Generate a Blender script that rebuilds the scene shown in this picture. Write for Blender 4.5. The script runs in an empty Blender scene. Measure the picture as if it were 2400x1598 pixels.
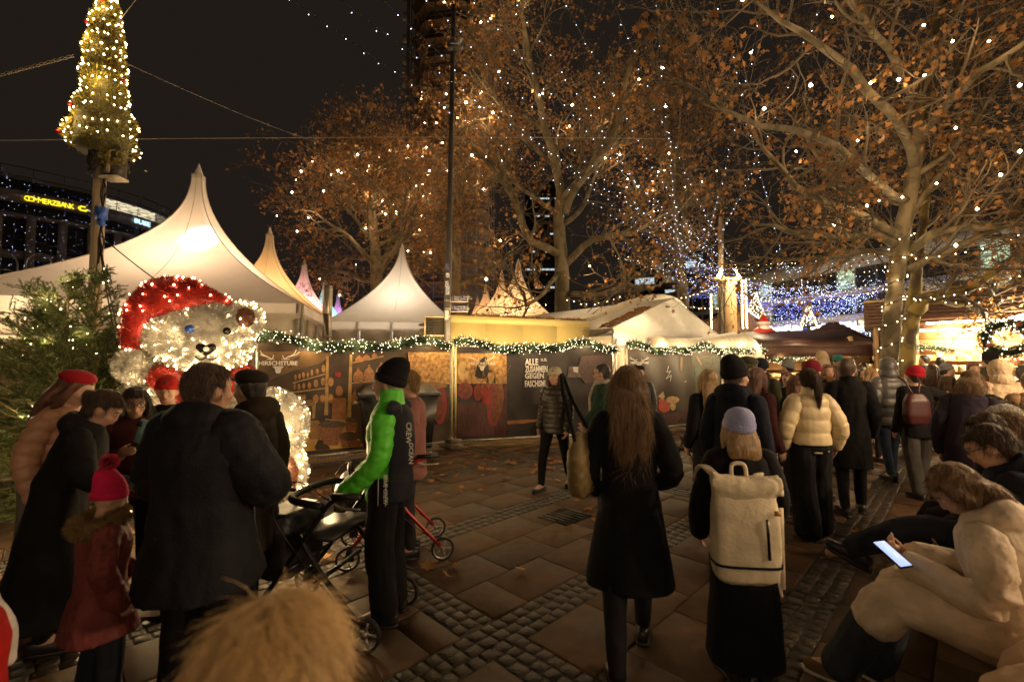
import bpy, math, random
import numpy as np
from mathutils import Vector, Matrix, Euler

# ------------------------------------------------------------------ camera, sky, exposure
S = bpy.context.scene
R = math.radians
CZ, FPX = 1.65, 1066.67                      # eye height, focal length in photo pixels (16 mm lens)
PITCH = math.atan(51 / FPX)
cd = bpy.data.cameras.new('camera'); cam = bpy.data.objects.new('camera', cd)
S.collection.objects.link(cam); S.camera = cam
cd.lens = 16; cd.sensor_width = 36; cd.clip_end = 600; cd.clip_start = .05
cam.location = (0, 0, CZ); cam.rotation_euler = (R(90) + PITCH, 0, 0)
cd.dof.use_dof = True; cd.dof.focus_distance = 5.0; cd.dof.aperture_fstop = 2.0
W = bpy.data.worlds.new('World'); S.world = W; W.use_nodes = True
bg = W.node_tree.nodes['Background']                 # city night sky: brown light-polluted cloud
bg.inputs[0].default_value = (.0112, .0082, .0062, 1); bg.inputs[1].default_value = 1.0
S.view_settings.view_transform = 'Standard'; S.view_settings.look = 'None'
S.view_settings.exposure = 0.4; S.view_settings.gamma = 1
S.cycles.use_denoising = True
try: S.cycles.denoiser = 'OPENIMAGEDENOISE'
except Exception: pass
S.cycles.max_bounces = 4; S.cycles.diffuse_bounces = 2; S.cycles.glossy_bounces = 1; S.cycles.use_adaptive_sampling = True; S.cycles.adaptive_threshold = .03
S.cycles.transmission_bounces = 2; S.cycles.transparent_max_bounces = 6
S.cycles.sample_clamp_indirect = 1.5; S.cycles.sample_clamp_direct = 20
S.cycles.caustics_reflective = False; S.cycles.caustics_refractive = False
C = S.collection
TMP = bpy.data.scenes.new('tmp')
rng = np.random.default_rng(7); random.seed(7)

def at(px, py, Y):
    "point of the place seen at photo pixel (px, py) at depth Y in front of the camera"
    u = (px - 1200) / FPX; v = (799 - py) / FPX
    k = Y / (math.cos(PITCH) - v * math.sin(PITCH))
    return Vector((u * k, Y, CZ + (math.sin(PITCH) + v * math.cos(PITCH)) * k))
def gp(px, py):
    "point of the ground seen at a photo pixel"
    Y = CZ * FPX / max(py - 850.0, 1)
    p = at(px, py, Y); return Vector((p.x * CZ / (CZ - p.z), Y * CZ / (CZ - p.z), 0))
def V3(*a): return np.array(a, float)

# ------------------------------------------------------------------ materials
MATS = {}
def mat(name, col=(.5, .5, .5), rough=.6, metal=0, var=.15, vs=6, bump=0, bs=40, emit=None, es=0, sample=True,
        trans=0, tcol=None, sheen=0, spec=.5, alpha=1, coat=0, stretch=None, sss=0, col2=None, glass=0, sharp=.18, speck=0, wet=0, evar=False):
    if name in MATS: return MATS[name]
    m = bpy.data.materials.new(name); m.use_nodes = True; MATS[name] = m
    nt = m.node_tree; n = nt.nodes; L = nt.links
    b = n['Principled BSDF']; out = n['Material Output']
    tc = n.new('ShaderNodeTexCoord'); src = tc.outputs['Object']
    if stretch:
        mp = n.new('ShaderNodeMapping'); mp.inputs['Scale'].default_value = stretch
        L.new(src, mp.inputs[0]); src = mp.outputs[0]
    nz = n.new('ShaderNodeTexNoise'); nz.inputs['Scale'].default_value = vs; nz.inputs['Detail'].default_value = 5
    L.new(src, nz.inputs['Vector'])
    rp = n.new('ShaderNodeValToRGB')
    c2 = col2 if col2 else tuple(min(1, c * (1 + var)) for c in col)
    c1 = col if col2 else tuple(c * (1 - var) for c in col)
    rp.color_ramp.elements[0].color = (*c1, 1); rp.color_ramp.elements[1].color = (*c2, 1)
    rp.color_ramp.elements[0].position = .5 - sharp; rp.color_ramp.elements[1].position = .5 + sharp
    L.new(nz.outputs['Fac'], rp.inputs[0]); L.new(rp.outputs[0], b.inputs['Base Color'])
    if speck:
        n3 = n.new('ShaderNodeTexNoise'); n3.inputs['Scale'].default_value = 230; n3.inputs['Detail'].default_value = 2; L.new(src, n3.inputs['Vector'])
        r3 = n.new('ShaderNodeValToRGB'); r3.color_ramp.elements[0].position = .36; r3.color_ramp.elements[1].position = .62
        r3.color_ramp.elements[0].color = (1 - speck,) * 3 + (1,); r3.color_ramp.elements[1].color = (1 + speck,) * 3 + (1,); L.new(n3.outputs['Fac'], r3.inputs[0])
        n4 = n.new('ShaderNodeTexNoise'); n4.inputs['Scale'].default_value = 1.1; n4.inputs['Detail'].default_value = 7; n4.inputs['Roughness'].default_value = .7
        gm_ = n.new('ShaderNodeNewGeometry'); L.new(gm_.outputs['Position'], n4.inputs['Vector']); r4 = n.new('ShaderNodeValToRGB'); r4.color_ramp.elements[0].position = .38; r4.color_ramp.elements[1].position = .6
        r4.color_ramp.elements[0].color = (.45, .43, .42, 1); r4.color_ramp.elements[1].color = (1.05, 1.05, 1.05, 1); L.new(n4.outputs['Fac'], r4.inputs[0])
        x1 = n.new('ShaderNodeMixRGB'); x1.blend_type = 'MULTIPLY'; x1.inputs[0].default_value = 1; L.new(rp.outputs[0], x1.inputs[1]); L.new(r3.outputs[0], x1.inputs[2])
        x2 = n.new('ShaderNodeMixRGB'); x2.blend_type = 'MULTIPLY'; x2.inputs[0].default_value = 1; L.new(x1.outputs[0], x2.inputs[1]); L.new(r4.outputs[0], x2.inputs[2]); L.new(x2.outputs[0], b.inputs['Base Color'])
        if wet: mr = n.new('ShaderNodeMapRange'); mr.inputs['From Min'].default_value = .35; mr.inputs['From Max'].default_value = .65; mr.inputs['To Min'].default_value = rough - wet; mr.inputs['To Max'].default_value = rough + .15; L.new(n4.outputs['Fac'], mr.inputs[0]); L.new(mr.outputs[0], b.inputs['Roughness'])
    b.inputs['Roughness'].default_value = rough; b.inputs['Metallic'].default_value = metal
    b.inputs['Specular IOR Level'].default_value = spec
    if sheen: b.inputs['Sheen Weight'].default_value = sheen
    if coat: b.inputs['Coat Weight'].default_value = coat
    if sss: b.inputs['Subsurface Weight'].default_value = sss; b.inputs['Subsurface Radius'].default_value = (.02, .008, .004)
    if glass: b.inputs['Transmission Weight'].default_value = glass
    if alpha < 1: b.inputs['Alpha'].default_value = alpha
    if bump:
        n2 = n.new('ShaderNodeTexNoise'); n2.inputs['Scale'].default_value = bs; n2.inputs['Detail'].default_value = 4
        L.new(src, n2.inputs['Vector'])
        bp = n.new('ShaderNodeBump'); bp.inputs['Strength'].default_value = min(1, bump); bp.inputs['Distance'].default_value = .02
        L.new(n2.outputs['Fac'], bp.inputs['Height']); L.new(bp.outputs[0], b.inputs['Normal'])
    if emit:
        b.inputs['Emission Color'].default_value = (*emit, 1); b.inputs['Emission Strength'].default_value = es
        try: m.cycles.emission_sampling = 'AUTO' if sample else 'NONE'
        except Exception: pass
    if evar: L.new(rp.outputs[0], b.inputs['Emission Color'])
    if trans:
        t = n.new('ShaderNodeBsdfTranslucent'); t.inputs[0].default_value = (*(tcol or col), 1)
        mx = n.new('ShaderNodeMixShader'); mx.inputs[0].default_value = trans
        L.new(b.outputs[0], mx.inputs[1]); L.new(t.outputs[0], mx.inputs[2]); L.new(mx.outputs[0], out.inputs[0])
    return m
def litwin(name, col, es): return mat(name, tuple(c * .12 for c in col), .3, col2=col, vs=2.2, stretch=(1.2, .1, 4), sharp=.12, emit=col, es=es, sample=False, evar=True)
def glow(name, col, es, sample=False):
    return mat(name, tuple(min(.9, c) for c in col), .4, emit=col, es=es, sample=sample)

# ------------------------------------------------------------------ mesh building
class G:
    def __init__(s): s.v = []; s.f = []; s.n = 0
    def add(s, V, *Fs):
        V = np.asarray(V, float).reshape(-1, 3)
        for F in Fs:
            F = np.asarray(F, np.int64)
            if F.size: s.f.append(F + s.n)
        s.v.append(V); s.n += len(V); return s
    def arrays(s): return (np.concatenate(s.v) if s.v else np.zeros((0, 3))), s.f
    def box(s, c, size, rz=0, rot=None):
        x, y, z = [k / 2 for k in size]
        V = np.array([(-x,-y,-z),(x,-y,-z),(x,y,-z),(-x,y,-z),(-x,-y,z),(x,-y,z),(x,y,z),(-x,y,z)])
        if rot is None: rot = Matrix.Rotation(rz, 3, 'Z')
        V = V @ np.array(rot).T + np.array(c)
        return s.add(V, [(0,3,2,1),(4,5,6,7),(0,1,5,4),(1,2,6,5),(2,3,7,6),(3,0,4,7)])
    def bar(s, a, b, w, h=None):
        a = Vector(a); b = Vector(b); d = b - a
        q = d.to_track_quat('Z', 'Y').to_matrix()
        return s.box((a + b) / 2, (w, h or w, d.length), rot=q)
    def tube(s, P, r, k=8, cap=True, ell=None):
        P = np.asarray(P, float); n = len(P)
        r = np.broadcast_to(np.asarray(r, float), (n,))
        V, Q = tubes(P[None], r[None], k)
        s.add(V, Q)
        if cap:
            b0 = s.n - len(V)
            s.f.append(np.arange(k)[::-1][None] + b0); s.f.append(np.arange(k)[None] + b0 + (n - 1) * k)
        return s
    def cap(s, a, b, ra, rb=None, k=10):
        "tapered capsule"
        a = V3(*a); b = V3(*b); rb = ra if rb is None else rb
        d = b - a; L = np.linalg.norm(d) + 1e-9; d = d / L
        ts = [(-.98, .2), (-.75, .66), (-.35, .94)]
        P = [a + d * ra * t for t, _ in ts] + [a, b] + [b - d * rb * t for t, _ in ts[::-1]]
        rr = [ra * q for _, q in ts] + [ra, rb] + [rb * q for _, q in ts[::-1]]
        return s.tube(P, rr, k)
    def limb(s, pts, rad, k=10, n=4):
        P, rr = smooth_path(pts, rad, n)
        s.cap(P[0], P[0] + (P[1] - P[0]) * .5, rr[0], rr[0], k); s.cap(P[-1], P[-1] + (P[-2] - P[-1]) * .5, rr[-1], rr[-1], k)
        return s.tube(P, rr, k)
    def ell(s, c, r, k=14, m=9, rot=None):
        th = np.linspace(0, math.pi, m + 1)[1:-1]; ph = np.arange(k) / k * 2 * math.pi
        V = np.stack([np.outer(np.sin(th), np.cos(ph)), np.outer(np.sin(th), np.sin(ph)), np.outer(np.cos(th), np.ones(k))], -1).reshape(-1, 3)
        V = np.concatenate([V, [[0, 0, 1], [0, 0, -1]]]) * (np.array(r) if np.ndim(r) else np.array([r] * 3))
        if rot is not None: V = V @ np.array(rot).T
        V = V + np.array(c)
        i = np.arange(m - 2)[:, None] * k; j = np.arange(k)[None]; j2 = (j + 1) % k
        Q = np.stack([i + j, i + k + j, i + k + j2, i + j2], -1).reshape(-1, 4)
        a = np.arange(k); t, bt = len(V) - 2, len(V) - 1
        T = np.concatenate([np.stack([np.full(k, t), a, (a + 1) % k], -1), np.stack([np.full(k, bt), (m - 2) * k + (a + 1) % k, (m - 2) * k + a], -1)])
        return s.add(V, Q, T)
    def lathe(s, prof, c=(0, 0, 0), k=16, rot=None, cap=True):
        ph = np.arange(k) / k * 2 * math.pi
        V = np.concatenate([np.stack([r * np.cos(ph), r * np.sin(ph), np.full(k, z)], -1) for r, z in prof])
        if rot is not None: V = V @ np.array(rot).T
        i = np.arange(len(prof) - 1)[:, None] * k; j = np.arange(k)[None]; j2 = (j + 1) % k
        Q = np.stack([i + j, i + j2, i + k + j2, i + k + j], -1).reshape(-1, 4)
        s.add(V + np.array(c), Q)
        if cap:
            b0 = s.n - len(V); s.f.append(np.arange(k)[::-1][None] + b0); s.f.append(np.arange(k)[None] + b0 + (len(prof) - 1) * k)
        return s
    def loft(s, P, rx, ry, X=(1, 0, 0), k=18, p=2.3, cap=True):
        "elliptic (super-ellipse) sections along a path"
        P = np.asarray(P, float); n = len(P); T = np.gradient(P, axis=0); T /= np.linalg.norm(T, axis=1)[:, None] + 1e-9
        X = np.broadcast_to(np.asarray(X, float), (n, 3)); Yv = np.cross(T, X); Yv /= np.linalg.norm(Yv, axis=1)[:, None] + 1e-9
        ph = np.arange(k) / k * 2 * math.pi
        cx = np.sign(np.cos(ph)) * np.abs(np.cos(ph)) ** (2 / p); cy = np.sign(np.sin(ph)) * np.abs(np.sin(ph)) ** (2 / p)
        rx = np.broadcast_to(np.asarray(rx, float), (n,)); ry = np.broadcast_to(np.asarray(ry, float), (n,))
        V = P[:, None] + rx[:, None, None] * cx[None, :, None] * X[:, None] + ry[:, None, None] * cy[None, :, None] * Yv[:, None]
        i = np.arange(n - 1)[:, None] * k; j = np.arange(k)[None]; j2 = (j + 1) % k
        s.add(V.reshape(-1, 3), np.stack([i + j, i + j2, i + k + j2, i + k + j], -1).reshape(-1, 4))
        if cap:
            b0 = s.n - n * k; s.f.append(np.arange(k)[::-1][None] + b0); s.f.append(np.arange(k)[None] + b0 + (n - 1) * k)
        return s
    def poly(s, pts):
        return s.add(pts, [list(range(len(pts)))])
    def prism(s, pts, off):
        "polygon (3d points) extruded by off"
        P = np.asarray(pts, float); n = len(P); a = list(range(n))
        return s.add(np.concatenate([P, P + np.array(off)]), [a[::-1]], [[n + i for i in a]], [(i, (i + 1) % n, n + (i + 1) % n, n + i) for i in a])

def smooth_path(pts, rad, n=4):
    P = np.asarray(pts, float); rr = np.broadcast_to(np.asarray(rad, float), (len(P),))
    E = np.concatenate([[2 * P[0] - P[1]], P, [2 * P[-1] - P[-2]]]); out = []; ro = []
    for i in range(len(P) - 1):
        p0, p1, p2, p3 = E[i:i + 4]
        for t in np.arange(n) / n:
            out.append(.5 * (2 * p1 + (p2 - p0) * t + (2 * p0 - 5 * p1 + 4 * p2 - p3) * t * t + (3 * p1 - p0 - 3 * p2 + p3) * t ** 3))
            ro.append(rr[i] * (1 - t) + rr[i + 1] * t)
    return np.array(out + [P[-1]]), np.array(ro + [rr[-1]])

def tubes(P, Rr, k=3):
    "many tubes at once: P (N,S,3), Rr (N,S)"
    N, Sg, _ = P.shape
    T = np.gradient(P, axis=1); T /= np.linalg.norm(T, axis=2, keepdims=True) + 1e-9
    m = T.mean(1); ref = np.where(np.abs(m[:, 2:3]) > .8 * (np.linalg.norm(m, axis=1, keepdims=True) + 1e-9), [[1., .13, 0]], [[.07, .1, 1.]])[:, None]
    n = np.cross(T, np.broadcast_to(ref, T.shape)); n /= np.linalg.norm(n, axis=2, keepdims=True) + 1e-9
    b = np.cross(T, n); ph = np.arange(k) / k * 2 * math.pi
    V = P[:, :, None] + Rr[:, :, None, None] * (np.cos(ph)[None, None, :, None] * n[:, :, None] + np.sin(ph)[None, None, :, None] * b[:, :, None])
    i = (np.arange(N)[:, None, None] * Sg + np.arange(Sg - 1)[None, :, None]) * k; j = np.arange(k)[None, None]; j2 = (j + 1) % k
    Q = np.stack([i + j, i + j2, i + k + j2, i + k + j], -1).reshape(-1, 4)
    return V.reshape(-1, 3), Q

def make_mesh(name, V, Fs):
    me = bpy.data.meshes.new(name); V = np.ascontiguousarray(V, np.float32)
    me.vertices.add(len(V)); me.vertices.foreach_set('co', V.ravel())
    idx = np.concatenate([np.asarray(F).ravel() for F in Fs]).astype(np.int32)
    tot = np.concatenate([np.full(len(F), np.asarray(F).shape[1]) for F in Fs]).astype(np.int32)
    me.loops.add(len(idx)); me.loops.foreach_set('vertex_index', idx)
    me.polygons.add(len(tot)); me.polygons.foreach_set('loop_start', np.concatenate([[0], np.cumsum(tot)[:-1]]).astype(np.int32))
    me.update(calc_edges=True); me.validate()
    return me
def link(name, data, parent=None, m=None, smooth=False, kind=None):
    if isinstance(data, G): data = make_mesh(name, *data.arrays())
    elif isinstance(data, tuple): data = make_mesh(name, *data)
    o = bpy.data.objects.new(name, data); C.objects.link(o)
    if m is not None:
        data.materials.clear()
        for q in (m if isinstance(m, (list, tuple)) else [m]): data.materials.append(q)
    if smooth: data.polygons.foreach_set('use_smooth', np.ones(len(data.polygons), bool))
    if parent is not None: o.parent = parent
    if kind: o['kind'] = kind
    return o
def tag(o, label=None, cat=None, group=None, kind=None):
    if label: o['label'] = label
    if cat: o['category'] = cat
    if group: o['group'] = group
    if kind: o['kind'] = kind
    return o
def thing(name, label, cat, loc=(0, 0, 0), rz=0, group=None, scale=1):
    o = bpy.data.objects.new(name, None); C.objects.link(o); o.empty_display_size = .1
    o.location = loc; o.rotation_euler = (0, 0, rz); o.scale = (scale,) * 3
    return tag(o, label, cat, group)
def copy_tree(o, parent=None):
    c = o.copy(); C.objects.link(c)
    if parent is not None: c.parent = parent
    for ch in o.children: copy_tree(ch, c)
    return c
def lamp(name, loc, power, col=(1, .72, .4), size=.1, kind='POINT', parent=None, **kw):
    d = bpy.data.lights.new(name, kind); d.energy = power; d.color = col
    if kind == 'POINT' or kind == 'SPOT': d.shadow_soft_size = size
    if kind == 'AREA': d.size = size
    rot = kw.pop('aim', None)
    for k, v in kw.items(): setattr(d, k, v)
    o = bpy.data.objects.new(name, d); C.objects.link(o); o.location = loc
    if rot is not None: o.rotation_euler = (Vector(rot) - Vector(loc)).to_track_quat('-Z', 'Y').to_euler()
    if parent is not None: o.parent = parent
    return o

def evaluated(o):
    TMP.collection.objects.link(o); vl = TMP.view_layers[0]; vl.update()
    me = bpy.data.meshes.new_from_object(o.evaluated_get(vl.depsgraph), depsgraph=vl.depsgraph)
    TMP.collection.objects.unlink(o); d = o.data; bpy.data.objects.remove(o)
    (bpy.data.curves if isinstance(d, bpy.types.Curve) else bpy.data.meshes).remove(d)
    return me
def blob(g, vox=.015, it=4, fac=.5):
    "one continuous skin over overlapping closed shapes -> vertex and quad arrays"
    o = bpy.data.objects.new('tmp', make_mesh('tmp', *g.arrays()))
    r = o.modifiers.new('r', 'REMESH'); r.mode = 'VOXEL'; r.voxel_size = vox
    if it: sm = o.modifiers.new('s', 'SMOOTH'); sm.factor = fac; sm.iterations = it
    me = evaluated(o); n = len(me.vertices)
    V = np.empty(n * 3, np.float32); me.vertices.foreach_get('co', V); V = V.reshape(-1, 3).astype(float)
    Q = np.empty(len(me.loops), np.int32); me.loops.foreach_get('vertex_index', Q); Q = Q.reshape(-1, 4)
    bpy.data.meshes.remove(me); return V, Q
def normals(V, Q):
    a = np.cross(V[Q[:, 2]] - V[Q[:, 0]], V[Q[:, 3 if Q.shape[1] > 3 else 1]] - V[Q[:, 1 if Q.shape[1] > 3 else 0]])
    if Q.shape[1] == 3: a = np.cross(V[Q[:, 1]] - V[Q[:, 0]], V[Q[:, 2]] - V[Q[:, 0]])
    N = np.zeros_like(V)
    for k in range(Q.shape[1]): np.add.at(N, Q[:, k], a)
    return N / (np.linalg.norm(N, axis=1, keepdims=True) + 1e-12)
_perm = rng.random(4096)
def vnoise(P, seed=0):
    P = np.asarray(P); i = np.floor(P).astype(np.int64); f = P - i; f = f * f * (3 - 2 * f); r = 0
    for dx in (0, 1):
        for dy in (0, 1):
            for dz in (0, 1):
                h = ((i[:, 0] + dx) * 73856093 ^ (i[:, 1] + dy) * 19349663 ^ (i[:, 2] + dz) * 83492791 ^ seed * 2654435) & 4095
                w = (f[:, 0] if dx else 1 - f[:, 0]) * (f[:, 1] if dy else 1 - f[:, 1]) * (f[:, 2] if dz else 1 - f[:, 2])
                r = r + w * _perm[h]
    return r * 2 - 1
def fbm(P, oc=3, seed=0):
    return sum(vnoise(P * 2.03 ** o, seed + o) * .5 ** o for o in range(oc))
def sample_surface(V, Q, n, r=rng):
    "n random points with normals on a quad mesh"
    a, b, c, d = (V[Q[:, k]] for k in range(4))
    A = np.linalg.norm(np.cross(c - a, d - b), axis=1); i = r.choice(len(Q), n, p=A / A.sum())
    u, v = r.random((2, n, 1)); P = (a[i] * (1 - u) + b[i] * u) * (1 - v) + (d[i] * (1 - u) + c[i] * u) * v
    N = np.cross(c[i] - a[i], d[i] - b[i]); return P, N / (np.linalg.norm(N, axis=1, keepdims=True) + 1e-12)
def blades(P, D, length, width, r=rng, curl=.0):
    "thin pointed strips from points P along D"
    n = len(P); length = np.broadcast_to(length, (n,))[:, None]; width = np.broadcast_to(width, (n,))[:, None]
    s = np.cross(D, r.normal(size=(n, 3))); s /= np.linalg.norm(s, axis=1, keepdims=True) + 1e-9
    V = np.stack([P - s * width, P + s * width, P + D * length], 1).reshape(-1, 3)
    return V, np.arange(n * 3).reshape(-1, 3)
def bulbs(P, r):
    "octahedral bulbs at points"
    P = np.asarray(P, float).reshape(-1, 3); n = len(P)
    o = np.array([(1,0,0),(-1,0,0),(0,1,0),(0,-1,0),(0,0,1),(0,0,-1)], float)
    r = np.broadcast_to(np.asarray(r, float), (n,))
    V = P[:, None] + o[None] * r[:, None, None]
    F = np.array([(0,2,4),(2,1,4),(1,3,4),(3,0,4),(2,0,5),(1,2,5),(3,1,5),(0,3,5)])
    return V.reshape(-1, 3), (np.arange(n)[:, None, None] * 6 + F[None]).reshape(-1, 3)
def unit(a): return a / (np.linalg.norm(a, axis=-1, keepdims=True) + 1e-9)
def text(name, body, size, m, parent, M4, bold=.0, extrude=.002, align='CENTER', sx=1.0):
    c = bpy.data.curves.new(name, 'FONT'); c.body = body; c.size = size; c.offset = bold * size; c.extrude = extrude
    c.align_x = align; c.resolution_u = 2
    me = evaluated(bpy.data.objects.new('tmp', c))
    me.transform(M4 @ Matrix.Diagonal((sx, 1, 1, 1)))
    me.name = name
    o = bpy.data.objects.new(name, me); C.objects.link(o); me.materials.clear(); me.materials.append(m); o.parent = parent
    return o
def frame(origin, xdir, zdir=(0, 0, 1)):
    "4x4: local x along xdir, local y up (for text and flat prints), local z out of the face"
    x = Vector(xdir).normalized(); u = Vector(zdir).normalized(); n = x.cross(u).normalized(); u = n.cross(x)
    return Matrix(((x.x, u.x, n.x, origin[0]), (x.y, u.y, n.y, origin[1]), (x.z, u.z, n.z, origin[2]), (0, 0, 0, 1)))
# ------------------------------------------------------------------ ground: slabs between bands of dark cobbles
RT = math.sqrt(.5)
def ns(n, s): return ((s - n) * RT, (s + n) * RT)
base = link('ground', G().add([(-300,-60,-.009),(300,-60,-.009),(300,400,-.009),(-300,400,-.009)], [(0,1,2,3)]), None,
            mat('ground_grey', (.03, .02, .013), .7, bump=.3, bs=30, var=.3, vs=1.5), kind='structure')
pave = bpy.data.objects.new('pavement', None); C.objects.link(pave); pave['kind'] = 'structure'
m_slab = [mat('granite%d' % i, c, .58, var=.28, vs=v, bump=.35, bs=160, speck=.35, wet=.2, spec=.35) for i, (c, v) in enumerate([((.1, .05, .02), 3), ((.087, .044, .018), 5), ((.112, .057, .024), 4), ((.092, .045, .017), 2.5)])]
m_cob = mat('cobble', (.032, .021, .013), .5, var=.35, vs=14, bump=.3, bs=60)
NB = [-4.4, -3.1, -1.75, -.45, .82, 2.07, 3.65, 5.6, 7.4, 9.2, 11., 12.8, 14.6, 16.4]
SB = [-5.7, -1.9, 1.92, 5.7, 9.5, 13.3, 17.1, 20.9]
def inview(x, y, m=.4): return .95 < y < 17 and abs(x) < 1.17 * y + m
def slabmesh(i):
    t = .006; V = [(-.5,-.5,-.035),(.5,-.5,-.035),(.5,.5,-.035),(-.5,.5,-.035),(-.5,-.5,-t),(.5,-.5,-t),(.5,.5,-t),(-.5,.5,-t),
         (-.5+t*2,-.5+t*3,0),(.5-t*2,-.5+t*3,0),(.5-t*2,.5-t*3,0),(-.5+t*2,.5-t*3,0)]
    me = make_mesh('slab', np.array(V), [np.array([(8,9,10,11),(0,1,5,4),(1,2,6,5),(2,3,7,6),(3,0,4,7),(4,5,9,8),(5,6,10,9),(6,7,11,10),(7,4,8,11)])])
    me.materials.append(m_slab[i]); return me
SM = [slabmesh(i) for i in range(4)]
slabs = []; rs = random.Random(3)
for a in range(len(NB) - 1):
    n0, n1 = NB[a] + .14, NB[a + 1] - .14; rows = max(1, round((n1 - n0) / .43)); w = (n1 - n0) / rows
    for b in range(len(SB) - 1):
        s0, s1 = SB[b] + .14, SB[b + 1] - .14
        for r in range(rows):
            cuts = [s0]; x = s0 + (.6 if r % 2 else .3) + rs.uniform(-.04, .04)
            while x < s1 - .15: cuts.append(x); x += .6
            cuts.append(s1)
            for i in range(len(cuts) - 1):
                sc, nc = (cuts[i] + cuts[i + 1]) / 2, n0 + w * (r + .5); x0, y0 = ns(nc, sc)
                if inview(x0, y0): slabs.append((y0, x0, cuts[i + 1] - cuts[i] - .007, w - .007))
slabs.sort(); far = G()
for q, (y0, x0, l, w) in enumerate(slabs):
    dz = rs.uniform(-.003, .003)
    if q < 300:
        o = bpy.data.objects.new('paving_slab', SM[rs.choice((0, 0, 1, 1, 2, 3))]); C.objects.link(o); o.parent = pave
        o.location = (x0, y0, dz); o.rotation_euler = (rs.uniform(-.003, .003), rs.uniform(-.003, .003), R(45)); o.scale = (l, w, 1)
    else: far.box((x0, y0, -.016 + dz), (l, w, .034), R(45))
link('far_paving_slabs', far, pave, m_slab[1], kind='stuff')
cob = G(); CV = []; CF = []
def cobbles(along, c, lo, hi):
    out = []
    for row in (-1, 0, 1):
        x = lo + rs.uniform(0, .05)
        while x < hi:
            l = rs.uniform(.08, .115); p = (c + row * .091 + rs.uniform(-.006, .006), x + l / 2)
            n_, s_ = p if along == 's' else (p[1], p[0])
            X, Y = ns(n_, s_)
            if inview(X, Y) and Y < 13: out.append((X, Y, l - .008, .084, rs.uniform(-.05, .05), rs.uniform(-.003, .002)) if along == 's' else (X, Y, .084, l - .008, rs.uniform(-.05, .05), rs.uniform(-.003, .002)))
            x += l
    return out
cs = []
for c in NB: cs += cobbles('s', c, -6, 21)
for c in SB:
    for a in range(len(NB) - 1): cs += cobbles('n', c, NB[a] + .14, NB[a + 1] - .14)
cs = np.array(cs); ang = R(45) + cs[:, 4]; ca, sa = np.cos(ang), np.sin(ang)
cor = np.array([(-.5,-.5),(.5,-.5),(.5,.5),(-.5,.5)])
def ring(k, z):
    x = cor[:, 0][None] * (cs[:, 2:3] - k); y = cor[:, 1][None] * (cs[:, 3:4] - k)
    return np.stack([cs[:, 0:1] + x * ca[:, None] - y * sa[:, None], cs[:, 1:2] + x * sa[:, None] + y * ca[:, None], np.broadcast_to((cs[:, 5] + z)[:, None], x.shape)], -1)
V = np.concatenate([ring(0, -.03), ring(.003, -.007), ring(.018, 0)], 1).reshape(-1, 3); i0 = np.arange(len(cs))[:, None, None] * 12
F = np.array([(8,9,10,11)] + [(a, (a+1) % 4, 4 + (a+1) % 4, 4 + a) for a in range(4)] + [(4+a, 4 + (a+1) % 4, 8 + (a+1) % 4, 8 + a) for a in range(4)])
link('cobbles', (V, [(i0 + F[None]).reshape(-1, 4)]), pave, m_cob, kind='stuff')
# a drain grate and the soil patch under the fir
g = G()
for k in range(7): g.box((-.27 + .09 * k, 0, .002), (.06, .5, .012))
g.box((0, 0, -.012), (.64, .56, .012))
o = link('drain_grate', g, None, mat('cast_iron', (.03, .027, .025), .45, .7, bump=.3)); p = gp(1325, 1210); o.location = (p.x, p.y, .004); o.rotation_euler = (0, 0, R(45)); o.scale = (.75, .75, .6); tag(o, 'dark cast iron drain grate set between the paving slabs', 'grate')
soil = G(); n = 40; a = np.linspace(0, 2 * math.pi, n, False); rr = 1 + .08 * np.sin(3 * a) + .06 * np.sin(7 * a + 1)
def mound(c, rx, ry, h, name, m):
    g = G(); rings = [(1, -.02), (.93, h * .5), (.7, h * .85), (.35, h), (.02, h)]
    V = np.concatenate([np.stack([c[0] + rx * rr * q, c[1] + ry * rr * q, np.full(n, z) + rng.normal(0, h * .12, n) * (q < .99)], -1) for q, z in rings])
    i = np.arange(4)[:, None] * n; j = np.arange(n)[None]; j2 = (j + 1) % n
    g.add(V, np.stack([i + j, i + j2, i + n + j2, i + n + j], -1).reshape(-1, 4))
    return link(name, g, None, m, smooth=True, kind='structure')
mound((-3.1, 2.75), .95, .28, .035, 'soil_bed', mat('soil', (.035, .024, .015), .9, var=.5, vs=20, bump=1, bs=50))

# ------------------------------------------------------------------ leaf template (plane tree, five lobes)
LEAF = np.array([(0,-.5,0),(.12,-.28,.02),(.42,-.34,.06),(.3,-.08,.03),(.55,.12,.1),(.25,.16,.03),(.2,.3,.04),(0,.62,.1),(-.2,.3,.04),(-.25,.16,.03),(-.55,.12,.09),(-.3,-.08,.03),(-.42,-.34,.06),(-.12,-.28,.02),(0,0,-.03)], float)
LT = np.array([(i, (i + 1) % 14, 14) for i in range(14)])
def leaves(P, size, r, flat=False):
    n = len(P); A = r.normal(size=(n, 3))
    if flat: A = A * .25 + [0, 0, 1.]
    A = unit(A); B = unit(np.cross(A, r.normal(size=(n, 3)))); D = np.cross(A, B)
    size = np.broadcast_to(size, (n,))[:, None, None]; cz = r.uniform(.3, 3.2, (n, 1, 1))
    L = LEAF[None] * size
    V = P[:, None] + L[..., 0:1] * B[:, None] + L[..., 1:2] * D[:, None] + L[..., 2:3] * cz * A[:, None]
    return V.reshape(-1, 3), (np.arange(n)[:, None, None] * 15 + LT[None]).reshape(-1, 3)
m_leaf = mat('dry_leaf', (.27, .132, .042), .65, var=.8, vs=.9, trans=.3, tcol=(.3, .135, .038))
m_leaf2 = mat('dry_leaf_pale', (.42, .2, .06), .7, var=.5, vs=.9, trans=.35, tcol=(.5, .22, .05))
P = []
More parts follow.
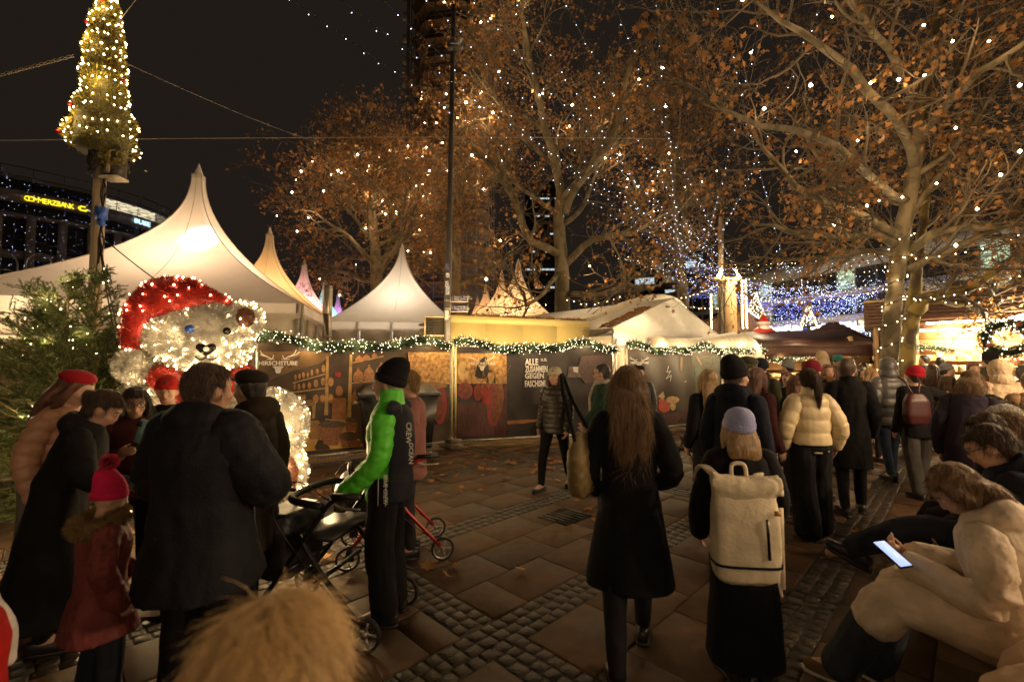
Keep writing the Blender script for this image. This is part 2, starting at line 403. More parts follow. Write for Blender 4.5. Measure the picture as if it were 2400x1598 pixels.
while len(P) < 190:
    y = rs.uniform(3.4, 9.5); x = rs.uniform(-1.1, .9) * y
    if rs.random() < .6: k = rs.random(); x, y = -3.2 + 6.5 * k + rs.uniform(-.8, .8), 6.6 + 2.4 * k - abs(rs.gauss(0, .9))
    P.append((x, y, .018 + rs.random() * .02))
Vl, Tl = leaves(np.array(P), rng.uniform(.07, .14, len(P)), rng, True)
link('fallen_leaves', (Vl, [Tl]), None, m_leaf2, kind='stuff')

# ------------------------------------------------------------------ site fence with printed banners and fir garland
m_galv = mat('galvanised', (.42, .40, .37), .4, .8, var=.25, vs=20)
m_block = mat('fence_foot', (.16, .12, .09), .85, bump=.5, bs=40)
WHITE = mat('print_white', (.82, .78, .72), .6, var=.05)
pm = lambda nm, c, var=.3, vs=9, **k: mat('print_' + nm, c, .45, var=var, vs=vs, **k)
class Panel:
    def __init__(s, label, a, b, h=2.0, z0=.16, m=None, wires=True):
        s.a = Vector((*a, 0)); s.b = Vector((*b, 0)); s.d = (s.b - s.a).normalized(); s.L = (s.b - s.a).length
        s.n = Vector((s.d.y, -s.d.x, 0)); s.h = h; s.z0 = z0
        s.root = thing('site_fence', label, 'fence', s.a)
        g = G()
        for u in (0, s.L): link('post', G().tube([s.d * u + Vector((0, 0, .04)), s.d * u + Vector((0, 0, h))], .021, 8), s.root, m_galv, True)
        for z in (z0 - .04, h - .02): link('rail', G().tube([Vector((0, 0, z)), s.d * s.L + Vector((0, 0, z))], .017, 8), s.root, m_galv, True)
        if wires:
            for u in np.arange(.05, s.L, .06): g.bar(s.d * u + Vector((0, 0, z0 - .11)), s.d * u + Vector((0, 0, z0 + .04)), .004)
            g.bar((0, 0, z0 - .1), s.d * s.L + Vector((0, 0, z0 - .1)), .008)
            link('wire_mesh', g, s.root, m_galv)
        nu, nv = 60, 16
        uu, vv = np.meshgrid(np.linspace(.04, s.L - .03, nu), np.linspace(z0, h - .04, nv))
        V = s.surf(uu.ravel(), vv.ravel(), .03); i = np.arange(nv - 1)[:, None] * nu; j = np.arange(nu - 1)[None]
        s.banner = link('banner', (V, [np.stack([i + j, i + j + 1, i + nu + j + 1, i + nu + j], -1).reshape(-1, 4)]), s.root, m, True)
        s.lay = 0
    def wave(s, u, v): return .012 * np.sin(u * 3.1 + 1) + .009 * np.sin(u * 7.3 + v * 2) + .006 * np.sin(v * 5 + u)
    def surf(s, u, v, off):
        u = np.asarray(u, float); v = np.asarray(v, float); w = s.wave(u, v) + off
        return np.stack([s.d.x * u + s.n.x * w, s.d.y * u + s.n.y * w, v], -1)
    def uv(s, px, py):
        r = at(px, py, 1.0) - Vector((0, 0, CZ)); n = s.n
        k = s.a.dot(n) / Vector((r.x, r.y, 0)).dot(n); p = Vector((0, 0, CZ)) + r * k
        return (p - s.a).dot(s.d), p.z
    def art(s, name, polys, m, kind=None):
        "flat printed shapes given as outlines in photo pixels"
        g = G(); s.lay += 1; out = None
        for P in polys:
            Q = [s.uv(*p) for p in P]; Q = [(min(max(u, .05), s.L - .04), min(max(v, s.z0 + .01), s.h - .05)) for u, v in Q]
            D = []
            for k in range(len(Q)):                       # subdivide edges so that the print follows the cloth
                (u0, v0), (u1, v1) = Q[k], Q[(k + 1) % len(Q)]; nn = max(1, int(abs(u1 - u0) / .12))
                D += [(u0 + (u1 - u0) * t / nn, v0 + (v1 - v0) * t / nn) for t in range(nn)]
            if name != 'stag_emblem': g = G()
            g.poly(s.surf([d[0] for d in D], [d[1] for d in D], .034 + .0022 * s.lay))
            if name != 'stag_emblem': link(name[:-1] if name.endswith('s') else name, g, s.banner, m)
        if name == 'stag_emblem': link(name, g, s.banner, m)
    def words(s, px, py, body, hpx, m, wpx=None, bold=.03, name='lettering'):
        u, v = s.uv(px, py); k = (s.uv(px, py - hpx)[1] - v); s.lay += 1
        p = s.surf([u], [v], .05 + .002 * s.lay)[0]
        o = text(name, body, k / .7, m, s.banner, frame(p, s.d), bold, .001)
        if wpx:
            w = o.dimensions.x; w = max(v_.co.dot(s.d) for v_ in o.data.vertices) - min(v_.co.dot(s.d) for v_ in o.data.vertices)
            tw = s.uv(px + wpx / 2, py)[0] - s.uv(px - wpx / 2, py)[0]
            F4 = frame(p, s.d); o.data.transform(F4 @ Matrix.Diagonal((tw / w, 1, 1, 1)) @ F4.inverted())
        return o
    def logo(s, cx, cy, w, m, word='HIRSCHSTUBE'):
        "stag head: antlers above the name, muzzle below it; w = width of the name in pixels"
        k = w / 92.; A = []
        def stroke(P, t0, t1):
            P = np.array(P, float) * k; P, tt = smooth_path(P, np.linspace(t0, t1, len(P)) * k, 4); T = np.gradient(P, axis=0); T /= np.linalg.norm(T, axis=1)[:, None]; nn = np.stack([-T[:, 1], T[:, 0]], 1)
            return P + nn * tt[:, None], P - nn * tt[:, None]
        for sgn in (-1, 1):
            for P, t in (([(-17, -9), (-22, -14), (-32, -17), (-44, -21), (-51, -27)], 1.5), ([(-24, -14.5), (-38, -22), (-43, -32)], 1.3), ([(-17, -9), (-12, -14), (-11, -20)], 1.3), ([(-27, -9.3), (-17, -9), (-8, -9.5)], .7)):
                a_, b_ = stroke([(x * -sgn, y) for x, y in P], t, .5)
                for q in range(len(a_) - 1): A.append([(cx + a_[q][0], cy + a_[q][1]), (cx + a_[q + 1][0], cy + a_[q + 1][1]), (cx + b_[q + 1][0], cy + b_[q + 1][1]), (cx + b_[q][0], cy + b_[q][1])])
        A.append([(cx + x * k, cy + y * k) for x, y in [(-13.5, 7), (13.5, 7), (12, 10), (8, 12), (6, 21), (4, 24), (-4, 24), (-6, 21), (-8, 12), (-12, 10)]])
        s.art('stag_emblem', A, m); s.words(cx, cy + 4.6 * k, word, 9.5 * k, m, w, .035)
def ellp(cx, cy, rx, ry, n=20, a0=0, a1=2 * math.pi):
    return [(cx + rx * math.cos(a), cy + ry * math.sin(a)) for a in np.linspace(a0, a1, n, endpoint=abs(a1 - a0) < 6.2)]
Z1 = lambda P: [(600 + x * .2123, 780 + y * .2123) for x, y in P]
Z3 = lambda P: [(1000 + x * .2123, 780 + y * .2123) for x, y in P]
Z4 = lambda P: [(1400 + x * .2168, 660 + y * .2168) for x, y in P]
def strip(P, w):
    (x0, y0), (x1, y1) = P; L = math.hypot(x1 - x0, y1 - y0); a, b = -(y1 - y0) / L * w / 2, (x1 - x0) / L * w / 2
    return [(x0 + a, y0 + b), (x1 + a, y1 + b), (x1 - a, y1 - b), (x0 - a, y0 - b)]
A0, A1 = (-3.96, 7.04), (-1.2, 8.91)
B0, B1 = (-1.13, 8.94), (2.24, 10.05)
C0, C1 = (2.55, 10.25), (7.3, 13.2)
m_ban = pm('cellar', (.06, .032, .012), .6, 2.5)
pa = Panel('fence panel printed with a wine cellar, between tinsel bear and wheeled bin', A0, A1, m=m_ban)
tan, tan2, amber, oak, dk = pm('tan', (.42, .25, .08)), pm('tan_dark', (.27, .15, .05)), pm('amber', (.62, .36, .085), .35, 5), pm('oak', (.33, .13, .035)), pm('black', (.012, .009, .007))
pa.art('printed_backwall', [Z1([(0, 210), (900, 200), (700, 340), (400, 420), (0, 560)])], pm('glow_brown', (.16, .085, .028), .5, 3))
pa.art('printed_floor', [Z1([(330, 1040), (560, 1010), (1000, 930), (1180, 1250), (560, 1300), (300, 1320)])], amber)
pa.art('printed_shelves', [Z1(strip(q, 13)) for q in (((400, 552), (790, 445)), ((395, 655), (770, 608)), ((400, 770), (600, 740)), ((1045, 335), (1400, 258)), ((1040, 556), (1480, 508)), ((760, 950), (1000, 962)))], tan)
bar1 = [(430, 490, 16, 36), (473, 478, 16, 36), (517, 466, 20, 38), (565, 462, 16, 32), (610, 440, 18, 40), (670, 425, 20, 36), (740, 395, 26, 50), (420, 592, 15, 34), (467, 592, 19, 38), (521, 584, 20, 38), (582, 578, 22, 40), (655, 556, 30, 48), (737, 535, 34, 50), (480, 715, 40, 40), (525, 712, 22, 42), (655, 725, 40, 52), (728, 722, 36, 50), (820, 725, 36, 60), (820, 540, 40, 55)]
pa.art('printed_barrel_rims', [Z1(ellp(*b, 16)) for b in bar1], pm('rim', (.10, .05, .018)))
pa.art('printed_barrels', [Z1(ellp(x, y, a * .8, b * .85, 16)) for x, y, a, b in bar1], pm('barrel', (.40, .19, .05), .4, 14))
pa.art('printed_posts', [Z1([(772, 262), (800, 262), (792, 905), (748, 905)]), Z1([(1028, 238), (1056, 238), (1046, 930), (1002, 930)]), Z1([(610, 760), (655, 750), (645, 940), (615, 950)])], tan)
def jar(x, y, w, h): return Z1([(x - .14 * w, y - h), (x + .14 * w, y - h), (x + .2 * w, y - .72 * h), (x + .75 * w, y - .35 * h), (x + w, y + .1 * h), (x + .95 * w, y + .7 * h), (x + .8 * w, y + h), (x - .8 * w, y + h), (x - .95 * w, y + .7 * h), (x - w, y + .1 * h), (x - .75 * w, y - .35 * h), (x - .2 * w, y - .72 * h)])
jars = [(1120, 465, 56, 82), (1240, 442, 60, 90), (1375, 420, 66, 96), (1545, 385, 74, 104), (1130, 285, 42, 40), (1212, 270, 40, 36), (1300, 245, 30, 30), (1082, 700, 34, 90)]
pa.art('printed_demijohns', [jar(*j) for j in jars], pm('wicker', (.36, .15, .04), .7, 60))
pa.art('printed_wicker_bands', [Z1([(x - w * .9, y + h * t), (x + w * .9, y + h * t), (x + w * .9, y + h * (t + .05)), (x - w * .9, y + h * (t + .05))]) for x, y, w, h in jars[:4] for t in (.1, .3, .5, .7, .88)], pm('wicker_dark', (.14, .06, .02)))
pa.art('printed_vat', [Z1([(840, 715), (985, 715), (1000, 950), (828, 950)]), Z1(ellp(912, 640, 40, 60))], oak)
pa.art('printed_vat_hoops', [Z1([(832, y), (996, y), (997, y + 12), (831, y + 12)]) for y in (740, 895)], tan2)
pa.art('printed_press', [Z1([(515, 750), (640, 742), (640, 800), (515, 812)]), Z1([(520, 830), (600, 815), (590, 930), (500, 940)]), Z1([(480, 940), (600, 930), (600, 960), (475, 985)])], tan2)
pa.art('printed_jug', [Z1([(575, 965), (690, 960), (680, 990), (715, 1060), (700, 1165), (590, 1170), (550, 1080), (585, 995)])], pm('clay', (.36, .19, .05)))
pa.art('printed_bowls', [Z1(ellp(485, 1062, 72, 40)), Z1(ellp(405, 1020, 50, 30))], tan2)
bk = [[(665, 1000), (980, 1010), (930, 1100), (890, 1240), (740, 1225)], [(970, 985), (1110, 985), (1105, 1080), (990, 1080)], [(900, 1110), (1150, 1190), (1140, 1250), (945, 1255)]]
pa.art('printed_baskets', [Z1(b) for b in bk], pm('basket', (.28, .1, .03), .6, 50))
pa.art('printed_grapes', [Z1(ellp(830, 1005, 150, 42)), Z1(ellp(1040, 960, 62, 28)), Z1(ellp(1025, 1135, 115, 50))], pm('grapes', (.1, .055, .025), .8, 70))
pa.art('printed_vault', [Z1([(1660, 215), (2230, 215), (2230, 560), (1690, 560)])], pm('vault', (.50, .27, .085), .55, 16, bump=.6, bs=35))
for nm, q, m_ in (('printed_cask', [(1900, 580, 200, 40)], tan2), ('printed_red_casks', [(2015, 790, 75, 215), (2290, 640, 80, 90)], pm('redcask', (.30, .035, .03), .3, 10)), ('printed_red_cask_heads', [(2000, 800, 52, 180)], pm('redcask2', (.2, .05, .022), .4, 14))):
    pa.art(nm, [Z1(ellp(*k)) for k in q], m_)
pa.art('printed_red_notice', [Z1([(862, 435), (925, 435), (925, 485), (862, 480)])], pm('red', (.4, .02, .02)))
pa.logo(650, 851, 90, WHITE)
pb = Panel('fence panel printed with red wine casks and carrying a sprayed slogan', B0, B1, m=pm('dusk', (.028, .02, .017), .5, 3))
pb.art('printed_vault', [Z3([(320, 225), (880, 225), (880, 560), (320, 560)])], pm('vault', (.5, .3, .1)))
pb.art('printed_vault_lamp', [Z3(ellp(395, 420, 60, 100))], pm('vaultlamp', (.68, .46, .2), .2, 6))
st = [Z3(strip(((880 - 55 * k, 560 - 8 * (k % 3)), (880 - 75 * k + 120 * (k % 2), 330 + 25 * (k % 4))), 5)) for k in range(9)]
pb.art('printed_stones', st, tan2)
pb.art('printed_wood', [Z3([(330, 770), (700, 770), (880, 560), (880, 1140), (330, 1140)])], pm('redwood', (.085, .022, .016), .5, 12, stretch=(3, 3, .4)))
pb.art('printed_cask_bodies', [Z3([(590, 570), (830, 555), (860, 760), (760, 1030), (690, 1000), (620, 760)])], pm('cask_body', (.24, .085, .028), .4, 9))
pb.art('printed_red_casks', [Z3(ellp(*q)) for q in ((415, 635, 88, 95), (560, 655, 48, 90), (640, 700, 42, 130), (720, 795, 62, 235))], pm('redcask', (.30, .035, .03)))
pb.art('printed_red_cask_heads', [Z3(ellp(*q)) for q in ((415, 635, 70, 78), (565, 655, 32, 74), (735, 800, 44, 200))], pm('redcask2', (.2, .05, .022)))
pb.art('printed_trees', [Z3([(x - 12, 555), (x - 10, 520), (x, 470), (x + 10, 520), (x + 12, 555)]) for x in (167, 665, 742)], pm('darkgreen', (.02, .04, .015)))
pb.art('printed_bokeh', [Z3([(1700, 260), (2045, 240), (2045, 500), (1740, 560), (1640, 420)])], pm('bokeh', (.085, .05, .045), .9, 60))
pb.art('printed_tumblers', [Z3([(1555, 370), (1690, 370), (1710, 490), (1535, 490)]), Z3([(1755, 368), (1885, 368), (1905, 490), (1745, 490)])], pm('glass', (.12, .085, .075)))
pb.art('printed_glass_glints', [Z3([(1600, 375), (1668, 375), (1660, 440), (1610, 430)]), Z3([(1795, 375), (1868, 375), (1858, 440), (1810, 430)])], pm('glint', (.5, .45, .4), .2))
pb.art('printed_cork', [Z3([(880, 965), (1070, 955), (1225, 945), (1225, 970), (1075, 995), (880, 1005)])], oak)
pb.logo(1127.5, 852, 62, pm('logo_faint', (.8, .68, .5), .1))
for k, (t, y, w, h, x) in enumerate((('ALLE', 855, 31, 14, 1243), ('ZUSAMMEN', 871.5, 52, 14, 1254), ('GEGEN', 886, 44, 12, 1249), ('FASCHISMUS', 905, 57, 14, 1255), ('11.12.', 846, 14, 6, 1271))):
    pb.words(x, y, t, h, WHITE, w, .03, 'sprayed_slogan')
pc = Panel('dark fence panel printed with pumpkins and a fir, under the white duct beside the queue', C0, C1, m=pm('brown', (.05, .03, .012), .5, 2))
pc.art('printed_forest', [Z4([(1000, 800), (1320, 800), (1310, 1540), (1080, 1540), (1020, 1200)])], pm('forest', (.05, .05, .016), .8, 20))
pc.art('printed_stems', [Z4(strip(q, 22)) for q in (((1060, 810), (1180, 1010)), ((1150, 810), (1165, 1030)), ((1210, 860), (1200, 1110)), ((900, 810), (890, 960)))], tan2)
pc.art('printed_fir', [Z4([(1030, 930), (1110, 900), (1150, 1010), (1200, 1080), (1120, 1130), (1090, 1250), (1040, 1200)]), Z4([(1020, 1420), (1090, 1440), (1070, 1520), (1010, 1520)])], pm('fir', (.03, .075, .02), .8, 40))
pc.art('printed_table', [Z4([(580, 1440), (960, 1400), (1060, 1560), (560, 1568)])], pm('redwood', (.1, .02, .02)))
pc.art('printed_pumpkin', [Z4(ellp(712, 1350, 68, 62)), Z4(ellp(690, 1290, 40, 30))], pm('pumpkin', (.42, .06, .02), .5, 30))
pc.art('printed_cheese', [Z4([(645, 1240), (700, 1185), (722, 1240), (700, 1275)]), Z4(ellp(800, 1275, 66, 38)), Z4(ellp(805, 1340, 28, 50))], pm('cheese', (.5, .34, .16)))
pc.art('scribble', [Z4(strip(q, 4)) for q in (((755, 910), (735, 980)), ((735, 980), (775, 965)), ((775, 965), (730, 1050)), ((730, 1050), (780, 1010)), ((780, 1010), (770, 1075)), ((920, 1085), (945, 1070)))], WHITE)
pc.art('white_sheet', [Z4([(1322, 790), (1850, 790), (1845, 1120), (1322, 1130)])], mat('sheet', (.72, .62, .46), .8, var=.3, vs=5, stretch=(6, 6, .6)))
pc.logo(1493, 850, 42, WHITE)
pd = Panel('fence panel with a brown banner behind the fir tree', (-7.9, 6.45), (-4.1, 6.98), m=pm('beige', (.5, .36, .22), .25, 2), wires=False)
pd.art('printed_band', [[(0, 822), (130, 822), (130, 862), (0, 862)]], pm('redbrown', (.2, .07, .03)))
pd.logo(48, 838, 96, WHITE)
for i, p in enumerate([(-1.18, 8.9), (2.4, 10.15), (-4.03, 7.0)]):
    g = G().box((0, 0, .07), (.62, .24, .12)).box((0, 0, .155), (.5, .2, .05)).box((-.2, 0, .16), (.09, .22, .08)).box((.2, 0, .16), (.09, .22, .08))
    o = link('concrete_block', g, None, m_block); o.location = (*p, 0); o.rotation_euler = (0, 0, R(33 + 90))
    tag(o, ['concrete fence foot on the slabs at the joint below the red casks', 'concrete fence foot by the white tent corner', 'concrete fence foot behind the tinsel bear'][i], 'concrete block', 'feet of the site fence')
def garland(label, P, rad=.12, dens=2600, lights=75, sag=.06, needle=.075, power=8.5):
    P = np.array(P, float); seg = np.linalg.norm(np.diff(P, axis=0), axis=1); cl = np.concatenate([[0], np.cumsum(seg)]); L = cl[-1]
    def cen(t):
        q = np.stack([np.interp(t, cl, P[:, k]) for k in range(3)], -1)
        q[:, 2] += .035 * np.sin(t * 2.6 + 1) + .03 * np.sin(t * 5.1) - sag * np.abs(np.sin(t * 1.1)) ; return q
    root = thing('fir_garland', label, 'garland', Vector(P[0]))
    n = int(dens * L); t = rng.random(n) * L; c = cen(t) - P[0]; d = unit(rng.normal(size=(n, 3))); rr = rad * (.35 + .65 * rng.random(n)) * (.8 + .35 * np.sin(t * 9) * np.sin(t * 4.3))
    V, T = blades(c + d * rr[:, None] * .75, unit(d + rng.normal(0, .6, (n, 3))), needle * (.6 + .8 * rng.random(n)), .0045)
    link('foliage', (V, [T]), root, mat('garland_green', (.018, .045, .016), .6, var=.5, vs=3), kind='stuff')
    tt = np.linspace(0, L, 80); Pc = cen(tt) - P[0]; V, Q = tubes(Pc[None], np.full((1, 80), rad * .42), 7); link('core', (V, [Q]), root, mat('garland_core', (.008, .016, .007), .9))
    m = int(lights * L); t = rng.random(m) * L; d = unit(rng.normal(size=(m, 3)) + [0, -.8, 0]); V, T = bulbs(cen(t) - P[0] + d * (rad * (.8 + .35 * rng.random(m)))[:, None], .0062)
    link('fairy_lights', (V, [T]), root, glow('warm_fairy', (1, .82, .5), 9), kind='stuff')
    for t in np.arange(.35, L, .7):
        c = cen(np.array([t]))[0] - P[0]
        for oy, w_ in ((-.26, power), (.3, power * 3.0)): lamp('fairy_lamp', (c[0] + oy * .4, c[1] + oy, c[2] + .04), w_, (1, .70, .34), .1, parent=root)
    return root
gz = 2.03
garland('fir garland with warm fairy lights on the wine cellar fence panel', [(A0[0], A0[1] - .06, gz), (-2.6, 7.9, gz - .03), (A1[0], A1[1] - .06, gz)])
garland('fir garland with warm fairy lights below the yellow cabin', [(B0[0], B0[1] - .06, gz), (B1[0] + .05, B1[1] - .06, gz)], lights=85)
garland('fir garland with warm fairy lights below the white duct', [(C0[0] + .05, C0[1] - .06, gz), (C1[0], C1[1] - .06, gz)], lights=85)
# ------------------------------------------------------------------ pagoda tents
def tentmat(i, col): return mat('tent_fabric%d' % i, col, .5, var=.07, vs=2.5, trans=.42, tcol=(.85, .77, .66), bump=.12, bs=9)
m_seam = mat('tent_seam', (.42, .35, .27), .7); m_wall = mat('tent_wall', (.62, .54, .44), .6, var=.1, vs=2, trans=.12); m_alu = mat('aluminium', (.55, .5, .44), .4, .6)
def pagoda(label, c, half, rz, eave, peak, fab, lampcol=(1, .62, .3), power=200, sides=(1, 1, 1, 1), valance=.32, walls=True, p=2.15, lz=.12):
    root = thing('pagoda_tent', label, 'tent', (c[0], c[1], 0), rz, 'pagoda tents of the market')
    NR, NS = 22, 9
    def ring(t):
        h = half * (.035 + .965 * (1 - t) ** p); z = eave + (peak - eave) * t; out = []
        for sd in range(4):
            for w in np.linspace(-1, 1, NS)[:-1]:
                x, y = w * h, -h * (1 - .13 * (1 - w * w) * math.sin(math.pi * min(1, t * 1.25)))
                for _ in range(sd): x, y = -y, x
                out.append((x, y, z - .05 * (1 - w * w) * (1 - t) ** 8 * 0))
        return out
    V = np.concatenate([ring(t) for t in np.linspace(0, 1, NR) ** 1.0]); k = 4 * (NS - 1)
    i = np.arange(NR - 1)[:, None] * k; j = np.arange(k)[None]; j2 = (j + 1) % k
    link('roof', (V, [np.stack([i + j, i + j2, i + k + j2, i + k + j], -1).reshape(-1, 4)]), root, fab, True)
    for q in range(4):
        P = V.reshape(NR, k, 3)[:, q * (NS - 1)] * [1.002, 1.002, 1] + [0, 0, .008]; link('seam', G().tube(P, .012, 5), root, m_seam)
    P0 = V.reshape(NR, k, 3)
    for q in (0, 3):
        P = P0[:, q * (NS - 1) + (NS - 1) // 2] + np.array([0, -.012, .006] if q == 0 else [-.012, 0, .006]); link('seam', G().tube(P[3:], .006, 5), root, m_seam)
    link('tip', G().lathe([(half * .04, peak - .12), (half * .036, peak), (.02, peak + half * .09), (.005, peak + half * .1)], k=12), root, mat('tent_tip', (.6, .55, .5), .5), True)
    # scalloped valance, walls with posts
    for sd in range(4):
        if not sides[sd]: continue
        g = G(); n = int(half * 2 / .05); u = np.linspace(-half, half, n); zb = eave - valance + .06 * (np.abs(np.sin(u * math.pi / .42)) - 1) ** 1
        rot = np.array(Matrix.Rotation(sd * math.pi / 2, 3, 'Z'))
        wv = .012 * np.sin(u * 5 + sd) + .01 * np.sin(u * 13)
        top = np.stack([u, np.full(n, -half - .004), np.full(n, eave + .01)], -1) @ rot.T; bot = np.stack([u, -half - .05 + wv, zb], -1) @ rot.T
        a = np.arange(n - 1); g.add(np.concatenate([top, bot]), np.stack([a, a + n, a + n + 1, a + 1], -1))
        link('valance', g, root, fab, True)
        if walls:
            m = max(2, round(half * 2 / 1.15)); w = 2 * half / m
            for q in range(m):
                x = -half + w * (q + .5); g = G(); g.box(tuple(rot @ V3(x, -half + .09, eave / 2 - .1)), (w - .1, .03, eave - .2), sd * math.pi / 2)
                g.box(tuple(rot @ V3(x, -half + .07, eave - .55)), (w - .34, .02, .45), sd * math.pi / 2)
                link('wall_panel', g, root, m_wall)
            for q in range(m + 1): link('post', G().box(tuple(rot @ V3(-half + w * q, -half + .07, eave / 2)), (.07, .07, eave), sd * math.pi / 2), root, m_alu)
    if power: lamp('tent_lamp', (0, 0, eave + (peak - eave) * lz), power, lampcol, .8, parent=root)
    return root
cream, cream2, cool = tentmat(0, (.72, .66, .58)), tentmat(1, (.66, .55, .43)), tentmat(2, (.72, .68, .64))
TR = math.atan2(-.23, .97) * -1                      # the row of big tents is turned a little
dv = Vector((-.232, .973, 0)); c1 = Vector((-9.05, 12.9, 0))
pagoda('largest cream pagoda tent with a bluish light spot on its roof', c1, 3.55, R(13.4), 2.98, 7.05, cream, (1, .70, .46), 560, (1, 1, 0, 0))
pagoda('amber lit pagoda tent directly behind the largest cream tent', c1 + dv * 7.2, 3.55, R(13.4), 3, 7.3, cream2, (1, .55, .2), 650, (1, 1, 0, 0))
pagoda('pink lit pagoda tent, third in the row behind the bear', c1 + dv * 14.4, 3.5, R(13.4), 3, 7.5, cool, (1, .48, .5), 1100, (0, 1, 0, 0), walls=False)
pagoda('turquoise lit pagoda tent seen past the steel flue', c1 + dv * 21.6, 3.4, R(13.4), 3, 7.7, cool, (.25, .8, 1), 1300, (0, 1, 0, 0), walls=False)
pagoda('violet lit pagoda tent, farthest of the row behind the steel flue', c1 + dv * 28.8, 3.3, R(13.4), 3, 7.7, cool, (.62, .3, 1), 1500, (0, 1, 0, 0), walls=False)
lamp('tent_spotlight', (-8.62, 13.25, 4.35), 900, (.14, .45, 1), .12, 'SPOT', aim=(-8.42, 11.95, 5.15), spot_size=R(46), spot_blend=1.0)
pagoda('white pagoda tent in the middle, beside the steel flue', (-4.05, 16.6), 2.06, R(5), 2.95, 5.85, cool, (1, .84, .66), 210, (1, 1, 0, 1), .26, p=1.75)
for i, (px, py, Y, h, pw, lb) in enumerate(((1215, 620, 24, 3.2, 520, 'nearest of the warm lit pagoda tents behind the yellow cabin'), (1176, 643, 27.6, 2.75, 650, 'second warm lit pagoda tent behind the yellow cabin'),
        (1139, 672, 32, 2.75, 750, 'third warm lit pagoda tent behind the yellow cabin'), (1119, 700, 38, 2.7, 800, 'farthest warm lit pagoda tent behind the yellow cabin'))):
    p = at(px, py, Y); pagoda(lb, p, h, R(-8), 2.9, p.z, cream2 if i else cream, (1, .58 - .04 * i, .24 - .02 * i), pw, (1, 0, 0, 1), walls=False, p=1.9)

# steel flue between the tents
fl = thing('steel_flue', 'round stainless steel flue pipe rising between the tents', 'flue', tuple(gp(762, 850 + 1760 / 12.2)))
m_st = mat('stainless', (.62, .55, .45), .28, .95, var=.2, vs=2, stretch=(8, 8, .3)); g = G()
x = fl.location
link('pipe', G().lathe([(.115, .05), (.115, 3.0)], k=20), fl, m_st, True); link('pipe_collar', G().lathe([(.125, 2.98), (.128, 3.0), (.128, 3.72), (.12, 3.74), (.1, 3.74)], k=20), fl, m_st, True)
for z in (1.6, 2.35, 3.02, 3.62): link('clamp', G().lathe([(.12, z), (.133, z + .005), (.133, z + .03), (.12, z + .035)], k=20, cap=False), fl, m_st, True)

# ------------------------------------------------------------------ yellow cabin, louvre, gable tent, ducts
def oriented(name, label, cat, a, b):
    a, b = Vector((*a, 0)), Vector((*b, 0)); d = b - a
    t = thing(name, label, cat, a, math.atan2(d.y, d.x)); return t, d.length
cab, CL = oriented('yellow_cabin', 'flat yellow cabin behind the garlanded fence', 'cabin', (-1.5, 10.15), (1.98, 11.75))
m_yel = mat('yellow_paint', (.74, .60, .24), .5, var=.06, vs=2, bump=.08, bs=14)
for k in range(4): link('wall_panel', G().box((CL * (k + .5) / 4, 0, 1.28), (CL / 4 - .004, .06, 2.56)), cab, m_yel)
link('end_wall', G().box((CL - .03, 1.24, 1.28), (.06, 2.4, 2.56)), cab, m_yel); link('end_wall', G().box((.03, 1.24, 1.28), (.06, 2.4, 2.56)), cab, m_yel)
link('fascia', G().box((CL / 2, -.035, 2.64), (CL + .02, .02, .16)), cab, m_yel); link('roof', G().box((CL / 2, 1.22, 2.68), (CL + .04, 2.52, .05)), cab, m_yel)
g = G(); n = 260; P = np.stack([rng.uniform(.3, CL, n), np.abs(rng.normal(0, .12, n)), 2.72 + rng.random(n) * .05], -1); V, T = leaves(P, rng.uniform(.07, .13, n), rng, True)
lv = link('roof_leaves', (V, [T]), None, m_leaf, kind='stuff'); lv.location = cab.location; lv.rotation_euler = cab.rotation_euler
lou = thing('ventilation_louvre', 'framed ventilation louvre on the left end of the yellow cabin', 'louvre', tuple(at(1020, 788, 9.95)), R(14))
m_lf = mat('louvre_frame', (.68, .52, .28), .5); m_ls = mat('louvre_slat', (.10, .085, .07), .4, .5)
for z0, z1, x0, x1 in ((0, .03, -.24, .24), (.41, .44, -.24, .24)): link('frame_bar', G().box((0, 0, (z0 + z1) / 2), (.48, .09, .03)), lou, m_lf)
for x in (-.225, .225): link('frame_bar', G().box((x, 0, .22), (.03, .088, .38)), lou, m_lf)
for k in range(11): link('slat', G().box((0, 0, .05 + .034 * k), (.42, .05, .008), rot=Matrix.Rotation(R(35), 3, 'X')), lou, m_ls)
link('bracket', G().box((.18, .05, -.08), (.03, .03, .2)).box((.2, .3, -.05), (.03, .5, .03)), lou, m_ls)
gt, GL = oriented('gable_tent', 'white gable tent behind the dark fence panel, duct on its roof', 'tent', (2.42, 10.95), (6.4, 14.1))
m_tarp = mat('white_tarp', (.80, .77, .71), .28, var=.06, vs=3, bump=.5, bs=5, trans=.15)
H0, H1 = 2.28, 3.42; n = 30
u = np.linspace(0, GL, n); zt = H0 + .22 + (H1 - H0 - .22) * (1 - np.abs(u / GL * 2 - 1)); rows = 8
V = np.concatenate([np.stack([u, -.03 + .02 * np.sin(u * 4 + r) + .015 * np.sin(u * 9 + 2 * r), H0 - .2 + (zt - H0 + .2) * r / (rows - 1)], -1) for r in range(rows)])
i = np.arange(rows - 1)[:, None] * n; j = np.arange(n - 1)[None]; link('gable', (V, [np.stack([i + j, i + j + 1, i + n + j + 1, i + n + j], -1).reshape(-1, 4)]), gt, m_tarp, True)
for s_, (x0, z0, x1, z1) in enumerate(((-.08, H0 + .2, GL / 2, H1 + .02), (GL / 2, H1 + .02, GL + .08, H0 + .2))): link('roof_slope', G().add([(x0, -.06, z0), (x1, -.06, z1), (x1, 7, z1), (x0, 7, z0)], [(0, 1, 2, 3)]), gt, m_tarp)
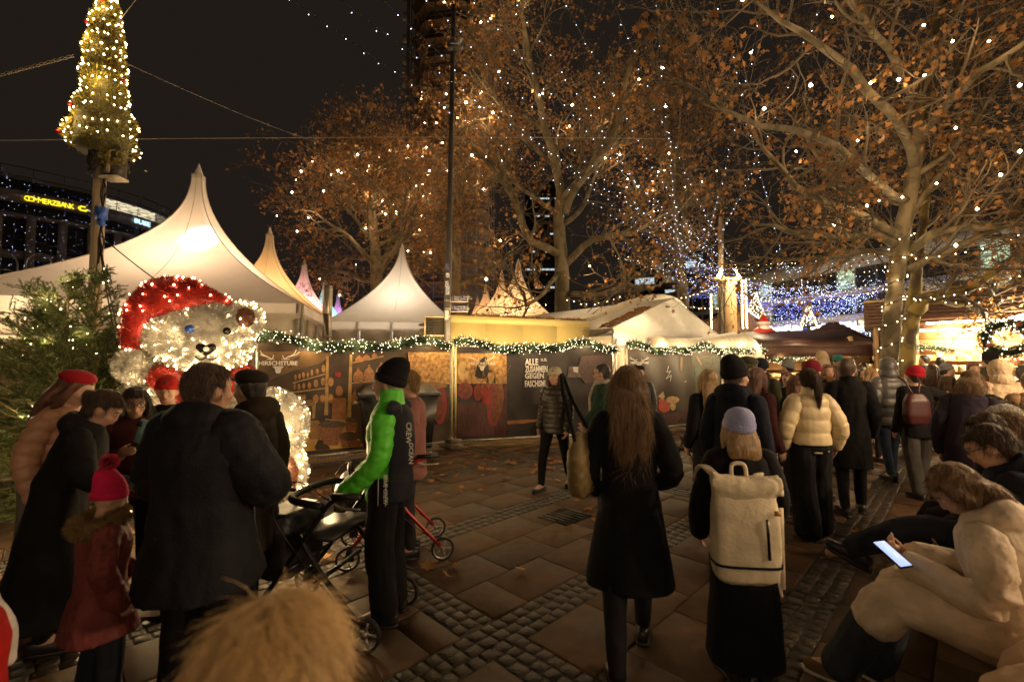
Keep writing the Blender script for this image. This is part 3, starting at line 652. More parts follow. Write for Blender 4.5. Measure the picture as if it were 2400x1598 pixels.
for k in range(5): link('wall_panel', G().box((GL * (k + .5) / 5, .05, 1.1), (GL / 5 - .03, .03, 2.2)), gt, mat('pale_wall', (.66, .58, .48), .55, var=.08, trans=.1))
for x in (0, .1, GL * .37, GL): link('post', G().box((x, .0, 1.12), (.06, .08, 2.24)), gt, m_alu)
link('side_wall', G().box((-.02, 3.5, 1.15), (.03, 7, 2.3)), gt, m_wall); link('ridge_pole', G().tube([(GL / 2, 0, H1 - .03), (GL / 2, 7, H1 - .03)], .04, 8), gt, m_alu)
n = 200; P = np.stack([rng.uniform(0, 1.7, n), rng.uniform(0, .5, n), np.zeros(n)], -1); P[:, 2] = H0 + .23 + P[:, 0] / GL * 2 * (H1 - H0 - .2); V, T = leaves(P, rng.uniform(.07, .13, n), rng, True)
lv = link('roof_leaves', (V, [T]), None, m_leaf, kind='stuff'); lv.location = gt.location; lv.rotation_euler = gt.rotation_euler
wl = thing('assumed_wall_lamp', 'assumed lamp before the tent wall beyond the left edge, out of view', 'lamp', (-10.4, 8.0, 2.75)); link('housing', G().box((0, .06, .05), (.3, .12, .16)), wl, m_alu); link('lens', G().box((0, -.01, .05), (.26, .02, .12)), wl, glow('assumed_lamp_lens', (1, .8, .5), 20)); lamp('assumed_wall_light', (.1, -.4, .0), 190, (1, .74, .4), .12, parent=wl)  # assumed lamp with fixture, out of view, added to brighten left tent wall and pole
lamp('gable_tent_lamp', (GL / 2, 3, 2.3), 60, (1, .8, .55), .3, parent=gt)
m_duct = mat('duct_fabric', (.74, .66, .54), .5, var=.08, vs=3, bump=.25, bs=8)
def duct(label, P, r):
    P = [tuple(p) for p in P]; root = thing('air_duct', label, 'duct', P[0]); Q, rr = smooth_path(np.array(P) - np.array(P[0]), r, 14)
    rr = rr * (1 + .02 * np.sin(np.arange(len(Q)) * 1.7)); link('hose', G().tube(Q, rr, 20), root, m_duct, True)
    for k in range(2, len(Q) - 2, 3):
        T = Vector(Q[k + 1] - Q[k - 1]).normalized(); link('hoop', G().lathe([(r * 1.005, -.008), (r * 1.03, 0), (r * 1.005, .008)], Q[k], 20, np.array(T.to_track_quat('Z', 'Y').to_matrix()), cap=False), root, mat('duct_hoop', (.62, .54, .43), .6), True)
duct('thick white air duct climbing over the gable tent roof', [at(1340, 772, 12.6), at(1400, 760, 12.9), at(1470, 730, 13.4), at(1535, 713, 14.2), at(1580, 722, 15.2), at(1600, 760, 16.2)], .31)
duct('white air duct bending down above the dark fence panel', [at(1540, 812, 11.4), at(1620, 815, 12.0), at(1690, 806, 12.5), at(1730, 801, 12.8), at(1757, 818, 13.05), at(1766, 868, 13.1)], .27)

# ------------------------------------------------------------------ left bank building (curved, far)
m_stone = mat('travertine', (.30, .235, .17), .7, var=.2, vs=.4, bump=.2, bs=3); m_dark = mat('dark_facade', (.06, .05, .042), .5, var=.3, vs=.5)
m_gls = mat('night_glass', (.02, .022, .026), .08, spec=.7, var=.3, vs=.3); m_rail = mat('rail_grey', (.20, .18, .16), .5, .4)
lit = [litwin('office_warm', (1, .86, .55), .9), litwin('office_green', (.7, .95, .7), .45), litwin('office_white', (.8, .95, 1), .8), litwin('office_dim', (.9, .8, .5), .16)]
unitbox = make_mesh('unit', *G().box((0, 0, 0), (1, 1, 1)).arrays())
def ub(name, parent, m, loc, size, rz=0):
    key = name + m.name
    if key not in UB: me = unitbox.copy(); me.name = name; me.materials.append(m); UB[key] = me
    o = bpy.data.objects.new(name, UB[key]); C.objects.link(o); o.parent = parent; o.location = loc; o.scale = size; o.rotation_euler = (0, 0, rz); return o
UB = {}
bank = thing('bank_building', 'curved stone office block with a glowing yellow bank sign', 'building', (0, 0, 0))
Pb, _ = smooth_path([(-84, 50, 0), (-75.5, 54, 0), (-68, 59.5, 0), (-62.2, 66, 0), (-59.6, 72.5, 0), (-59.6, 79.5, 0), (-62, 86, 0)], 1, 8)
sg = np.concatenate([[0], np.cumsum(np.linalg.norm(np.diff(Pb, axis=0), axis=1))]); BL = sg[-1]
def bp(s_, out=0):
    p = np.array([np.interp(s_, sg, Pb[:, k]) for k in range(3)]); q = np.array([np.interp(min(BL, s_ + .3), sg, Pb[:, k]) for k in range(3)]) - np.array([np.interp(max(0, s_ - .3), sg, Pb[:, k]) for k in range(3)])
    a = math.atan2(q[1], q[0]); return p + np.array([math.sin(a), -math.cos(a), 0]) * out, a
def band(name, z0, z1, out, m, depth=3.):
    g = G(); N_ = 48; ss = np.linspace(0, BL, N_); f = np.array([bp(s_, out)[0] for s_ in ss]); b = np.array([bp(s_, out - depth)[0] for s_ in ss])
    V = np.concatenate([f + [0, 0, z0], f + [0, 0, z1], b + [0, 0, z1], b + [0, 0, z0]]); a = np.arange(N_ - 1)
    g.add(V, np.stack([a, a + 1, a + 1 + N_, a + N_], -1), np.stack([a + N_, a + 1 + N_, a + 1 + 2 * N_, a + 2 * N_], -1), np.stack([a + 3 * N_, a, a + 1, a + 1 + 3 * N_][::-1], -1))
    return link(name, g, bank, m)
band('core_wall', 0, 26.4, -.7, m_dark, 2); band('cornice', 26.5, 26.9, .4, m_rail); band('sign_band', 23.4, 24.95, .15, m_stone, 1.5); band('ledge', 21.3, 21.75, .5, m_stone, 2)
band('balcony_rail', 28.1, 28.25, .1, m_rail, .15)
for k in range(5): band('spandrel', 16.2 - 3.65 * k - .55, 16.2 - 3.65 * k + .55, .02, m_stone, 1)
cells = int(BL / 3.05); rb = random.Random(5)
for c_ in range(cells + 1):
    s_ = c_ * 3.05 + .3; p, a = bp(min(s_, BL), .1)
    ub('pilaster', bank, m_stone, (p[0], p[1], 10.7), (.95, .7, 21.2), a); ub('rail_post', bank, m_rail, (p[0], p[1], 27.5), (.08, .08, 1.4), a)
    p, a = bp(min(s_ + 1.5, BL), -.25)
    for k in range(6):
        z = 19.6 - 3.65 * k; li = None
        if rb.random() < .22: li = rb.choice(lit)
        if k == 0 and 4 < c_ < 9: li = lit[1] if c_ == 5 else None
        ub('window', bank, li or m_gls, (p[0], p[1], z), (2.0, .1, 2.5), a)
        if li: q, _ = bp(s_ + 1.5, -.12); ub('window_frame', bank, m_dark, (q[0], q[1], z + .5), (2.0, .1, .12), a)
        else: q, _ = bp(s_ + 1.5, -.12); ub('window_frame', bank, m_dark, (q[0], q[1], z), (.1, .1, 2.5), a)
    q, a = bp(min(s_ + 1.5, BL), -.3); ub('attic_window', bank, lit[0] if c_ in (9, 10, 11, 15, 16) else (lit[3] if c_ in (12, 13, 14, 17) else m_gls), (q[0], q[1], 25.75), (2.85, .1, 1.5), a)
    q, a = bp(min(s_ + 1.5, BL), -.4); ub('mansard_window', bank, m_gls, (q[0], q[1], 22.6), (2.2, .1, 1.3), a)
m_sgn = glow('sign_yellow', (1, .80, .03), 1.3); m_sgn2 = glow('sign_cool', (.55, .85, 1), 1.2)
s0 = min(np.linspace(5, BL, 400), key=lambda q: abs(bp(q)[0][0] / bp(q)[0][1] * FPX + 1200 - 38)); s1 = min(np.linspace(5, BL, 400), key=lambda q: abs(bp(q)[0][0] / bp(q)[0][1] * FPX + 1200 - 155))
for k, ch in enumerate('COMMERZBANK'):
    s_ = s0 + (s1 - s0) * (k + .5) / 11; p, a = bp(s_, .35); text('sign_letter', ch, 1.0, m_sgn, bank, frame((p[0], p[1], 23.65), (math.cos(a), math.sin(a), 0)), .0, .05, sx=.82)
p, a = bp(s1 + 1.0, .35); Mx = frame((p[0], p[1], 24.0), (math.cos(a), math.sin(a), 0)); g = G()
o6 = [(math.cos(q) * .62, math.sin(q) * .42) for q in np.radians([0, 60, 120, 180, 240, 300])]
for q in range(6):
    (x0, y0), (x1, y1) = o6[q], o6[(q + 1) % 6]
    if q != 0: g.add([Mx @ Vector(v) for v in ((x0, y0, 0), (x1, y1, 0), (x1 * .55, y1 * .55, 0), (x0 * .55, y0 * .55, 0))], [(0, 1, 2, 3)])
link('sign_emblem', g, bank, m_sgn)
sb = min(np.linspace(5, BL, 400), key=lambda q: abs(bp(q)[0][0] / bp(q)[0][1] * FPX + 1200 - 317)); p, a = bp(sb, .4)
text('sign_letter', 'BUSE', 1.0, m_sgn2, bank, frame((p[0], p[1], 23.75), (math.cos(a), math.sin(a), 0)), .02, .05, sx=1.15)

# ------------------------------------------------------------------ long slab building on the right, high-rises, scaffolded tower
def facade(name, label, a, b, bands, rows, cell, mul_m, grp=None):
    "bands: (z0,z1,out,material); rows: (z0,z1,chooser)"
    t, L = oriented(name, label, 'building', a, b)
    link('core_wall', G().box((L / 2, 3.2, bands[-1][1] / 2), (L, 5, bands[-1][1] - .1)), t, m_dark)
    for z0, z1, o_, m in bands: link('spandrel', G().box((L / 2, 1 - o_ / 2, (z0 + z1) / 2), (L + .2, 2 + o_, z1 - z0)), t, m)
    n_ = int(L / cell)
    for z0, z1, ch in rows:
        for k in range(n_):
            m = ch(k, n_); ub('window', t, m, ((k + .5) * L / n_, .55, (z0 + z1) / 2), (L / n_ - .12, .1, z1 - z0))
            ub('mullion', t, mul_m, (k * L / n_, .45, (z0 + z1) / 2), (.13, .3, z1 - z0))
    return t
rw = random.Random(9); m_conc = mat('pale_concrete', (.5, .44, .36), .7, var=.15, vs=.3); shop = [litwin('shop_white', (.85, .93, 1), 1.3), litwin('shop_warm', (1, .85, .6), 1.1), litwin('shop_blue', (.5, .55, 1), .8)]
pick = lambda *w: (lambda k, n_: rw.choice(w))
facade('slab_building', 'long slab office block with lit shop floor behind the market', (27, 104), (54.5, 31), [(0, .4, .1, m_dark), (3.9, 4.5, .8, m_dark), (7.1, 7.9, .6, m_conc), (10.4, 11.2, .4, m_conc), (13.9, 15.6, .8, m_conc)],
       [(.4, 3.9, pick(m_gls, m_gls, lit[3], shop[1])), (4.5, 7.1, pick(shop[0], shop[0], shop[1], shop[2], m_gls)), (7.9, 10.4, pick(m_gls, m_gls, m_gls, lit[3])), (11.2, 13.9, pick(m_gls, m_gls, m_gls, m_gls, lit[1]))], 2.4, m_rail)
facade('distant_office_block', 'distant pale office block with many window rows behind the bare branches', (31, 124), (50, 116), [(3 + 3.6 * k, 4.7 + 3.6 * k, .3, mat('hazy_white', (.38, .34, .33), .7, var=.1)) for k in range(8)],
       [(4.7 + 3.6 * k, 6.6 + 3.6 * k, pick(m_gls, m_gls, m_gls, m_gls, lit[3], lit[2])) for k in range(7)], 2.4, m_rail)
facade('distant_tower', 'far tower with thin lit floors seen through the middle plane tree', (4.5, 150), (17.5, 150), [(6 * k, 6 * k + 2.2, .3, m_dark) for k in range(11)], [(6 * k + 2.2, 6 * k + 3.0, pick(lit[2], lit[2], m_gls)) for k in range(10)], 1.6, m_dark)
sc = thing('scaffolded_tower', 'dark church tower wrapped in scaffolding decks, rising out of the picture', 'tower', (-6.9, 52, 0), R(12))
link('tower_wall', G().lathe([(3.7, 0), (3.7, 56)], k=8), sc, mat('old_stone', (.16, .12, .09), .9, var=.4, vs=.6, bump=.6, bs=4))
m_deck = mat('deck_board', (.40, .22, .09), .8, var=.3, vs=3); m_sc = mat('scaffold_pole', (.30, .25, .2), .5, .5)
for k in range(22):
    z = 6 + k * 2.05; link('deck', G().lathe([(3.75, z), (4.9, z), (4.9, z + .07), (3.75, z + .07)], k=8, cap=False), sc, m_deck)
    for h_ in (.5, 1.0): link('guard_rail', G().lathe([(4.88, z + h_), (4.93, z + h_), (4.93, z + h_ + .05), (4.88, z + h_ + .05)], k=8, cap=False), sc, m_sc)
for k in range(24):
    a = 2 * math.pi * k / 24; a8 = (a % (math.pi / 4)) - math.pi / 8; r_ = 4.87 * math.cos(math.pi / 8) / math.cos(a8)
    link('standard', G().tube([(r_ * math.cos(a), r_ * math.sin(a), 0), (r_ * math.cos(a), r_ * math.sin(a), 54)], .045, 5), sc, m_sc)
for k in range(10):
    a = math.pi / 4 * (5.0 + k % 3); z = 8 + 4.1 * k; r_ = 4.95; link('brace', G().tube([(r_ * math.cos(a), r_ * math.sin(a), z), (r_ * math.cos(a + math.pi / 4), r_ * math.sin(a + math.pi / 4), z + 4)], .04, 5), sc, m_sc)
g = G(); 
for k in range(16): g.box((-5.6, -.4 + .0 * k, 10 + 2.6 * k), (.5, .5, .9))
link('hoist_mast', G().bar((-5.2, -.4, 0), (-5.2, -.4, 54), .35), sc, m_sc); link('hoist_bracket', g, sc, m_conc, kind='stuff')
# ------------------------------------------------------------------ plane trees with dry leaves
m_bark = mat('plane_bark', (.17, .135, .082), .8, vs=2.6, col2=(.075, .06, .03), sharp=.06, bump=.7, bs=18, stretch=(1, 1, .55))
m_bark2 = mat('plane_bark_dark', (.10, .075, .045), .85, vs=3.2, col2=(.28, .21, .06), sharp=.05, bump=.9, bs=16, stretch=(1, 1, .6))
m_twig = mat('twig', (.095, .072, .045), .8, var=.3, vs=1)
def grow(r, P0, D0, L, R0, sg, wander, up, taper=.35):
    N = len(P0); P = np.zeros((N, sg + 1, 3)); P[:, 0] = P0; D = unit(D0.copy())
    for k in range(sg):
        D = unit(D + r.normal(0, wander, (N, 3)) + [0, 0, up]); P[:, k + 1] = P[:, k] + D * (L / sg)[:, None]
    return P, R0[:, None] * np.linspace(1, taper, sg + 1)[None]
def sprout(r, P, Rr, m, t0, ang, frac):
    "m children on every parent polyline"
    N, Sg, _ = P.shape; i = np.repeat(np.arange(N), m); t = r.uniform(t0, 1, len(i)) * (Sg - 1); k = np.minimum(t.astype(int), Sg - 2); f = (t - k)[:, None]
    p = P[i, k] * (1 - f) + P[i, k + 1] * f; d = unit(P[i, k + 1] - P[i, k]); q = unit(np.cross(d, r.normal(size=d.shape)))
    a = r.uniform(*ang, len(i))[:, None]; rad = (Rr[i, k] * (1 - f[:, 0]) + Rr[i, k + 1] * f[:, 0]) * frac
    return p, d * np.cos(a) + q * np.sin(a), rad, i
def plane_tree(label, base, trunks, limbs, seed, auto=10, L1=(3, 5), n2=9, n3=7, n4=4, L2=(1.2, 2.3), L3=(.5, 1.1), L4=(.18, .5), nleaf=5000, lsize=.17, up=.05, bark=m_bark, spread=(.5, 1.15), tw=.005, leafm=None, tstart=.45):
    r = np.random.default_rng(seed); root = thing('plane_tree', label, 'tree', base); b = np.array(base); ml = 9
    limbP, limbR = [], []
    for P, rad in trunks:
        Q, rr = smooth_path(np.array(P) - b, rad, 6); Q[1:-1, :2] += r.normal(0, .012, (len(Q) - 2, 2)); link('trunk', G().tube(Q, rr * (1 + .04 * np.sin(np.arange(len(Q)) * 1.3)), 18), root, bark, True)
        n = auto; t = np.linspace(tstart, .98, n) * (len(Q) - 1); k = np.minimum(t.astype(int), len(Q) - 2); p = Q[k] + (Q[k + 1] - Q[k]) * (t - k)[:, None]
        a = np.arange(n) * 2.4 + r.random(n); el = r.uniform(*spread, n); D = np.stack([np.cos(a) * np.cos(el - .3), np.sin(a) * np.cos(el - .3), np.sin(el - .3)], -1)
        if n: Lp, Lr = grow(r, p, D, r.uniform(*L1, n) * np.linspace(1, .6, n), np.interp(t, np.arange(len(rr)), rr) * .5, ml, .13, up * 1.5, .25); limbP += list(Lp); limbR += list(Lr)
    for P, rad in limbs:
        Q, rr = smooth_path(np.array(P) - b, rad, 6); s_ = np.linspace(0, len(Q) - 1, ml + 1); Q = np.stack([np.interp(s_, np.arange(len(Q)), Q[:, c]) for c in range(3)], -1); Q[1:] += r.normal(0, .03, Q[1:].shape)
        limbP.append(Q); limbR.append(np.interp(s_, np.arange(len(rr)), rr))
    for P, rr in zip(limbP, limbR): link('limb', G().tube(P, rr, 9), root, bark, True)
    P1, R1 = np.array(limbP), np.array(limbR); VV, QQ, off = [], [], 0
    def add(P, Rr, k):
        nonlocal off
        V, Q = tubes(P, Rr, k); VV.append(V); QQ.append(Q + off); off += len(V)
    p, d, rad, i = sprout(r, P1, R1, n2, .18, (.5, 1.1), .55); P2, R2 = grow(r, p, d, r.uniform(*L2, len(p)), np.clip(rad, .012, .06), 7, .2, up, .3); add(P2, R2, 5)
    p, d, rad, i = sprout(r, P2, R2, n3, .15, (.5, 1.2), .6); P3, R3 = grow(r, p, d, r.uniform(*L3, len(p)), np.clip(rad, tw * 1.4, .016), 5, .26, up * .6, .4); add(P3, R3, 3)
    p, d, rad, i = sprout(r, P3, R3, n4, .2, (.4, 1.2), .6); P4, R4 = grow(r, p, d, r.uniform(*L4, len(p)), np.clip(rad, tw, .008), 3, .3, .0, .6); add(P4, R4, 3)
    link('twigs', (np.concatenate(VV), [np.concatenate(QQ)]), root, m_twig, kind='stuff')
    if nleaf:
        ends = np.concatenate([P4[:, -1], P4[:, 2], P3[:, -1], P3[:, 3]]); c = ends[r.choice(len(ends), nleaf)] + r.normal(0, .05, (nleaf, 3)) - [0, 0, .05]
        V, T = leaves(c, lsize * r.uniform(.55, 1.25, nleaf), r); lv = link('crown', (V, [T]), root, leafm or m_leaf)
    root['n'] = 0; del root['n']
    return root, b + P3[:, -1], b + P2[:, -1]
m_bulb = glow('festoon_bulb', (1, .80, .48), 26)
def tree_bulbs(label, P, rad, power, npow, r, col=(1, .66, .32)):
    root = thing('tree_lights', label, 'fairy lights', Vector(P[0])); V, T = bulbs(P - P[0], rad * r.uniform(.6, 1.3, len(P)))
    link('bulbs', (V, [T]), root, m_bulb, kind='stuff')
    for q in r.choice(len(P), npow, replace=False): lamp('bulb_lamp', tuple(P[q] - P[0] + r.normal(0, .1, 3)), power, col, .12, parent=root)
    return root
rT = np.random.default_rng(21)
def px_tree(d, pts): return [at(x, y, d + (q[0] if q else 0)) for x, y, *q in pts]
# right: pale trunk wound with lights, dark trunk behind it
T1 = at(2082, 1035, 9.5); T1.z = 0
t1, tip1, mid1 = plane_tree('pale barked plane tree wound with warm lights, on the right', T1,
    [([T1] + px_tree(9.5, [(2083, 880), (2090, 760), (2100, 650), (2115, 540), (2140, 410), (2165, 250, -.3), (2190, 90, -.5), (2215, -90, -.8)]), [.19, .165, .155, .15, .145, .13, .11, .085, .06])],
    [(px_tree(9.5, [(2100, 575), (2055, 550, -.3), (1990, 553, -.8), (1925, 560, -1.2), (1850, 537, -1.5), (1760, 530, -2)]), [.09, .08, .065, .05, .04, .02]),
     (px_tree(9.5, [(2110, 555), (2040, 520, -.5), (1965, 485, -.9), (1880, 455, -1.3), (1830, 400, -1.6), (1740, 260, -2)]), [.1, .08, .07, .06, .045, .02]),
     (px_tree(9.5, [(2128, 590), (2185, 550, -.3), (2250, 538, -.7), (2330, 530, -1), (2430, 520, -1.4)]), [.1, .085, .07, .06, .03]),
     (px_tree(9.5, [(2110, 640), (2200, 600, -.3), (2290, 560, -.7), (2420, 500, -1)]), [.09, .08, .06, .04]),
     (px_tree(9.5, [(2145, 395), (2110, 300, -.8), (2010, 190, -1.8), (1900, 90, -2.6), (1760, 10, -3.4)]), [.1, .085, .07, .05, .02]),
     (px_tree(9.5, [(2150, 340), (2220, 240, -1), (2300, 170, -2), (2440, 60, -3)]), [.09, .075, .06, .03]),
     (px_tree(9.5, [(2125, 470), (2050, 420, -1.2), (1940, 330, -2.4), (1800, 300, -3.4), (1650, 240, -4)]), [.08, .07, .055, .04, .015]),
     (px_tree(9.5, [(2160, 250), (2080, 120, -1.4), (1960, -20, -2.6), (1800, -120, -3.4)]), [.08, .065, .05, .02]),
     (px_tree(9.5, [(2095, 600), (2000, 590, .5), (1880, 610, 1.0), (1760, 600, 1.4)]), [.06, .05, .04, .015])],
    1, auto=9, L1=(2.6, 4.2), n2=10, n3=8, n4=4, L2=(1.0, 2.1), nleaf=5200, lsize=.1, tstart=.5)
T1b = at(2118, 1030, 10.6); T1b.z = 0
t1b, tip1b, _ = plane_tree('darker leaning plane tree trunk close behind the pale one', T1b,
    [([T1b] + px_tree(10.6, [(2122, 900), (2128, 800), (2140, 720), (2150, 640), (2165, 500), (2190, 350)]), [.2, .17, .16, .15, .11, .08, .05])],
    [(px_tree(10.5, [(2140, 735), (2165, 705, -.2), (2215, 695, -.5), (2270, 672, -.8), (2330, 630, -1.1), (2440, 575, -1.5)]), [.16, .15, .13, .11, .09, .05]),
     (px_tree(10.5, [(2190, 705, -.3), (2270, 708, -.3), (2340, 680, -.6), (2440, 640, -1)]), [.08, .07, .06, .03])],
    2, auto=5, L1=(2, 3.4), n2=7, n3=7, n4=3, nleaf=2200, lsize=.1, bark=m_bark2, tstart=.6)
# middle: tall plane tree behind the yellow cabin
T2 = at(1318, 940, 17); T2.z = 0
t2, tip2, _ = plane_tree('tall plane tree with brown leaves behind the yellow cabin', T2,
    [([T2] + px_tree(17, [(1318, 720), (1316, 620), (1310, 520), (1312, 440), (1285, 330), (1258, 210), (1232, 90), (1215, -60)]), [.3, .28, .25, .21, .17, .14, .11, .09, .06])],
    [(px_tree(17, [(1322, 500), (1345, 440), (1395, 380, -.5), (1440, 300, -.8), (1470, 180, -1), (1530, 30, -1.2)]), [.2, .18, .16, .13, .1, .05]),
     (px_tree(17, [(1318, 600), (1240, 560, -.6), (1210, 470, -1), (1160, 400, -1.4), (1100, 330, -1.6)]), [.16, .14, .12, .09, .03]),
     (px_tree(17, [(1325, 620), (1390, 560, -.6), (1480, 545, -1.2), (1560, 500, -1.6)]), [.14, .12, .09, .03]),
     (px_tree(17, [(1310, 640), (1270, 690, -2), (1235, 715, -3.2), (1228, 690, -3.6), (1200, 655, -4)]), [.1, .07, .05, .04, .015]),
     (px_tree(17, [(1325, 690), (1400, 690, -1), (1470, 668, -2.5), (1530, 680, -3)]), [.12, .1, .07, .03])],
    3, auto=14, L1=(4.2, 6.6), n2=9, n3=8, n4=4, L2=(1.5, 3.0), L3=(.7, 1.5), L4=(.25, .7), nleaf=7500, lsize=.118, tw=.007, tstart=.36)
# back left: lower, denser crown behind the pagoda tents
T3 = at(885, 920, 25); T3.z = 0
t3, tip3, _ = plane_tree('dense brown leaved plane tree behind the row of pagoda tents', T3,
    [([T3] + px_tree(25, [(885, 700), (880, 600), (872, 500), (865, 420)]), [.4, .36, .3, .2, .1])], [],
    4, auto=22, L1=(4.2, 6.4), n2=10, n3=7, n4=4, L2=(1.6, 3.0), L3=(.8, 1.6), L4=(.3, .8), nleaf=13000, lsize=.135, tw=.009, tstart=.3, spread=(.3, 1.3), up=.03)
T4 = at(1060, 920, 27); T4.z = 0
t4, tip4, _ = plane_tree('brown leaved plane tree behind the grey mast and the scaffolded tower base', T4,
    [([T4] + px_tree(27, [(1065, 700), (1070, 560), (1080, 420), (1075, 300)]), [.4, .36, .3, .2, .1])], [],
    5, auto=15, L1=(4.2, 6.0), n2=8, n3=6, n4=4, L2=(1.6, 3.0), L3=(.8, 1.6), L4=(.3, .8), nleaf=8500, lsize=.135, tw=.009, tstart=.3, spread=(.3, 1.3), up=.04)
T5 = at(1600, 920, 21); T5.z = 0
t5, tip5, _ = plane_tree('sparse plane tree behind the gable tent', T5,
    [([T5] + px_tree(21, [(1600, 700), (1590, 560), (1585, 420), (1600, 300)]), [.3, .26, .22, .14, .06])], [],
    6, auto=13, L1=(3.2, 5.2), n2=8, n3=6, n4=4, L2=(1.4, 2.6), L3=(.7, 1.4), L4=(.3, .7), nleaf=3600, lsize=.125, tw=.008, tstart=.4, spread=(.3, 1.2))
for k, (px, Y, lb) in enumerate(((2272, 17.5, 'small bare tree lit yellow behind the bright stall'), (2150, 19, 'bare tree seen between the trunks and the shop windows'))):
    b_ = at(px, 900, Y); b_.z = 0
    plane_tree(lb, b_, [([b_, b_ + Vector((.05, 0, 1.8)), b_ + Vector((0, 0, 3.2)), b_ + Vector((.1, 0, 4.4))], [.16, .14, .11, .05])], [], 8 + k, auto=10, L1=(2, 3.2), n2=6, n3=5, n4=2, L2=(.8, 1.6), nleaf=0, up=.02, tw=.008)

# warm bulbs hung in the crowns (each string of lamps really lights its tree)
def pick_vis(tips, x0, x1, y0, y1, n, r):
    d = tips - np.array([0, 0, CZ]); sp, cp = math.sin(PITCH), math.cos(PITCH)
    zf = d[:, 1] * cp + d[:, 2] * sp; px = 1200 + FPX * d[:, 0] / zf; py = 799 - FPX * (d[:, 2] * cp - d[:, 1] * sp) / zf
    ok = np.where((px > x0) & (px < x1) & (py > y0) & (py < y1) & (zf > 3))[0]; return tips[r.choice(ok, min(n, len(ok)), replace=False)]
tree_bulbs('warm bulbs scattered through the dense crown behind the pagoda tents', pick_vis(tip3, 600, 1010, 330, 730, 62, rT), .05, 40, 22, rT)
tree_bulbs('warm bulbs scattered through the crown around the grey mast', pick_vis(tip4, 980, 1220, 200, 720, 26, rT), .05, 36, 12, rT)
tree_bulbs('warm bulbs in the crown of the tall middle plane tree', pick_vis(tip2, 1040, 1640, -100, 720, 34, rT), .042, 36, 24, rT)
big = [(2165, 60, 7.2), (2232, 97, 7.2), (2318, 97, 6.8), (2041, 195, 7), (2106, 187, 7.2), (2167, 178, 7.4), (1760, 124, 7), (1791, 255, 7.2), (1866, 355, 7.5), (2032, 482, 8.4), (2390, 355, 7), (2290, 490, 8), (2345, 410, 8), (2195, 430, 8.6), (1955, 525, 8.2), (2240, 575, 8.3), (1560, 250, 10), (1568, 360, 10.5), (1553, 160, 10), (1740, 0, 6.5), (2060, 470, 8.4), (2115, 462, 8.6), (1680, 400, 11), (2390, 200, 6), (2240, 300, 7), (1950, 40, 6.5), (1900, 200, 6.8), (2010, 330, 7.4)]
tree_bulbs('large warm festoon bulbs among the branches of the right plane tree', np.array([at(*b) for b in big]), .03, 6, 28, rT, (1, .64, .30))
tree_bulbs('warm bulbs in the sparse tree behind the gable tent', pick_vis(tip5, 1450, 1760, 380, 720, 18, rT), .034, 28, 7, rT)

# ------------------------------------------------------------------ overhead cables with cold white bulbs
m_cable = mat('black_cable', (.012, .011, .010), .5)
m_cold = glow('cold_bulb', (.58, .70, 1), 8); m_blue = glow('blue_bulb', (.2, .23, 1), 4); m_tiny = glow('tiny_warm', (1, .76, .4), 14)
def catenary(a, b, sag, n=24):
    t = np.linspace(0, 1, n)[:, None]; P = np.array(a) * (1 - t) + np.array(b) * t; P[:, 2] -= (4 * t * (1 - t) * sag)[:, 0]; return P
def string(label, a, b, sag, spacing, rad, m, wire=.006, jit=.02, group='overhead light strings', cat='light string'):
    P = catenary(a, b, sag); root = thing('light_string', label, cat, Vector(P[0]), 0, group)
    link('cable', G().tube(P - P[0], wire, 4, False), root, m_cable)
    L = np.linalg.norm(np.diff(P, axis=0), axis=1).sum(); n = max(2, int(L / spacing)); t = (np.arange(n) + rng.random(n) * .5) / n * (len(P) - 1); k = np.minimum(t.astype(int), len(P) - 2)
    c = P[k] + (P[k + 1] - P[k]) * (t - k)[:, None] + rng.normal(0, jit, (n, 3)) - [0, 0, .03] - P[0]
    V, T = bulbs(c, rad); link('bulbs', (V, [T]), root, m, kind='stuff'); return root
ORD = 'first second third fourth fifth sixth seventh eighth ninth tenth eleventh twelfth'.split()
MAST = at(1698, 640, 15.2)
for k, px in enumerate((560, 680, 800, 915, 1030, 1150, 1275, 1400, 1530, 1665, 1810, 1960)):
    a = at(px, -90, 6.4); string('overhead cable with cold white bulbs, %s from the left sky' % ORD[k], a, MAST + Vector((rng.normal(0, .7), rng.normal(.5, .8), rng.normal(.1, .4))), .35, .3, .0078, m_cold, .006)
sw = 0
for k in range(26):                                  # dense blue swags between the mast and the slab building
    x0 = rng.uniform(1560, 1760); a = MAST + Vector((rng.normal(0, .4), rng.normal(1, 2), rng.normal(.2, .5))) if k % 2 else at(x0, rng.uniform(640, 690), 18)
    b = at(rng.uniform(1950, 2240), rng.uniform(640, 700), rng.uniform(20, 34)); sw += 1
    string('drooping string of small blue lights above the market stalls', a, b, rng.uniform(.4, 1.6), .13, .011, m_blue if k % 3 else m_cold, .004, .09, 'blue light swags over the stalls')
for k in range(16):
    a = at(rng.uniform(1780, 1900), rng.uniform(735, 770), rng.uniform(24, 34)); b = at(rng.uniform(2060, 2150), rng.uniform(725, 770), rng.uniform(24, 34))
    string('drooping string of small blue lights above the market stalls', a, b, rng.uniform(.2, 1.6), .085, .012, m_blue if k % 4 else m_cold, .004, .22, 'blue light swags over the stalls')
for k in range(9):
    string('slack string of small blue lights above the gable tent', at(1400 + 30 * k, rng.uniform(470, 600), 19), MAST + Vector((0, 0, rng.normal(0, .2))), .5, .2, .009, m_cold if k % 2 else m_blue, .004, .05, 'blue light swags over the gable tent')
for k in range(15):
    y0 = 370 + 17 * k; string('string of small cold lights across the street in front of the bank building', at(-60, y0, 22), at(400, 480 + 12 * k, 40), .9, .45, .0085, m_cold if k % 3 else m_blue, .005, .12, 'cold light strings by the bank building')
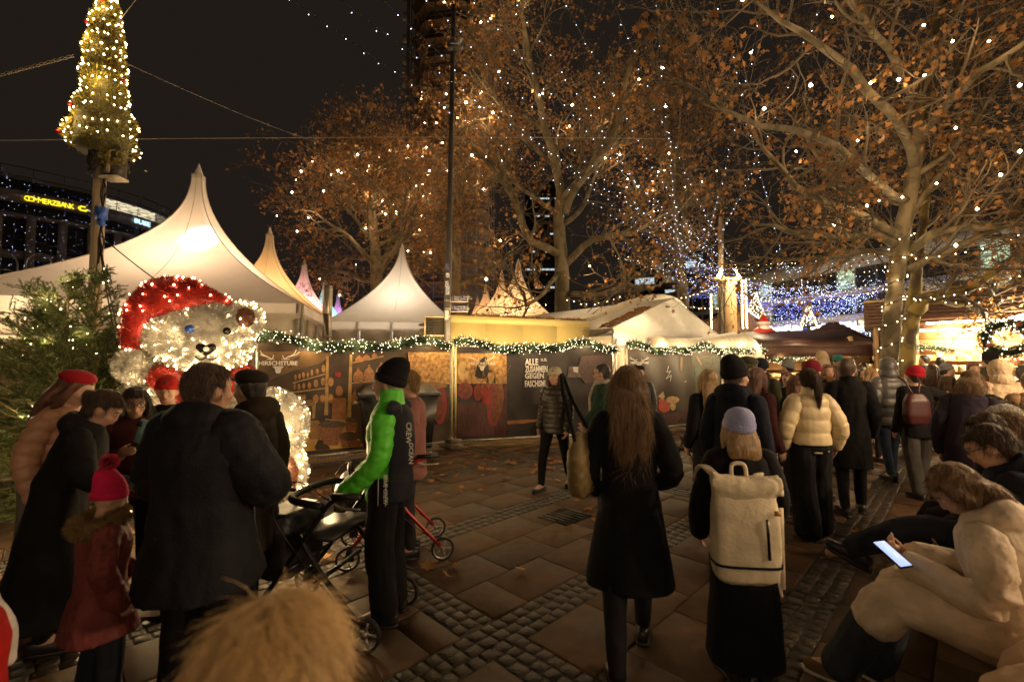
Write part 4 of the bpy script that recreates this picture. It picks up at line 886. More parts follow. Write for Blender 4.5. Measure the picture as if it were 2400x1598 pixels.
for lb, a, b, sg_ in (('warm light string from the cabin to the duct', at(1432, 752, 13), at(1560, 700, 13.6), .1), ('warm light string from the duct to the wooden post', at(1560, 700, 13.6), at(1698, 655, 15), .15),
        ('warm light string between the wooden post and the pale trunk', at(1735, 690, 14.6), at(2088, 672, 9.3), .25), ('warm light string along the lower right bough', at(2112, 700, 9.3), at(2420, 632, 8.6), .12),
        ('warm light string crossing the right bough to the edge', at(2105, 690, 9.2), at(2420, 700, 9), .1), ('warm light string through the low right branches', at(2110, 600, 9.2), at(2420, 540, 8.4), .15),
        ('warm light string in front of the middle trunk', at(1085, 745, 12), at(1290, 708, 13), .08), ('warm light string from the middle trunk to the right', at(1330, 700, 13.2), at(1460, 690, 13.6), .2), ('warm light string hanging by the gable tent ridge', at(1570, 712, 13.2), at(1720, 716, 15.5), .1)):
    string(lb, a, b, sg_, .2, .013, m_tiny, .007, .015, 'warm light strings')
# two added festoons out of view: front fill behind the camera, side light right
for lb, pts, w_ in (('added festoon of warm bulbs behind the camera, out of view, as front fill', [(-4.5, -2.6, 2.6), (-1.5, -2.9, 2.3), (1.5, -2.9, 2.3), (4.5, -2.4, 2.6)], 34), ('added festoon of warm bulbs beyond the right edge, out of view, to light the bench', [(5.6, -.6, 3.3), (6.6, 1.6, 2.9), (7.6, 4.0, 3.3)], 250)):
    P, _ = smooth_path(pts, 1, 8); root = thing('light_string', lb, 'light string', P[0], 0, 'warm light strings'); link('cable', G().tube(P - P[0], .007, 4), root, m_cable); V, T = bulbs((P - P[0])[::2] - [0, 0, .05], .03); link('bulbs', (V, [T]), root, m_bulb, kind='stuff')
    for q in range(2, len(P), 4): lamp('fill_lamp', tuple(P[q] - P[0] - [0, 0, .1]), w_, (1, .69, .40), .1, parent=root)
for k in range(9):
    string('near horizontal string of tiny lights between the cable pole and the pale trunk', at(1440 + 25 * k, 600 + 9 * k, 16), at(2100 - 20 * (k % 3), 585 + 13 * k, 12.5), .35, .16, .0085, m_tiny if k % 3 == 0 else m_cold, .004, .03, 'tiny light strings behind the branches')
# lights wound round the pale trunk
root = thing('trunk_lights', 'warm fairy lights wound round the pale plane trunk', 'light string', T1); a = np.linspace(0, 2 * math.pi * 7.5, 300); z = np.linspace(1.3, 4.6, 300)
ctr = np.array([[0, 0, 0]] + [list(p - T1) for p in px_tree(9.5, [(2083, 880), (2090, 760), (2100, 650), (2115, 540), (2140, 410)])]); cx, cy = np.interp(z, ctr[:, 2], ctr[:, 0]), np.interp(z, ctr[:, 2], ctr[:, 1])
P = np.stack([cx + .18 * np.cos(a), cy + .18 * np.sin(a), z], -1); link('cable', G().tube(P, .008, 4, False), root, m_cable); V, T = bulbs(P[::6] * [1, 1, 1] + np.stack([np.cos(a[::6]), np.sin(a[::6]), 0 * a[::6]], -1) * .025, .014); link('bulbs', (V, [T]), root, m_tiny, kind='stuff')
for q in (40, 90, 140, 185, 230, 275): lamp('bulb_lamp', tuple(P[q] + np.array([math.cos(a[q]), math.sin(a[q]), 0]) * .06), 1.2, (1, .72, .36), .02, parent=root)
# bare guy wires in the left sky
def wire(label, P, r=.006):
    P = np.array(P, float); o = link('guy_wire', G().tube(P - P[0], r, 4, False), None, mat('guy_wire', (.25, .2, .16), .5, .5)); o.location = P[0]; return tag(o, label, 'cable', 'guy wires')
wire('thin guy wire crossing the whole left sky below the lit cone', catenary(at(-40, 330, 6.2), at(1560, 326, 13), -.05), .007)
wire('thin guy wire slanting down right from the lit cone', catenary(at(262, 133, 6.2), at(780, 345, 14), .1), .005)
wire('guy wire rising from the lit cone to the top edge', [at(258, 78, 6.2), at(330, -15, 6)], .005)
g = G(); P0 = np.array(at(172, 131, 6.2))
for k in range(3):
    t = np.linspace(0, 1, 40)[:, None]; P = P0 * (1 - t) + np.array(at(-30, 184, 6)) * t + np.stack([0 * t, .014 * np.sin(t * 26 + k * 2.1), .02 * np.cos(t * 26 + k * 2.1)], -1)[:, 0]; g.tube(P - P0, .006, 4, False)
o = link('twisted_cable', g, None, mat('guy_wire')); o.location = P0; tag(o, 'bundle of twisted cables leading left from the lit cone', 'cable')
# ------------------------------------------------------------------ wooden pole with the lit tinsel cone
pole = thing('wooden_pole', 'grey weathered wooden pole beneath the lit cone tree', 'pole', tuple(at(222, 700, 6.2).xy) + (0,))
m_pole = mat('weathered_wood', (.40, .30, .20), .75, var=.25, vs=5, stretch=(6, 6, .35), bump=.3, bs=25)
link('shaft', G().tube([(0, 0, 0), (0, 0, 2.5), (0, 0, 4.78)], [.082, .076, .07], 16), pole, m_pole, True)
m_box = mat('dark_box', (.035, .028, .022), .5, var=.5, vs=12); m_boxw = mat('box_paint', (.55, .46, .36), .6, var=.4, vs=18)
link('switch_box', G().box((.22, -.02, 4.42), (.2, .16, .42)), pole, m_box); link('box_floor', G().box((.21, -.02, 4.19), (.25, .2, .03)), pole, m_boxw); link('box_edge', G().box((.2, -.104, 4.42), (.05, .006, .36)), pole, m_boxw)
g = G(); rp = np.random.default_rng(4)
for k in range(9):
    a0 = rp.uniform(0, 6); P = np.array([(math.cos(a0 + t * 5) * (.09 + .05 * rp.random()), math.sin(a0 + t * 5) * .1 - .03, 4.25 + .5 * rp.random() - .1 * t) for t in np.linspace(0, 1, 7)]); Q, _ = smooth_path(P, 1, 4); g.tube(Q, .009, 5)
for k in range(4): P = np.array([(.085 + .012 * k + .01 * rp.normal(), -.06, z) for z in np.linspace(4.4, 2.9 + .1 * k, 8)]); P[:, 0] += rp.normal(0, .012, 8); Q, _ = smooth_path(P, 1, 4); g.tube(Q, .008, 5)
link('cable_tangle', g, pole, m_cable, kind='stuff')
link('plug', G().box((.13, -.1, 3.68), (.1, .1, .17)).box((.13, -.1, 3.56), (.06, .06, .1)), pole, mat('plug_blue', (.03, .09, .4), .4))
for k, (dx, dy, zz) in enumerate(((.5, -.2, 1.9), (.56, -.2, 1.9), (1.3, .3, 2.4))): P = catenary((.07, -.05, 3.3 + .05 * k), (dx, dy, zz), .06); link('hanging_cable', G().tube(P, .008, 5), pole, m_cable)
cone = thing('cone_tree', 'artificial cone tree of gold green tinsel covered in warm lights, on the pole', 'christmas tree', (pole.location.x, pole.location.y, 4.55))
rc = np.random.default_rng(11)
def tinsel_cone(root, H, prof, nb, nl, ln, wd, bul, m_t, m_l, lump=.12):
    "blades and bulbs over a cone; prof: height fraction -> radius"
    t = rc.random(nb) ** .8; a = rc.random(nb) * 2 * math.pi; z = H * t
    rr = np.interp(t, *prof) * (1 + lump * np.sin(a * 2 + t * 9) + lump * .7 * np.sin(t * 38 + a)); D = np.stack([np.cos(a), np.sin(a), rc.normal(.15, .5, nb)], -1)
    P = np.stack([rr * np.cos(a), rr * np.sin(a), z], -1) * [1, 1, 1] * (1 - .12 * rc.random(nb))[:, None] ** [1, 1, 0]; V, T = blades(P, unit(D + rc.normal(0, .55, (nb, 3))), ln * (.5 + rc.random(nb)), wd)
    link('tinsel', (V, [T]), root, m_t, kind='stuff')
    zz = np.linspace(0, 1, 20); link('wire_core', G().lathe([(max(.01, np.interp(q, *prof) * .86), H * q) for q in zz], k=20), root, mat('cone_core', (.06, .05, .012), .8), True)
    a = np.linspace(0, 2 * math.pi * 13, nl) + rc.normal(0, .12, nl); t = np.linspace(.02, .97, nl) + rc.normal(0, .012, nl); rr = np.interp(t, *prof) * (1 + lump * np.sin(a * 2 + t * 9) + lump * .7 * np.sin(t * 38 + a)) + .03
    P = np.stack([rr * np.cos(a), rr * np.sin(a), H * t], -1); V, T = bulbs(P, bul); link('bulbs', (V, [T]), root, m_l, kind='stuff'); return P
m_bear_bulb = glow('figure_bulb', (1, .72, .32), 26, True)
P = tinsel_cone(cone, 2.45, ([0, .06, .2, .35, .6, .8, 1], [.30, .355, .33, .27, .19, .13, .03]), 22000, 290, .05, .0035, .012, mat('gold_green_tinsel', (.26, .2, .03), .3, .65, var=.6, vs=5), m_bear_bulb)
for k in range(11):
    q = P[[14, 51, 60, 96, 120, 133, 166, 190, 214, 229, 262][k]] * [1.02, 1.02, 1]; link('bauble', G().ell(q, .03, 14, 9), cone, mat('red_bauble', (.45, .02, .02), .12, .6), True)
link('fairing', G().tube([(0, 0, -.05), (0, 0, .35)], .085, 14), cone, m_pole, True)
link('branch_tuft', (lambda V, T: (V, [T]))(*blades(np.array([.3, -.1, -.12]) + rc.normal(0, .09, (600, 3)), unit(rc.normal(size=(600, 3))), .06, .004)), cone, mat('gold_green_tinsel'), kind='stuff')
for z, a in ((.35, 4.2), (.9, 5.2), (1.5, 4.4), (2.0, 5.0)): lamp('cone_lamp', (.5 * math.cos(a) * (1 - z / 3.2), .5 * math.sin(a) * (1 - z / 3.2), z), 9, (1, .72, .32), .1, parent=cone)

# ------------------------------------------------------------------ fir tree with several leaders and fairy lights
def needles(r, P, dens, ln, wd, spread=.9):
    "needles along polylines P (N,S,3)"
    N, Sg, _ = P.shape; L = np.linalg.norm(np.diff(P, axis=1), axis=2); n = int(L.sum() * dens); pr = (L / L.sum()).ravel(); q = r.choice(len(pr), n, p=pr); i, k = q // (Sg - 1), q % (Sg - 1)
    f = r.random((n, 1)); p = P[i, k] * (1 - f) + P[i, k + 1] * f; d = unit(P[i, k + 1] - P[i, k]); s_ = unit(np.cross(d, r.normal(size=(n, 3))) + [0, 0, .25])
    return blades(p, unit(d * .7 + s_ * spread), ln * r.uniform(.7, 1.2, n), wd, r)
m_needle = mat('fir_needle', (.036, .07, .012), .5, var=.45, vs=2.5, trans=.15, tcol=(.12, .16, .03)); m_stem = mat('fir_stem', (.22, .16, .07), .8, bump=.4)
m_fairy = glow('fir_fairy', (1, .76, .38), 30, True)
def fir(label, base, H, Rb, nw, seed, lights, leaders, dens=230):
    r = np.random.default_rng(seed); root = thing('fir_tree', label, 'fir tree', base)
    for q, (x, y, h) in enumerate(leaders): link('trunk', G().tube([(x * .3, y * .3, 0), (x * .8, y * .8, h * .5), (x, y, h * .85), (x * 1.1, y * 1.1, h)], [.05, .035, .018, .006], 8), root, m_stem, True)
    VV, TT, o_ = [], [], 0; SV, SQ, so = [], [], 0; tips = []
    for q, (lx, ly, h) in enumerate(leaders):
        zs = np.linspace(.06, .97, nw); z = np.repeat(zs, 7) + r.normal(0, .012, nw * 7); n = len(z); a = r.random(n) * 2 * math.pi; L = (Rb * (1 - z) ** .8 + .16) * r.uniform(.75, 1.15, n)
        el = -.15 + .95 * z; D = np.stack([np.cos(a) * np.cos(el), np.sin(a) * np.cos(el), np.sin(el)], -1); P0 = np.stack([lx * z, ly * z, h * z], -1)
        B, Rr = grow(r, P0, D, L, np.full(n, .011) * (1.2 - z), 6, .05, .05, .35)
        p, d, _, i = sprout(r, B, Rr, 13, .25, (.6, .95), 1); d[:, 2] *= .45; T_, R2 = grow(r, p, d, r.uniform(.1, .34, len(p)) * np.clip(L[i], .35, 1), np.full(len(p), .0035), 3, .08, .06, .5)
        for PP, RR, kk in ((B, Rr, 5), (T_, R2, 3)): V, Q = tubes(PP, RR, kk); SV.append(V); SQ.append(Q + so); so += len(V)
        for PP, dn in ((B, dens), (T_, dens)): V, T = needles(r, PP, dn, .028, .0028); VV.append(V); TT.append(T + o_); o_ += len(V)
        lead = np.array([[(lx * t, ly * t, h * t) for t in np.linspace(.72, 1, 5)]]); V, T = needles(r, lead, 500, .022, .002); VV.append(V); TT.append(T + o_); o_ += len(V)
        tips.append(T_[:, 2])
    link('branches', (np.concatenate(SV), [np.concatenate(SQ)]), root, m_stem, kind='stuff'); link('crown', (np.concatenate(VV), [np.concatenate(TT)]), root, m_needle)
    tips = np.concatenate(tips); fr = tips[(tips[:, 1] < .25)]; P = fr[r.choice(len(fr), lights, replace=False)]; V, T = bulbs(P, r.uniform(.006, .010, len(P))); link('fairy_lights', (V, [T]), root, m_fairy, kind='stuff')
    for q in r.choice(len(P), 22, replace=False): lamp('fairy_lamp', tuple(P[q] + [0, -.07, 0]), 1.8, (1, .72, .34), .03, parent=root)
    return root
fb = gp(95, 1190); fir('bushy fir tree with several tall leaders and warm fairy lights, left of the bear', (fb.x - .12, fb.y + .15, 0), 2.75, 1.25, 13, 5, 85, [(.12, .05, 2.62), (.42, .1, 2.68), (-.25, .2, 2.2), (.65, -.1, 1.9)], 380)

# ------------------------------------------------------------------ sitting tinsel bear with a red hat
BD = 5.25
bc = at(480, 1100, BD); bc.z = 0
bear = thing('tinsel_bear', 'giant sitting bear of silver tinsel with lights and a red bobble hat', 'bear figure', bc)
bo = np.array(bc); fwd = np.array([-bc.x, -bc.y, 0]); fwd /= np.linalg.norm(fwd); lat = np.array([-fwd[1], fwd[0], 0])      # lat points to picture right
Rb = np.stack([lat, -fwd, np.array([0, 0, 1.])], 1)
loc = lambda px, py, d: np.array(at(px, py, d)) - bo
hc = loc(484, 796, 5.15)
def tinsel(name, g, vox, dens, ln, wd, m, parent, seed, it=3):
    V, Q = blob(g, vox, it); o = link(name, (V, [Q]), parent, m, True); r = np.random.default_rng(seed)
    A = np.linalg.norm(np.cross(V[Q[:, 2]] - V[Q[:, 0]], V[Q[:, 3]] - V[Q[:, 1]]), axis=1).sum() / 2; n = int(A * dens); P, N = sample_surface(V, Q, n, r)
    keep = (N @ np.array([-.5, -.85, 0.]) > -1.1); B, T = blades(P, unit(N + r.normal(0, .75, N.shape)), ln * r.uniform(.5, 1.3, n), wd, r); link('tinsel', (B, [T]), o, m, kind='stuff'); return o, V, Q
m_sil = mat('silver_tinsel', (.60, .56, .50), .32, .55, var=.35, vs=8); m_redt = mat('red_tinsel', (.42, .028, .02), .35, .35, var=.4, vs=8); m_brt = mat('brown_tinsel', (.11, .04, .02), .4, .3, var=.4, vs=8)
g = G(); hd = Rb
g.ell(hc, (.47, .46, .46), 28, 18, hd); g.ell(hc + fwd * .3 + lat * .0 - [0, 0, .14], (.3, .22, .27), 22, 14, hd)
g.ell(hc + lat * .05 + [0, 0, .3], (.28, .3, .2), 18, 12, hd); g.ell(hc - lat * .34 + [0, 0, .0], (.24, .24, .26), 18, 12, hd)
head, HV, HQ = tinsel('head', g, .03, 9000, .034, .0026, m_sil, bear, 1)
g = G(); ec = loc(577, 748, 5.12); g.ell(ec, (.18, .12, .21), 20, 12, hd); ear, EV, EQ = tinsel('ear', g, .022, 9000, .032, .0026, m_sil, bear, 2)
g = G(); g.ell(ec + fwd * .09 - lat * .01 + [0, 0, .01], (.1, .05, .12), 14, 10, hd); tinsel('inner_ear', g, .018, 9000, .03, .0026, m_brt, bear, 3)
g = G(); g.limb([loc(520, 712, 5.1), loc(450, 705, 5.0), loc(385, 705, 5.0), loc(338, 745, 4.95), loc(325, 805, 4.9)], [.1, .24, .25, .2, .155], 16, 5); g.ell(loc(415, 725, 5.15), (.4, .3, .24), 18, 12, hd)
hat, TV, TQ = tinsel('hat', g, .026, 9000, .03, .0026, m_redt, bear, 4)
g = G(); g.ell(loc(315, 857, 4.82), (.165, .165, .165), 20, 14); tinsel('bobble', g, .016, 16000, .05, .0026, m_sil, bear, 5)
g = G(); g.ell(loc(478, 1015, 5.35), (.72, .52, .72), 26, 18, hd); g.ell(loc(470, 1110, 5.3), (.78, .55, .45), 22, 14, hd)
g.limb([loc(330, 945, 5.25), loc(280, 985, 5.0), loc(300, 1070, 4.75)], [.25, .26, .22], 14); g.limb([loc(640, 950, 5.15), loc(672, 985, 5.0), loc(650, 1075, 4.75)], [.2, .235, .2], 14)
body, BV, BQ = tinsel('body', g, .035, 6500, .036, .0028, m_sil, bear, 6)
g = G(); g.limb([loc(560, 1120, 5.0), loc(650, 1112, 4.75)], [.24, .25], 14); g.ell(loc(668, 1108, 4.62), (.215, .12, .27), 18, 12, hd); leg, LV, LQ = tinsel('leg', g, .026, 7000, .034, .0028, m_sil, bear, 7)
g = G(); g.limb([loc(430, 1120, 5.0), loc(330, 1130, 4.7)], [.24, .25], 14); g.ell(loc(318, 1125, 4.55), (.215, .12, .27), 18, 12, hd); leg2, LV2, LQ2 = tinsel('leg', g, .026, 7000, .034, .0028, m_sil, bear, 8)
for c_ in (loc(664, 1112, 4.5), loc(318, 1125, 4.43)): g = G(); g.ell(c_, (.14, .06, .19), 16, 10, hd); tinsel('sole', g, .02, 8000, .03, .0028, m_brt, bear, 9)
g = G(); P = [hc + np.array(Rb @ V3(.4 * math.cos(a), .36 * math.sin(a), -.46 + .05 * math.cos(2 * a))) for a in np.linspace(0, 2 * math.pi, 17)]; g.tube(P, .12, 12); g.limb([loc(455, 915, 4.78), loc(440, 965, 4.72), loc(437, 1010, 4.7)], [.11, .12, .1], 12)
tinsel('scarf', g, .024, 9000, .03, .0026, m_redt, bear, 10)
def face_pt(px, py, out=.03):
    "point where the line of sight meets the head, pushed out a little"
    r = np.array(at(px, py, 1.)) - [0, 0, CZ]; r /= np.linalg.norm(r); o_ = np.array([0, 0, CZ]) - bo; t = (HV - o_) @ r; dd = np.linalg.norm(HV - o_ - t[:, None] * r, axis=1); k = np.where(dd < .05)[0]
    return o_ + r * (t[k].min() - out)
Fm = lambda px, py, out=.03: Matrix(((lat[0], 0, fwd[0], 0), (lat[1], 0, fwd[1], 0), (0, 1, 0, 0), (0, 0, 0, 1))).__class__.Translation(Vector(face_pt(px, py, out))) @ Matrix(((lat[0], 0, fwd[0], 0), (lat[1], 0, fwd[1], 0), (0, 1, 0, 0), (0, 0, 0, 1)))
m_blk = mat('black_plastic', (.010, .009, .009), .25)
def plate(name, pts, M4, m, th=.018):
    g = G(); g.prism([M4 @ Vector((x, y, 0)) for x, y in pts], M4.to_3x3() @ Vector((0, 0, th))); return link(name, g, bear, m)
circ = lambda r, n=20: [(r * math.cos(a), r * math.sin(a)) for a in np.linspace(0, 2 * math.pi, n, False)]
plate('eye', circ(.042), Fm(444, 771, .05), mat('eye_blue', (.02, .06, .3), .2)); plate('eye', circ(.04), Fm(532, 776, .05), m_blk)
heart = [(0, -.07), (.05, -.035), (.088, .01), (.088, .04), (.065, .062), (.03, .06), (0, .042), (-.03, .06), (-.065, .062), (-.088, .04), (-.088, .01), (-.05, -.035)]
plate('nose', heart, Fm(483, 819, .05), m_blk); plate('nose_button', circ(.026), Fm(483, 818, .075), mat('button_grey', (.55, .52, .5), .4))
P = [face_pt(x, y, .045) for x, y in ((457, 834), (463, 840), (473, 843), (483, 838), (494, 843), (504, 840), (510, 834))]; Q, _ = smooth_path(P, 1, 5); link('mouth', G().tube(Q, .010, 6), bear, m_blk); link('mouth', G().tube([face_pt(483, 826, .05), face_pt(483, 838, .045)], .009, 6), bear, m_blk)
link('foot_plate', G().box(loc(640, 1150, 4.75) * [1, 1, 0] + [0, 0, .03], (1.5, .5, .05), math.atan2(lat[1], lat[0])), bear, mat('dark_steel', (.03, .028, .026), .4, .6))
def surf_bulbs(name, V, Q, n, seed, rad=.0098, low=None, top=None, off=.02):
    r = np.random.default_rng(seed); P, N = sample_surface(V, Q, n * 6, r); k = (N @ (fwd * .9 + np.array([.15, 0, .1])) > -.15)
    if low is not None: k &= (r.random(len(P)) < np.clip((low - P[:, 2]) / .35, .22, 1))
    P, N = P[k][:n], N[k][:n]; B, T = bulbs(P + N * off, rad * r.uniform(.75, 1.25, len(P))); return link(name, (B, [T]), bear, m_bear_bulb, kind='stuff')
surf_bulbs('face_lights', HV, HQ, 150, 1, low=hc[2] + .12); surf_bulbs('hat_lights', TV, TQ, 75, 2, .011); surf_bulbs('body_lights', BV, BQ, 190, 3); surf_bulbs('leg_lights', LV, LQ, 50, 4, .014); surf_bulbs('ear_lights', EV, EQ, 30, 5)
for p_, w_ in ((face_pt(440, 850, .5), 6), (face_pt(540, 830, .5), 6), (loc(690, 960, 4.5), 9), (loc(740, 1090, 4.2), 32), (loc(240, 1120, 4.2), 34), (loc(300, 960, 4.6), 8), (loc(330, 760, 4.5), 4), (face_pt(480, 760, .6), 4)): lamp('bear_glow', tuple(p_), w_, (1, .70, .34), .14, parent=bear)
# ------------------------------------------------------------------ grey mast with stickers, finger signs and floodlight
mb = at(1048, 900, 9.6); mast = thing('grey_mast', 'tall grey steel mast with stickers behind the fence', 'mast', (mb.x, mb.y, 0))
m_mast = mat('mast_grey', (.11, .1, .095), .5, .3, var=.15); tp = at(1063, 60, 9.6) - Vector((mb.x, mb.y, 0))
link('shaft', G().tube([(0, 0, 0), (0, 0, 3), tuple(tp * 1.05)], [.072, .068, .045], 16), mast, m_mast, True)
for z in (2.62, 2.78, 2.95): link('clamp', G().lathe([(.07, z), (.078, z + .004), (.078, z + .02), (.07, z + .024)], k=16, cap=False), mast, m_galv, True)
for k, (z, h, c) in enumerate(((3.62, .13, (.18, .16, .4)), (3.45, .09, (.6, .6, .62)), (3.25, .12, (.55, .55, .6)), (3.08, .2, (.45, .5, .62)), (2.55, .2, (.6, .55, .48)))):
    a0 = -1.75 + .25 * (k % 2); P = [(.076 * math.cos(a), .076 * math.sin(a)) for a in np.linspace(a0 - .55, a0 + .55, 7)]; g = G()
    g.add([(x, y, z) for x, y in P] + [(x, y, z + h) for x, y in P], [(i, i + 1, i + 8, i + 7) for i in range(6)]); link('sticker', g, mast, mat('sticker%d' % k, c, .4, var=.6, vs=30))
for k, (y0, ls) in enumerate(((690, ('Museum für Fotografie', 'Helmut Newton Stiftung', 'C/O Berlin')), (713, ('Zoo-Haupteingang', 'Theater des Westens')))):
    p = at(1056, y0, 9.48) - mast.location; w, h = .37, .165; s_ = link('finger_sign', G().box((p.x + w / 2, p.y, p.z - h / 2), (w, .03, h)), mast, mat('sign_rim', (.5, .38, .26), .5)); link('sign_face', G().box((p.x + w / 2, p.y - .017, p.z - h / 2), (w - .024, .006, h - .024)), s_, mat('sign_blue', (.02, .022, .10), .4))
    for q, t_ in enumerate(ls): text('sign_text', '\u2190 ' + t_, .038, WHITE, s_, frame((p.x + .025, p.y - .022, p.z - .06 - .042 * q), (1, 0, 0)), 0, .0005, 'LEFT')
    text('sign_text', '350 m' if k == 0 else '200 m', .034, WHITE, s_, frame((p.x + w - .02, p.y - .022, p.z - .06), (1, 0, 0)), 0, .0005, 'RIGHT')
f = at(1068, 105, 9.5) - mast.location; fr = Matrix.Rotation(R(-24), 3, 'X') @ Matrix.Rotation(R(12), 3, 'Y')
fo = link('floodlight', G().box(f, (.3, .14, .26), rot=fr), mast, mat('flood_body', (.07, .065, .06), .4, .5))
for k in range(5): link('fin', G().box(f + fr @ Vector((0, -.08, -.1 + .05 * k)), (.29, .03, .02), rot=fr), fo, m_galv)

# ------------------------------------------------------------------ wheeled bin by the fence
wb = thing('wheeled_bin', 'large black four wheeled refuse bin against the wine cellar fence', 'bin', (-2.0, 7.95, 0), R(24))
m_bin = mat('bin_plastic', (.014, .013, .013), .38, var=.3, vs=10)
g = G(); W0, D0 = .60, .42
link('tub', G().add([(-.52, -.36, .2), (.52, -.36, .2), (.52, .36, .2), (-.52, .36, .2), (-.62, -.44, 1.12), (.62, -.44, 1.12), (.62, .44, 1.12), (-.62, .44, 1.12)], [(0, 3, 2, 1), (0, 1, 5, 4), (1, 2, 6, 5), (2, 3, 7, 6), (3, 0, 4, 7), (4, 5, 6, 7)]), wb, m_bin)
link('rim', G().box((0, -.46, 1.12), (1.32, .06, .06)).box((0, .46, 1.12), (1.32, .06, .06)).box((-.64, 0, 1.12), (.06, .9, .06)).box((.64, 0, 1.12), (.06, .9, .06)), wb, mat('bin_rim', (.05, .052, .06), .3), kind='stuff')
link('lid', G().add([(-.64, -.45, 1.15), (.64, -.45, 1.15), (.64, .45, 1.15), (-.64, .45, 1.15), (-.5, -.25, 1.27), (.5, -.25, 1.27), (.5, .4, 1.3), (-.5, .4, 1.3)], [(0, 1, 5, 4), (1, 2, 6, 5), (2, 3, 7, 6), (3, 0, 4, 7), (4, 5, 6, 7)]), wb, m_bin)
for x in (-.58, .58): link('trunnion', G().tube([(x * 1.05, 0, .98), (x * 1.22, 0, .98)], .03, 10), wb, m_galv)
for x in (-.42, .42):
    for y in (-.28, .28): link('wheel', G().tube([(x - .03, y, .1), (x + .03, y, .1)], .1, 16), wb, m_bin, True)
for x in (-.3, 0, .3): link('rib', G().box((x, -.405, .65), (.05, .03, .8), rot=Matrix.Rotation(R(5), 3, 'X')), wb, m_bin)

# ------------------------------------------------------------------ rollators
def wheel(parent, c, r, m_rim, w=.03, ax=(0, 1, 0)):
    c = Vector(c); ax = Vector(ax).normalized(); Q = np.array(ax.to_track_quat('Z', 'Y').to_matrix())
    wo = link('wheel', G().lathe([(r * .84, -w / 2), (r, -w * .3), (r, w * .3), (r * .84, w / 2), (r * .8, 0)], c, 24, Q, cap=False), parent, mat('tyre', (.015, .014, .014), .7), True)
    g = G().lathe([(r * .86, -w * .3), (r * .78, -w * .3), (r * .78, w * .3), (r * .86, w * .3)], c, 24, Q, cap=False).lathe([(r * .2, -w * .5), (r * .2, w * .5)], c, 12, Q)
    for k in range(5):
        a = 2 * math.pi * k / 5; d = Q @ V3(math.cos(a), math.sin(a), 0); g.bar(c + Vector(d) * r * .15, c + Vector(d) * r * .82, r * .14, w * .35)
    link('rim', g, wo, m_rim, kind='stuff'); return wo
def rollator(label, loc_, rz, m_f, m_rim, wr=.1, bag=True):
    "local +x is the walking direction"
    t = thing('rollator', label, 'rollator', loc_, rz); dk_ = mat('rollator_black', (.015, .014, .015), .5)
    for s in (-1, 1):
        y = .26 * s
        link('side_frame', G().tube(smooth_path([(-.32, y, wr + .03), (-.05, y, .42), (.1, y, .62)], .016, 5)[0], .016, 8), t, m_f, True)
        link('front_leg', G().tube(smooth_path([(.38, y, wr + .08), (.22, y, .38), (.02, y, .66), (-.1, y, .82), (-.2, y, .86)], .016, 5)[0], .016, 8), t, m_f, True)
        link('handle_grip', G().tube([(-.3, y, .87), (-.12, y, .865)], .02, 10), t, dk_, True); link('brake_lever', G().tube(smooth_path([(-.1, y, .84), (-.18, y, .8), (-.3, y, .8)], .007, 4)[0], .007, 6), t, m_galv, True)
        link('brake_cable', G().tube(smooth_path([(-.1, y, .84), (.1, y * 1.2, .95), (.25, y * 1.15, .75), (.0, y, .4), (-.3, y, .15)], .004, 6)[0], .004, 5), t, dk_)
        link('fork', G().bar((.38, y, wr + .1), (.4, y, wr - .01), .045, .07), t, dk_)
        wheel(t, (.41, y, wr), wr, m_rim); wheel(t, (-.34, y, wr), wr, m_rim)
    link('cross_tube', G().tube([(.0, -.26, .34), (.0, .26, .34)], .014, 8), t, m_f, True); link('cross_tube', G().tube([(.22, -.26, .38), (.22, .26, .38)], .014, 8), t, m_f, True)
    link('seat', G().box((.02, 0, .6), (.26, .46, .03)), t, dk_); link('back_strap', G().tube(smooth_path([(-.05, -.26, .8), (.2, -.2, .82), (.2, .2, .82), (-.05, .26, .8)], .02, 6)[0], .022, 8), t, dk_, True)
    if bag:
        V, Q = blob(G().loft([(.36, 0, .3), (.37, 0, .4), (.38, 0, .6), (.36, 0, .7)], [.13, .15, .16, .12], [.2, .22, .22, .18], k=20, p=5), .02, 3); link('bag', (V, [Q]), t, mat('bag_nylon', (.018, .017, .02), .45, bump=.4, bs=14), True)
        link('bag_handle', G().tube(smooth_path([(.4, -.12, .68), (.42, -.1, .78), (.42, .1, .78), (.4, .12, .68)], .012, 5)[0], .014, 8), t, dk_, True); link('reflector', G().box((.2, -.285, .6), (.05, .008, .26), rot=Matrix.Rotation(R(-20), 3, 'Y')), t, mat('reflector', (.45, .45, .5), .3, .6))
    return t
rollator('black rollator with a shopping bag pushed by the man in the green jacket', (-1.12, 3.0, 0), R(168), mat('rollator_frame', (.02, .02, .022), .3, .5), m_galv)
rollator('red rollator behind the man in the green jacket', (-.98, 4.05, 0), R(196), mat('rollator_red', (.32, .015, .012), .3, .2), m_galv, .095)
pr = thing('stroller', 'black pushchair half hidden behind the woman with the cream backpack', 'stroller', tuple(gp(1640, 1128)), R(40)); dk_ = mat('rollator_black', (.015, .014, .015), .5)
for s in (-1, 1):
    link('frame_tube', G().tube([(-.35, .22 * s, .1), (.25, .22 * s, .95)], .012, 8), pr, dk_); link('frame_tube', G().tube([(.35, .22 * s, .1), (-.1, .22 * s, .6)], .012, 8), pr, dk_)
    for x in (-.36, .36): wheel(pr, (x, .23 * s, .085), .085, dk_)
link('handle', G().tube([(.25, -.22, .95), (.25, .22, .95)], .015, 8), pr, dk_); link('seat', G().box((0, 0, .45), (.4, .4, .05)).box((.15, 0, .65), (.05, .4, .45), rot=Matrix.Rotation(R(20), 3, 'Y')), pr, dk_)

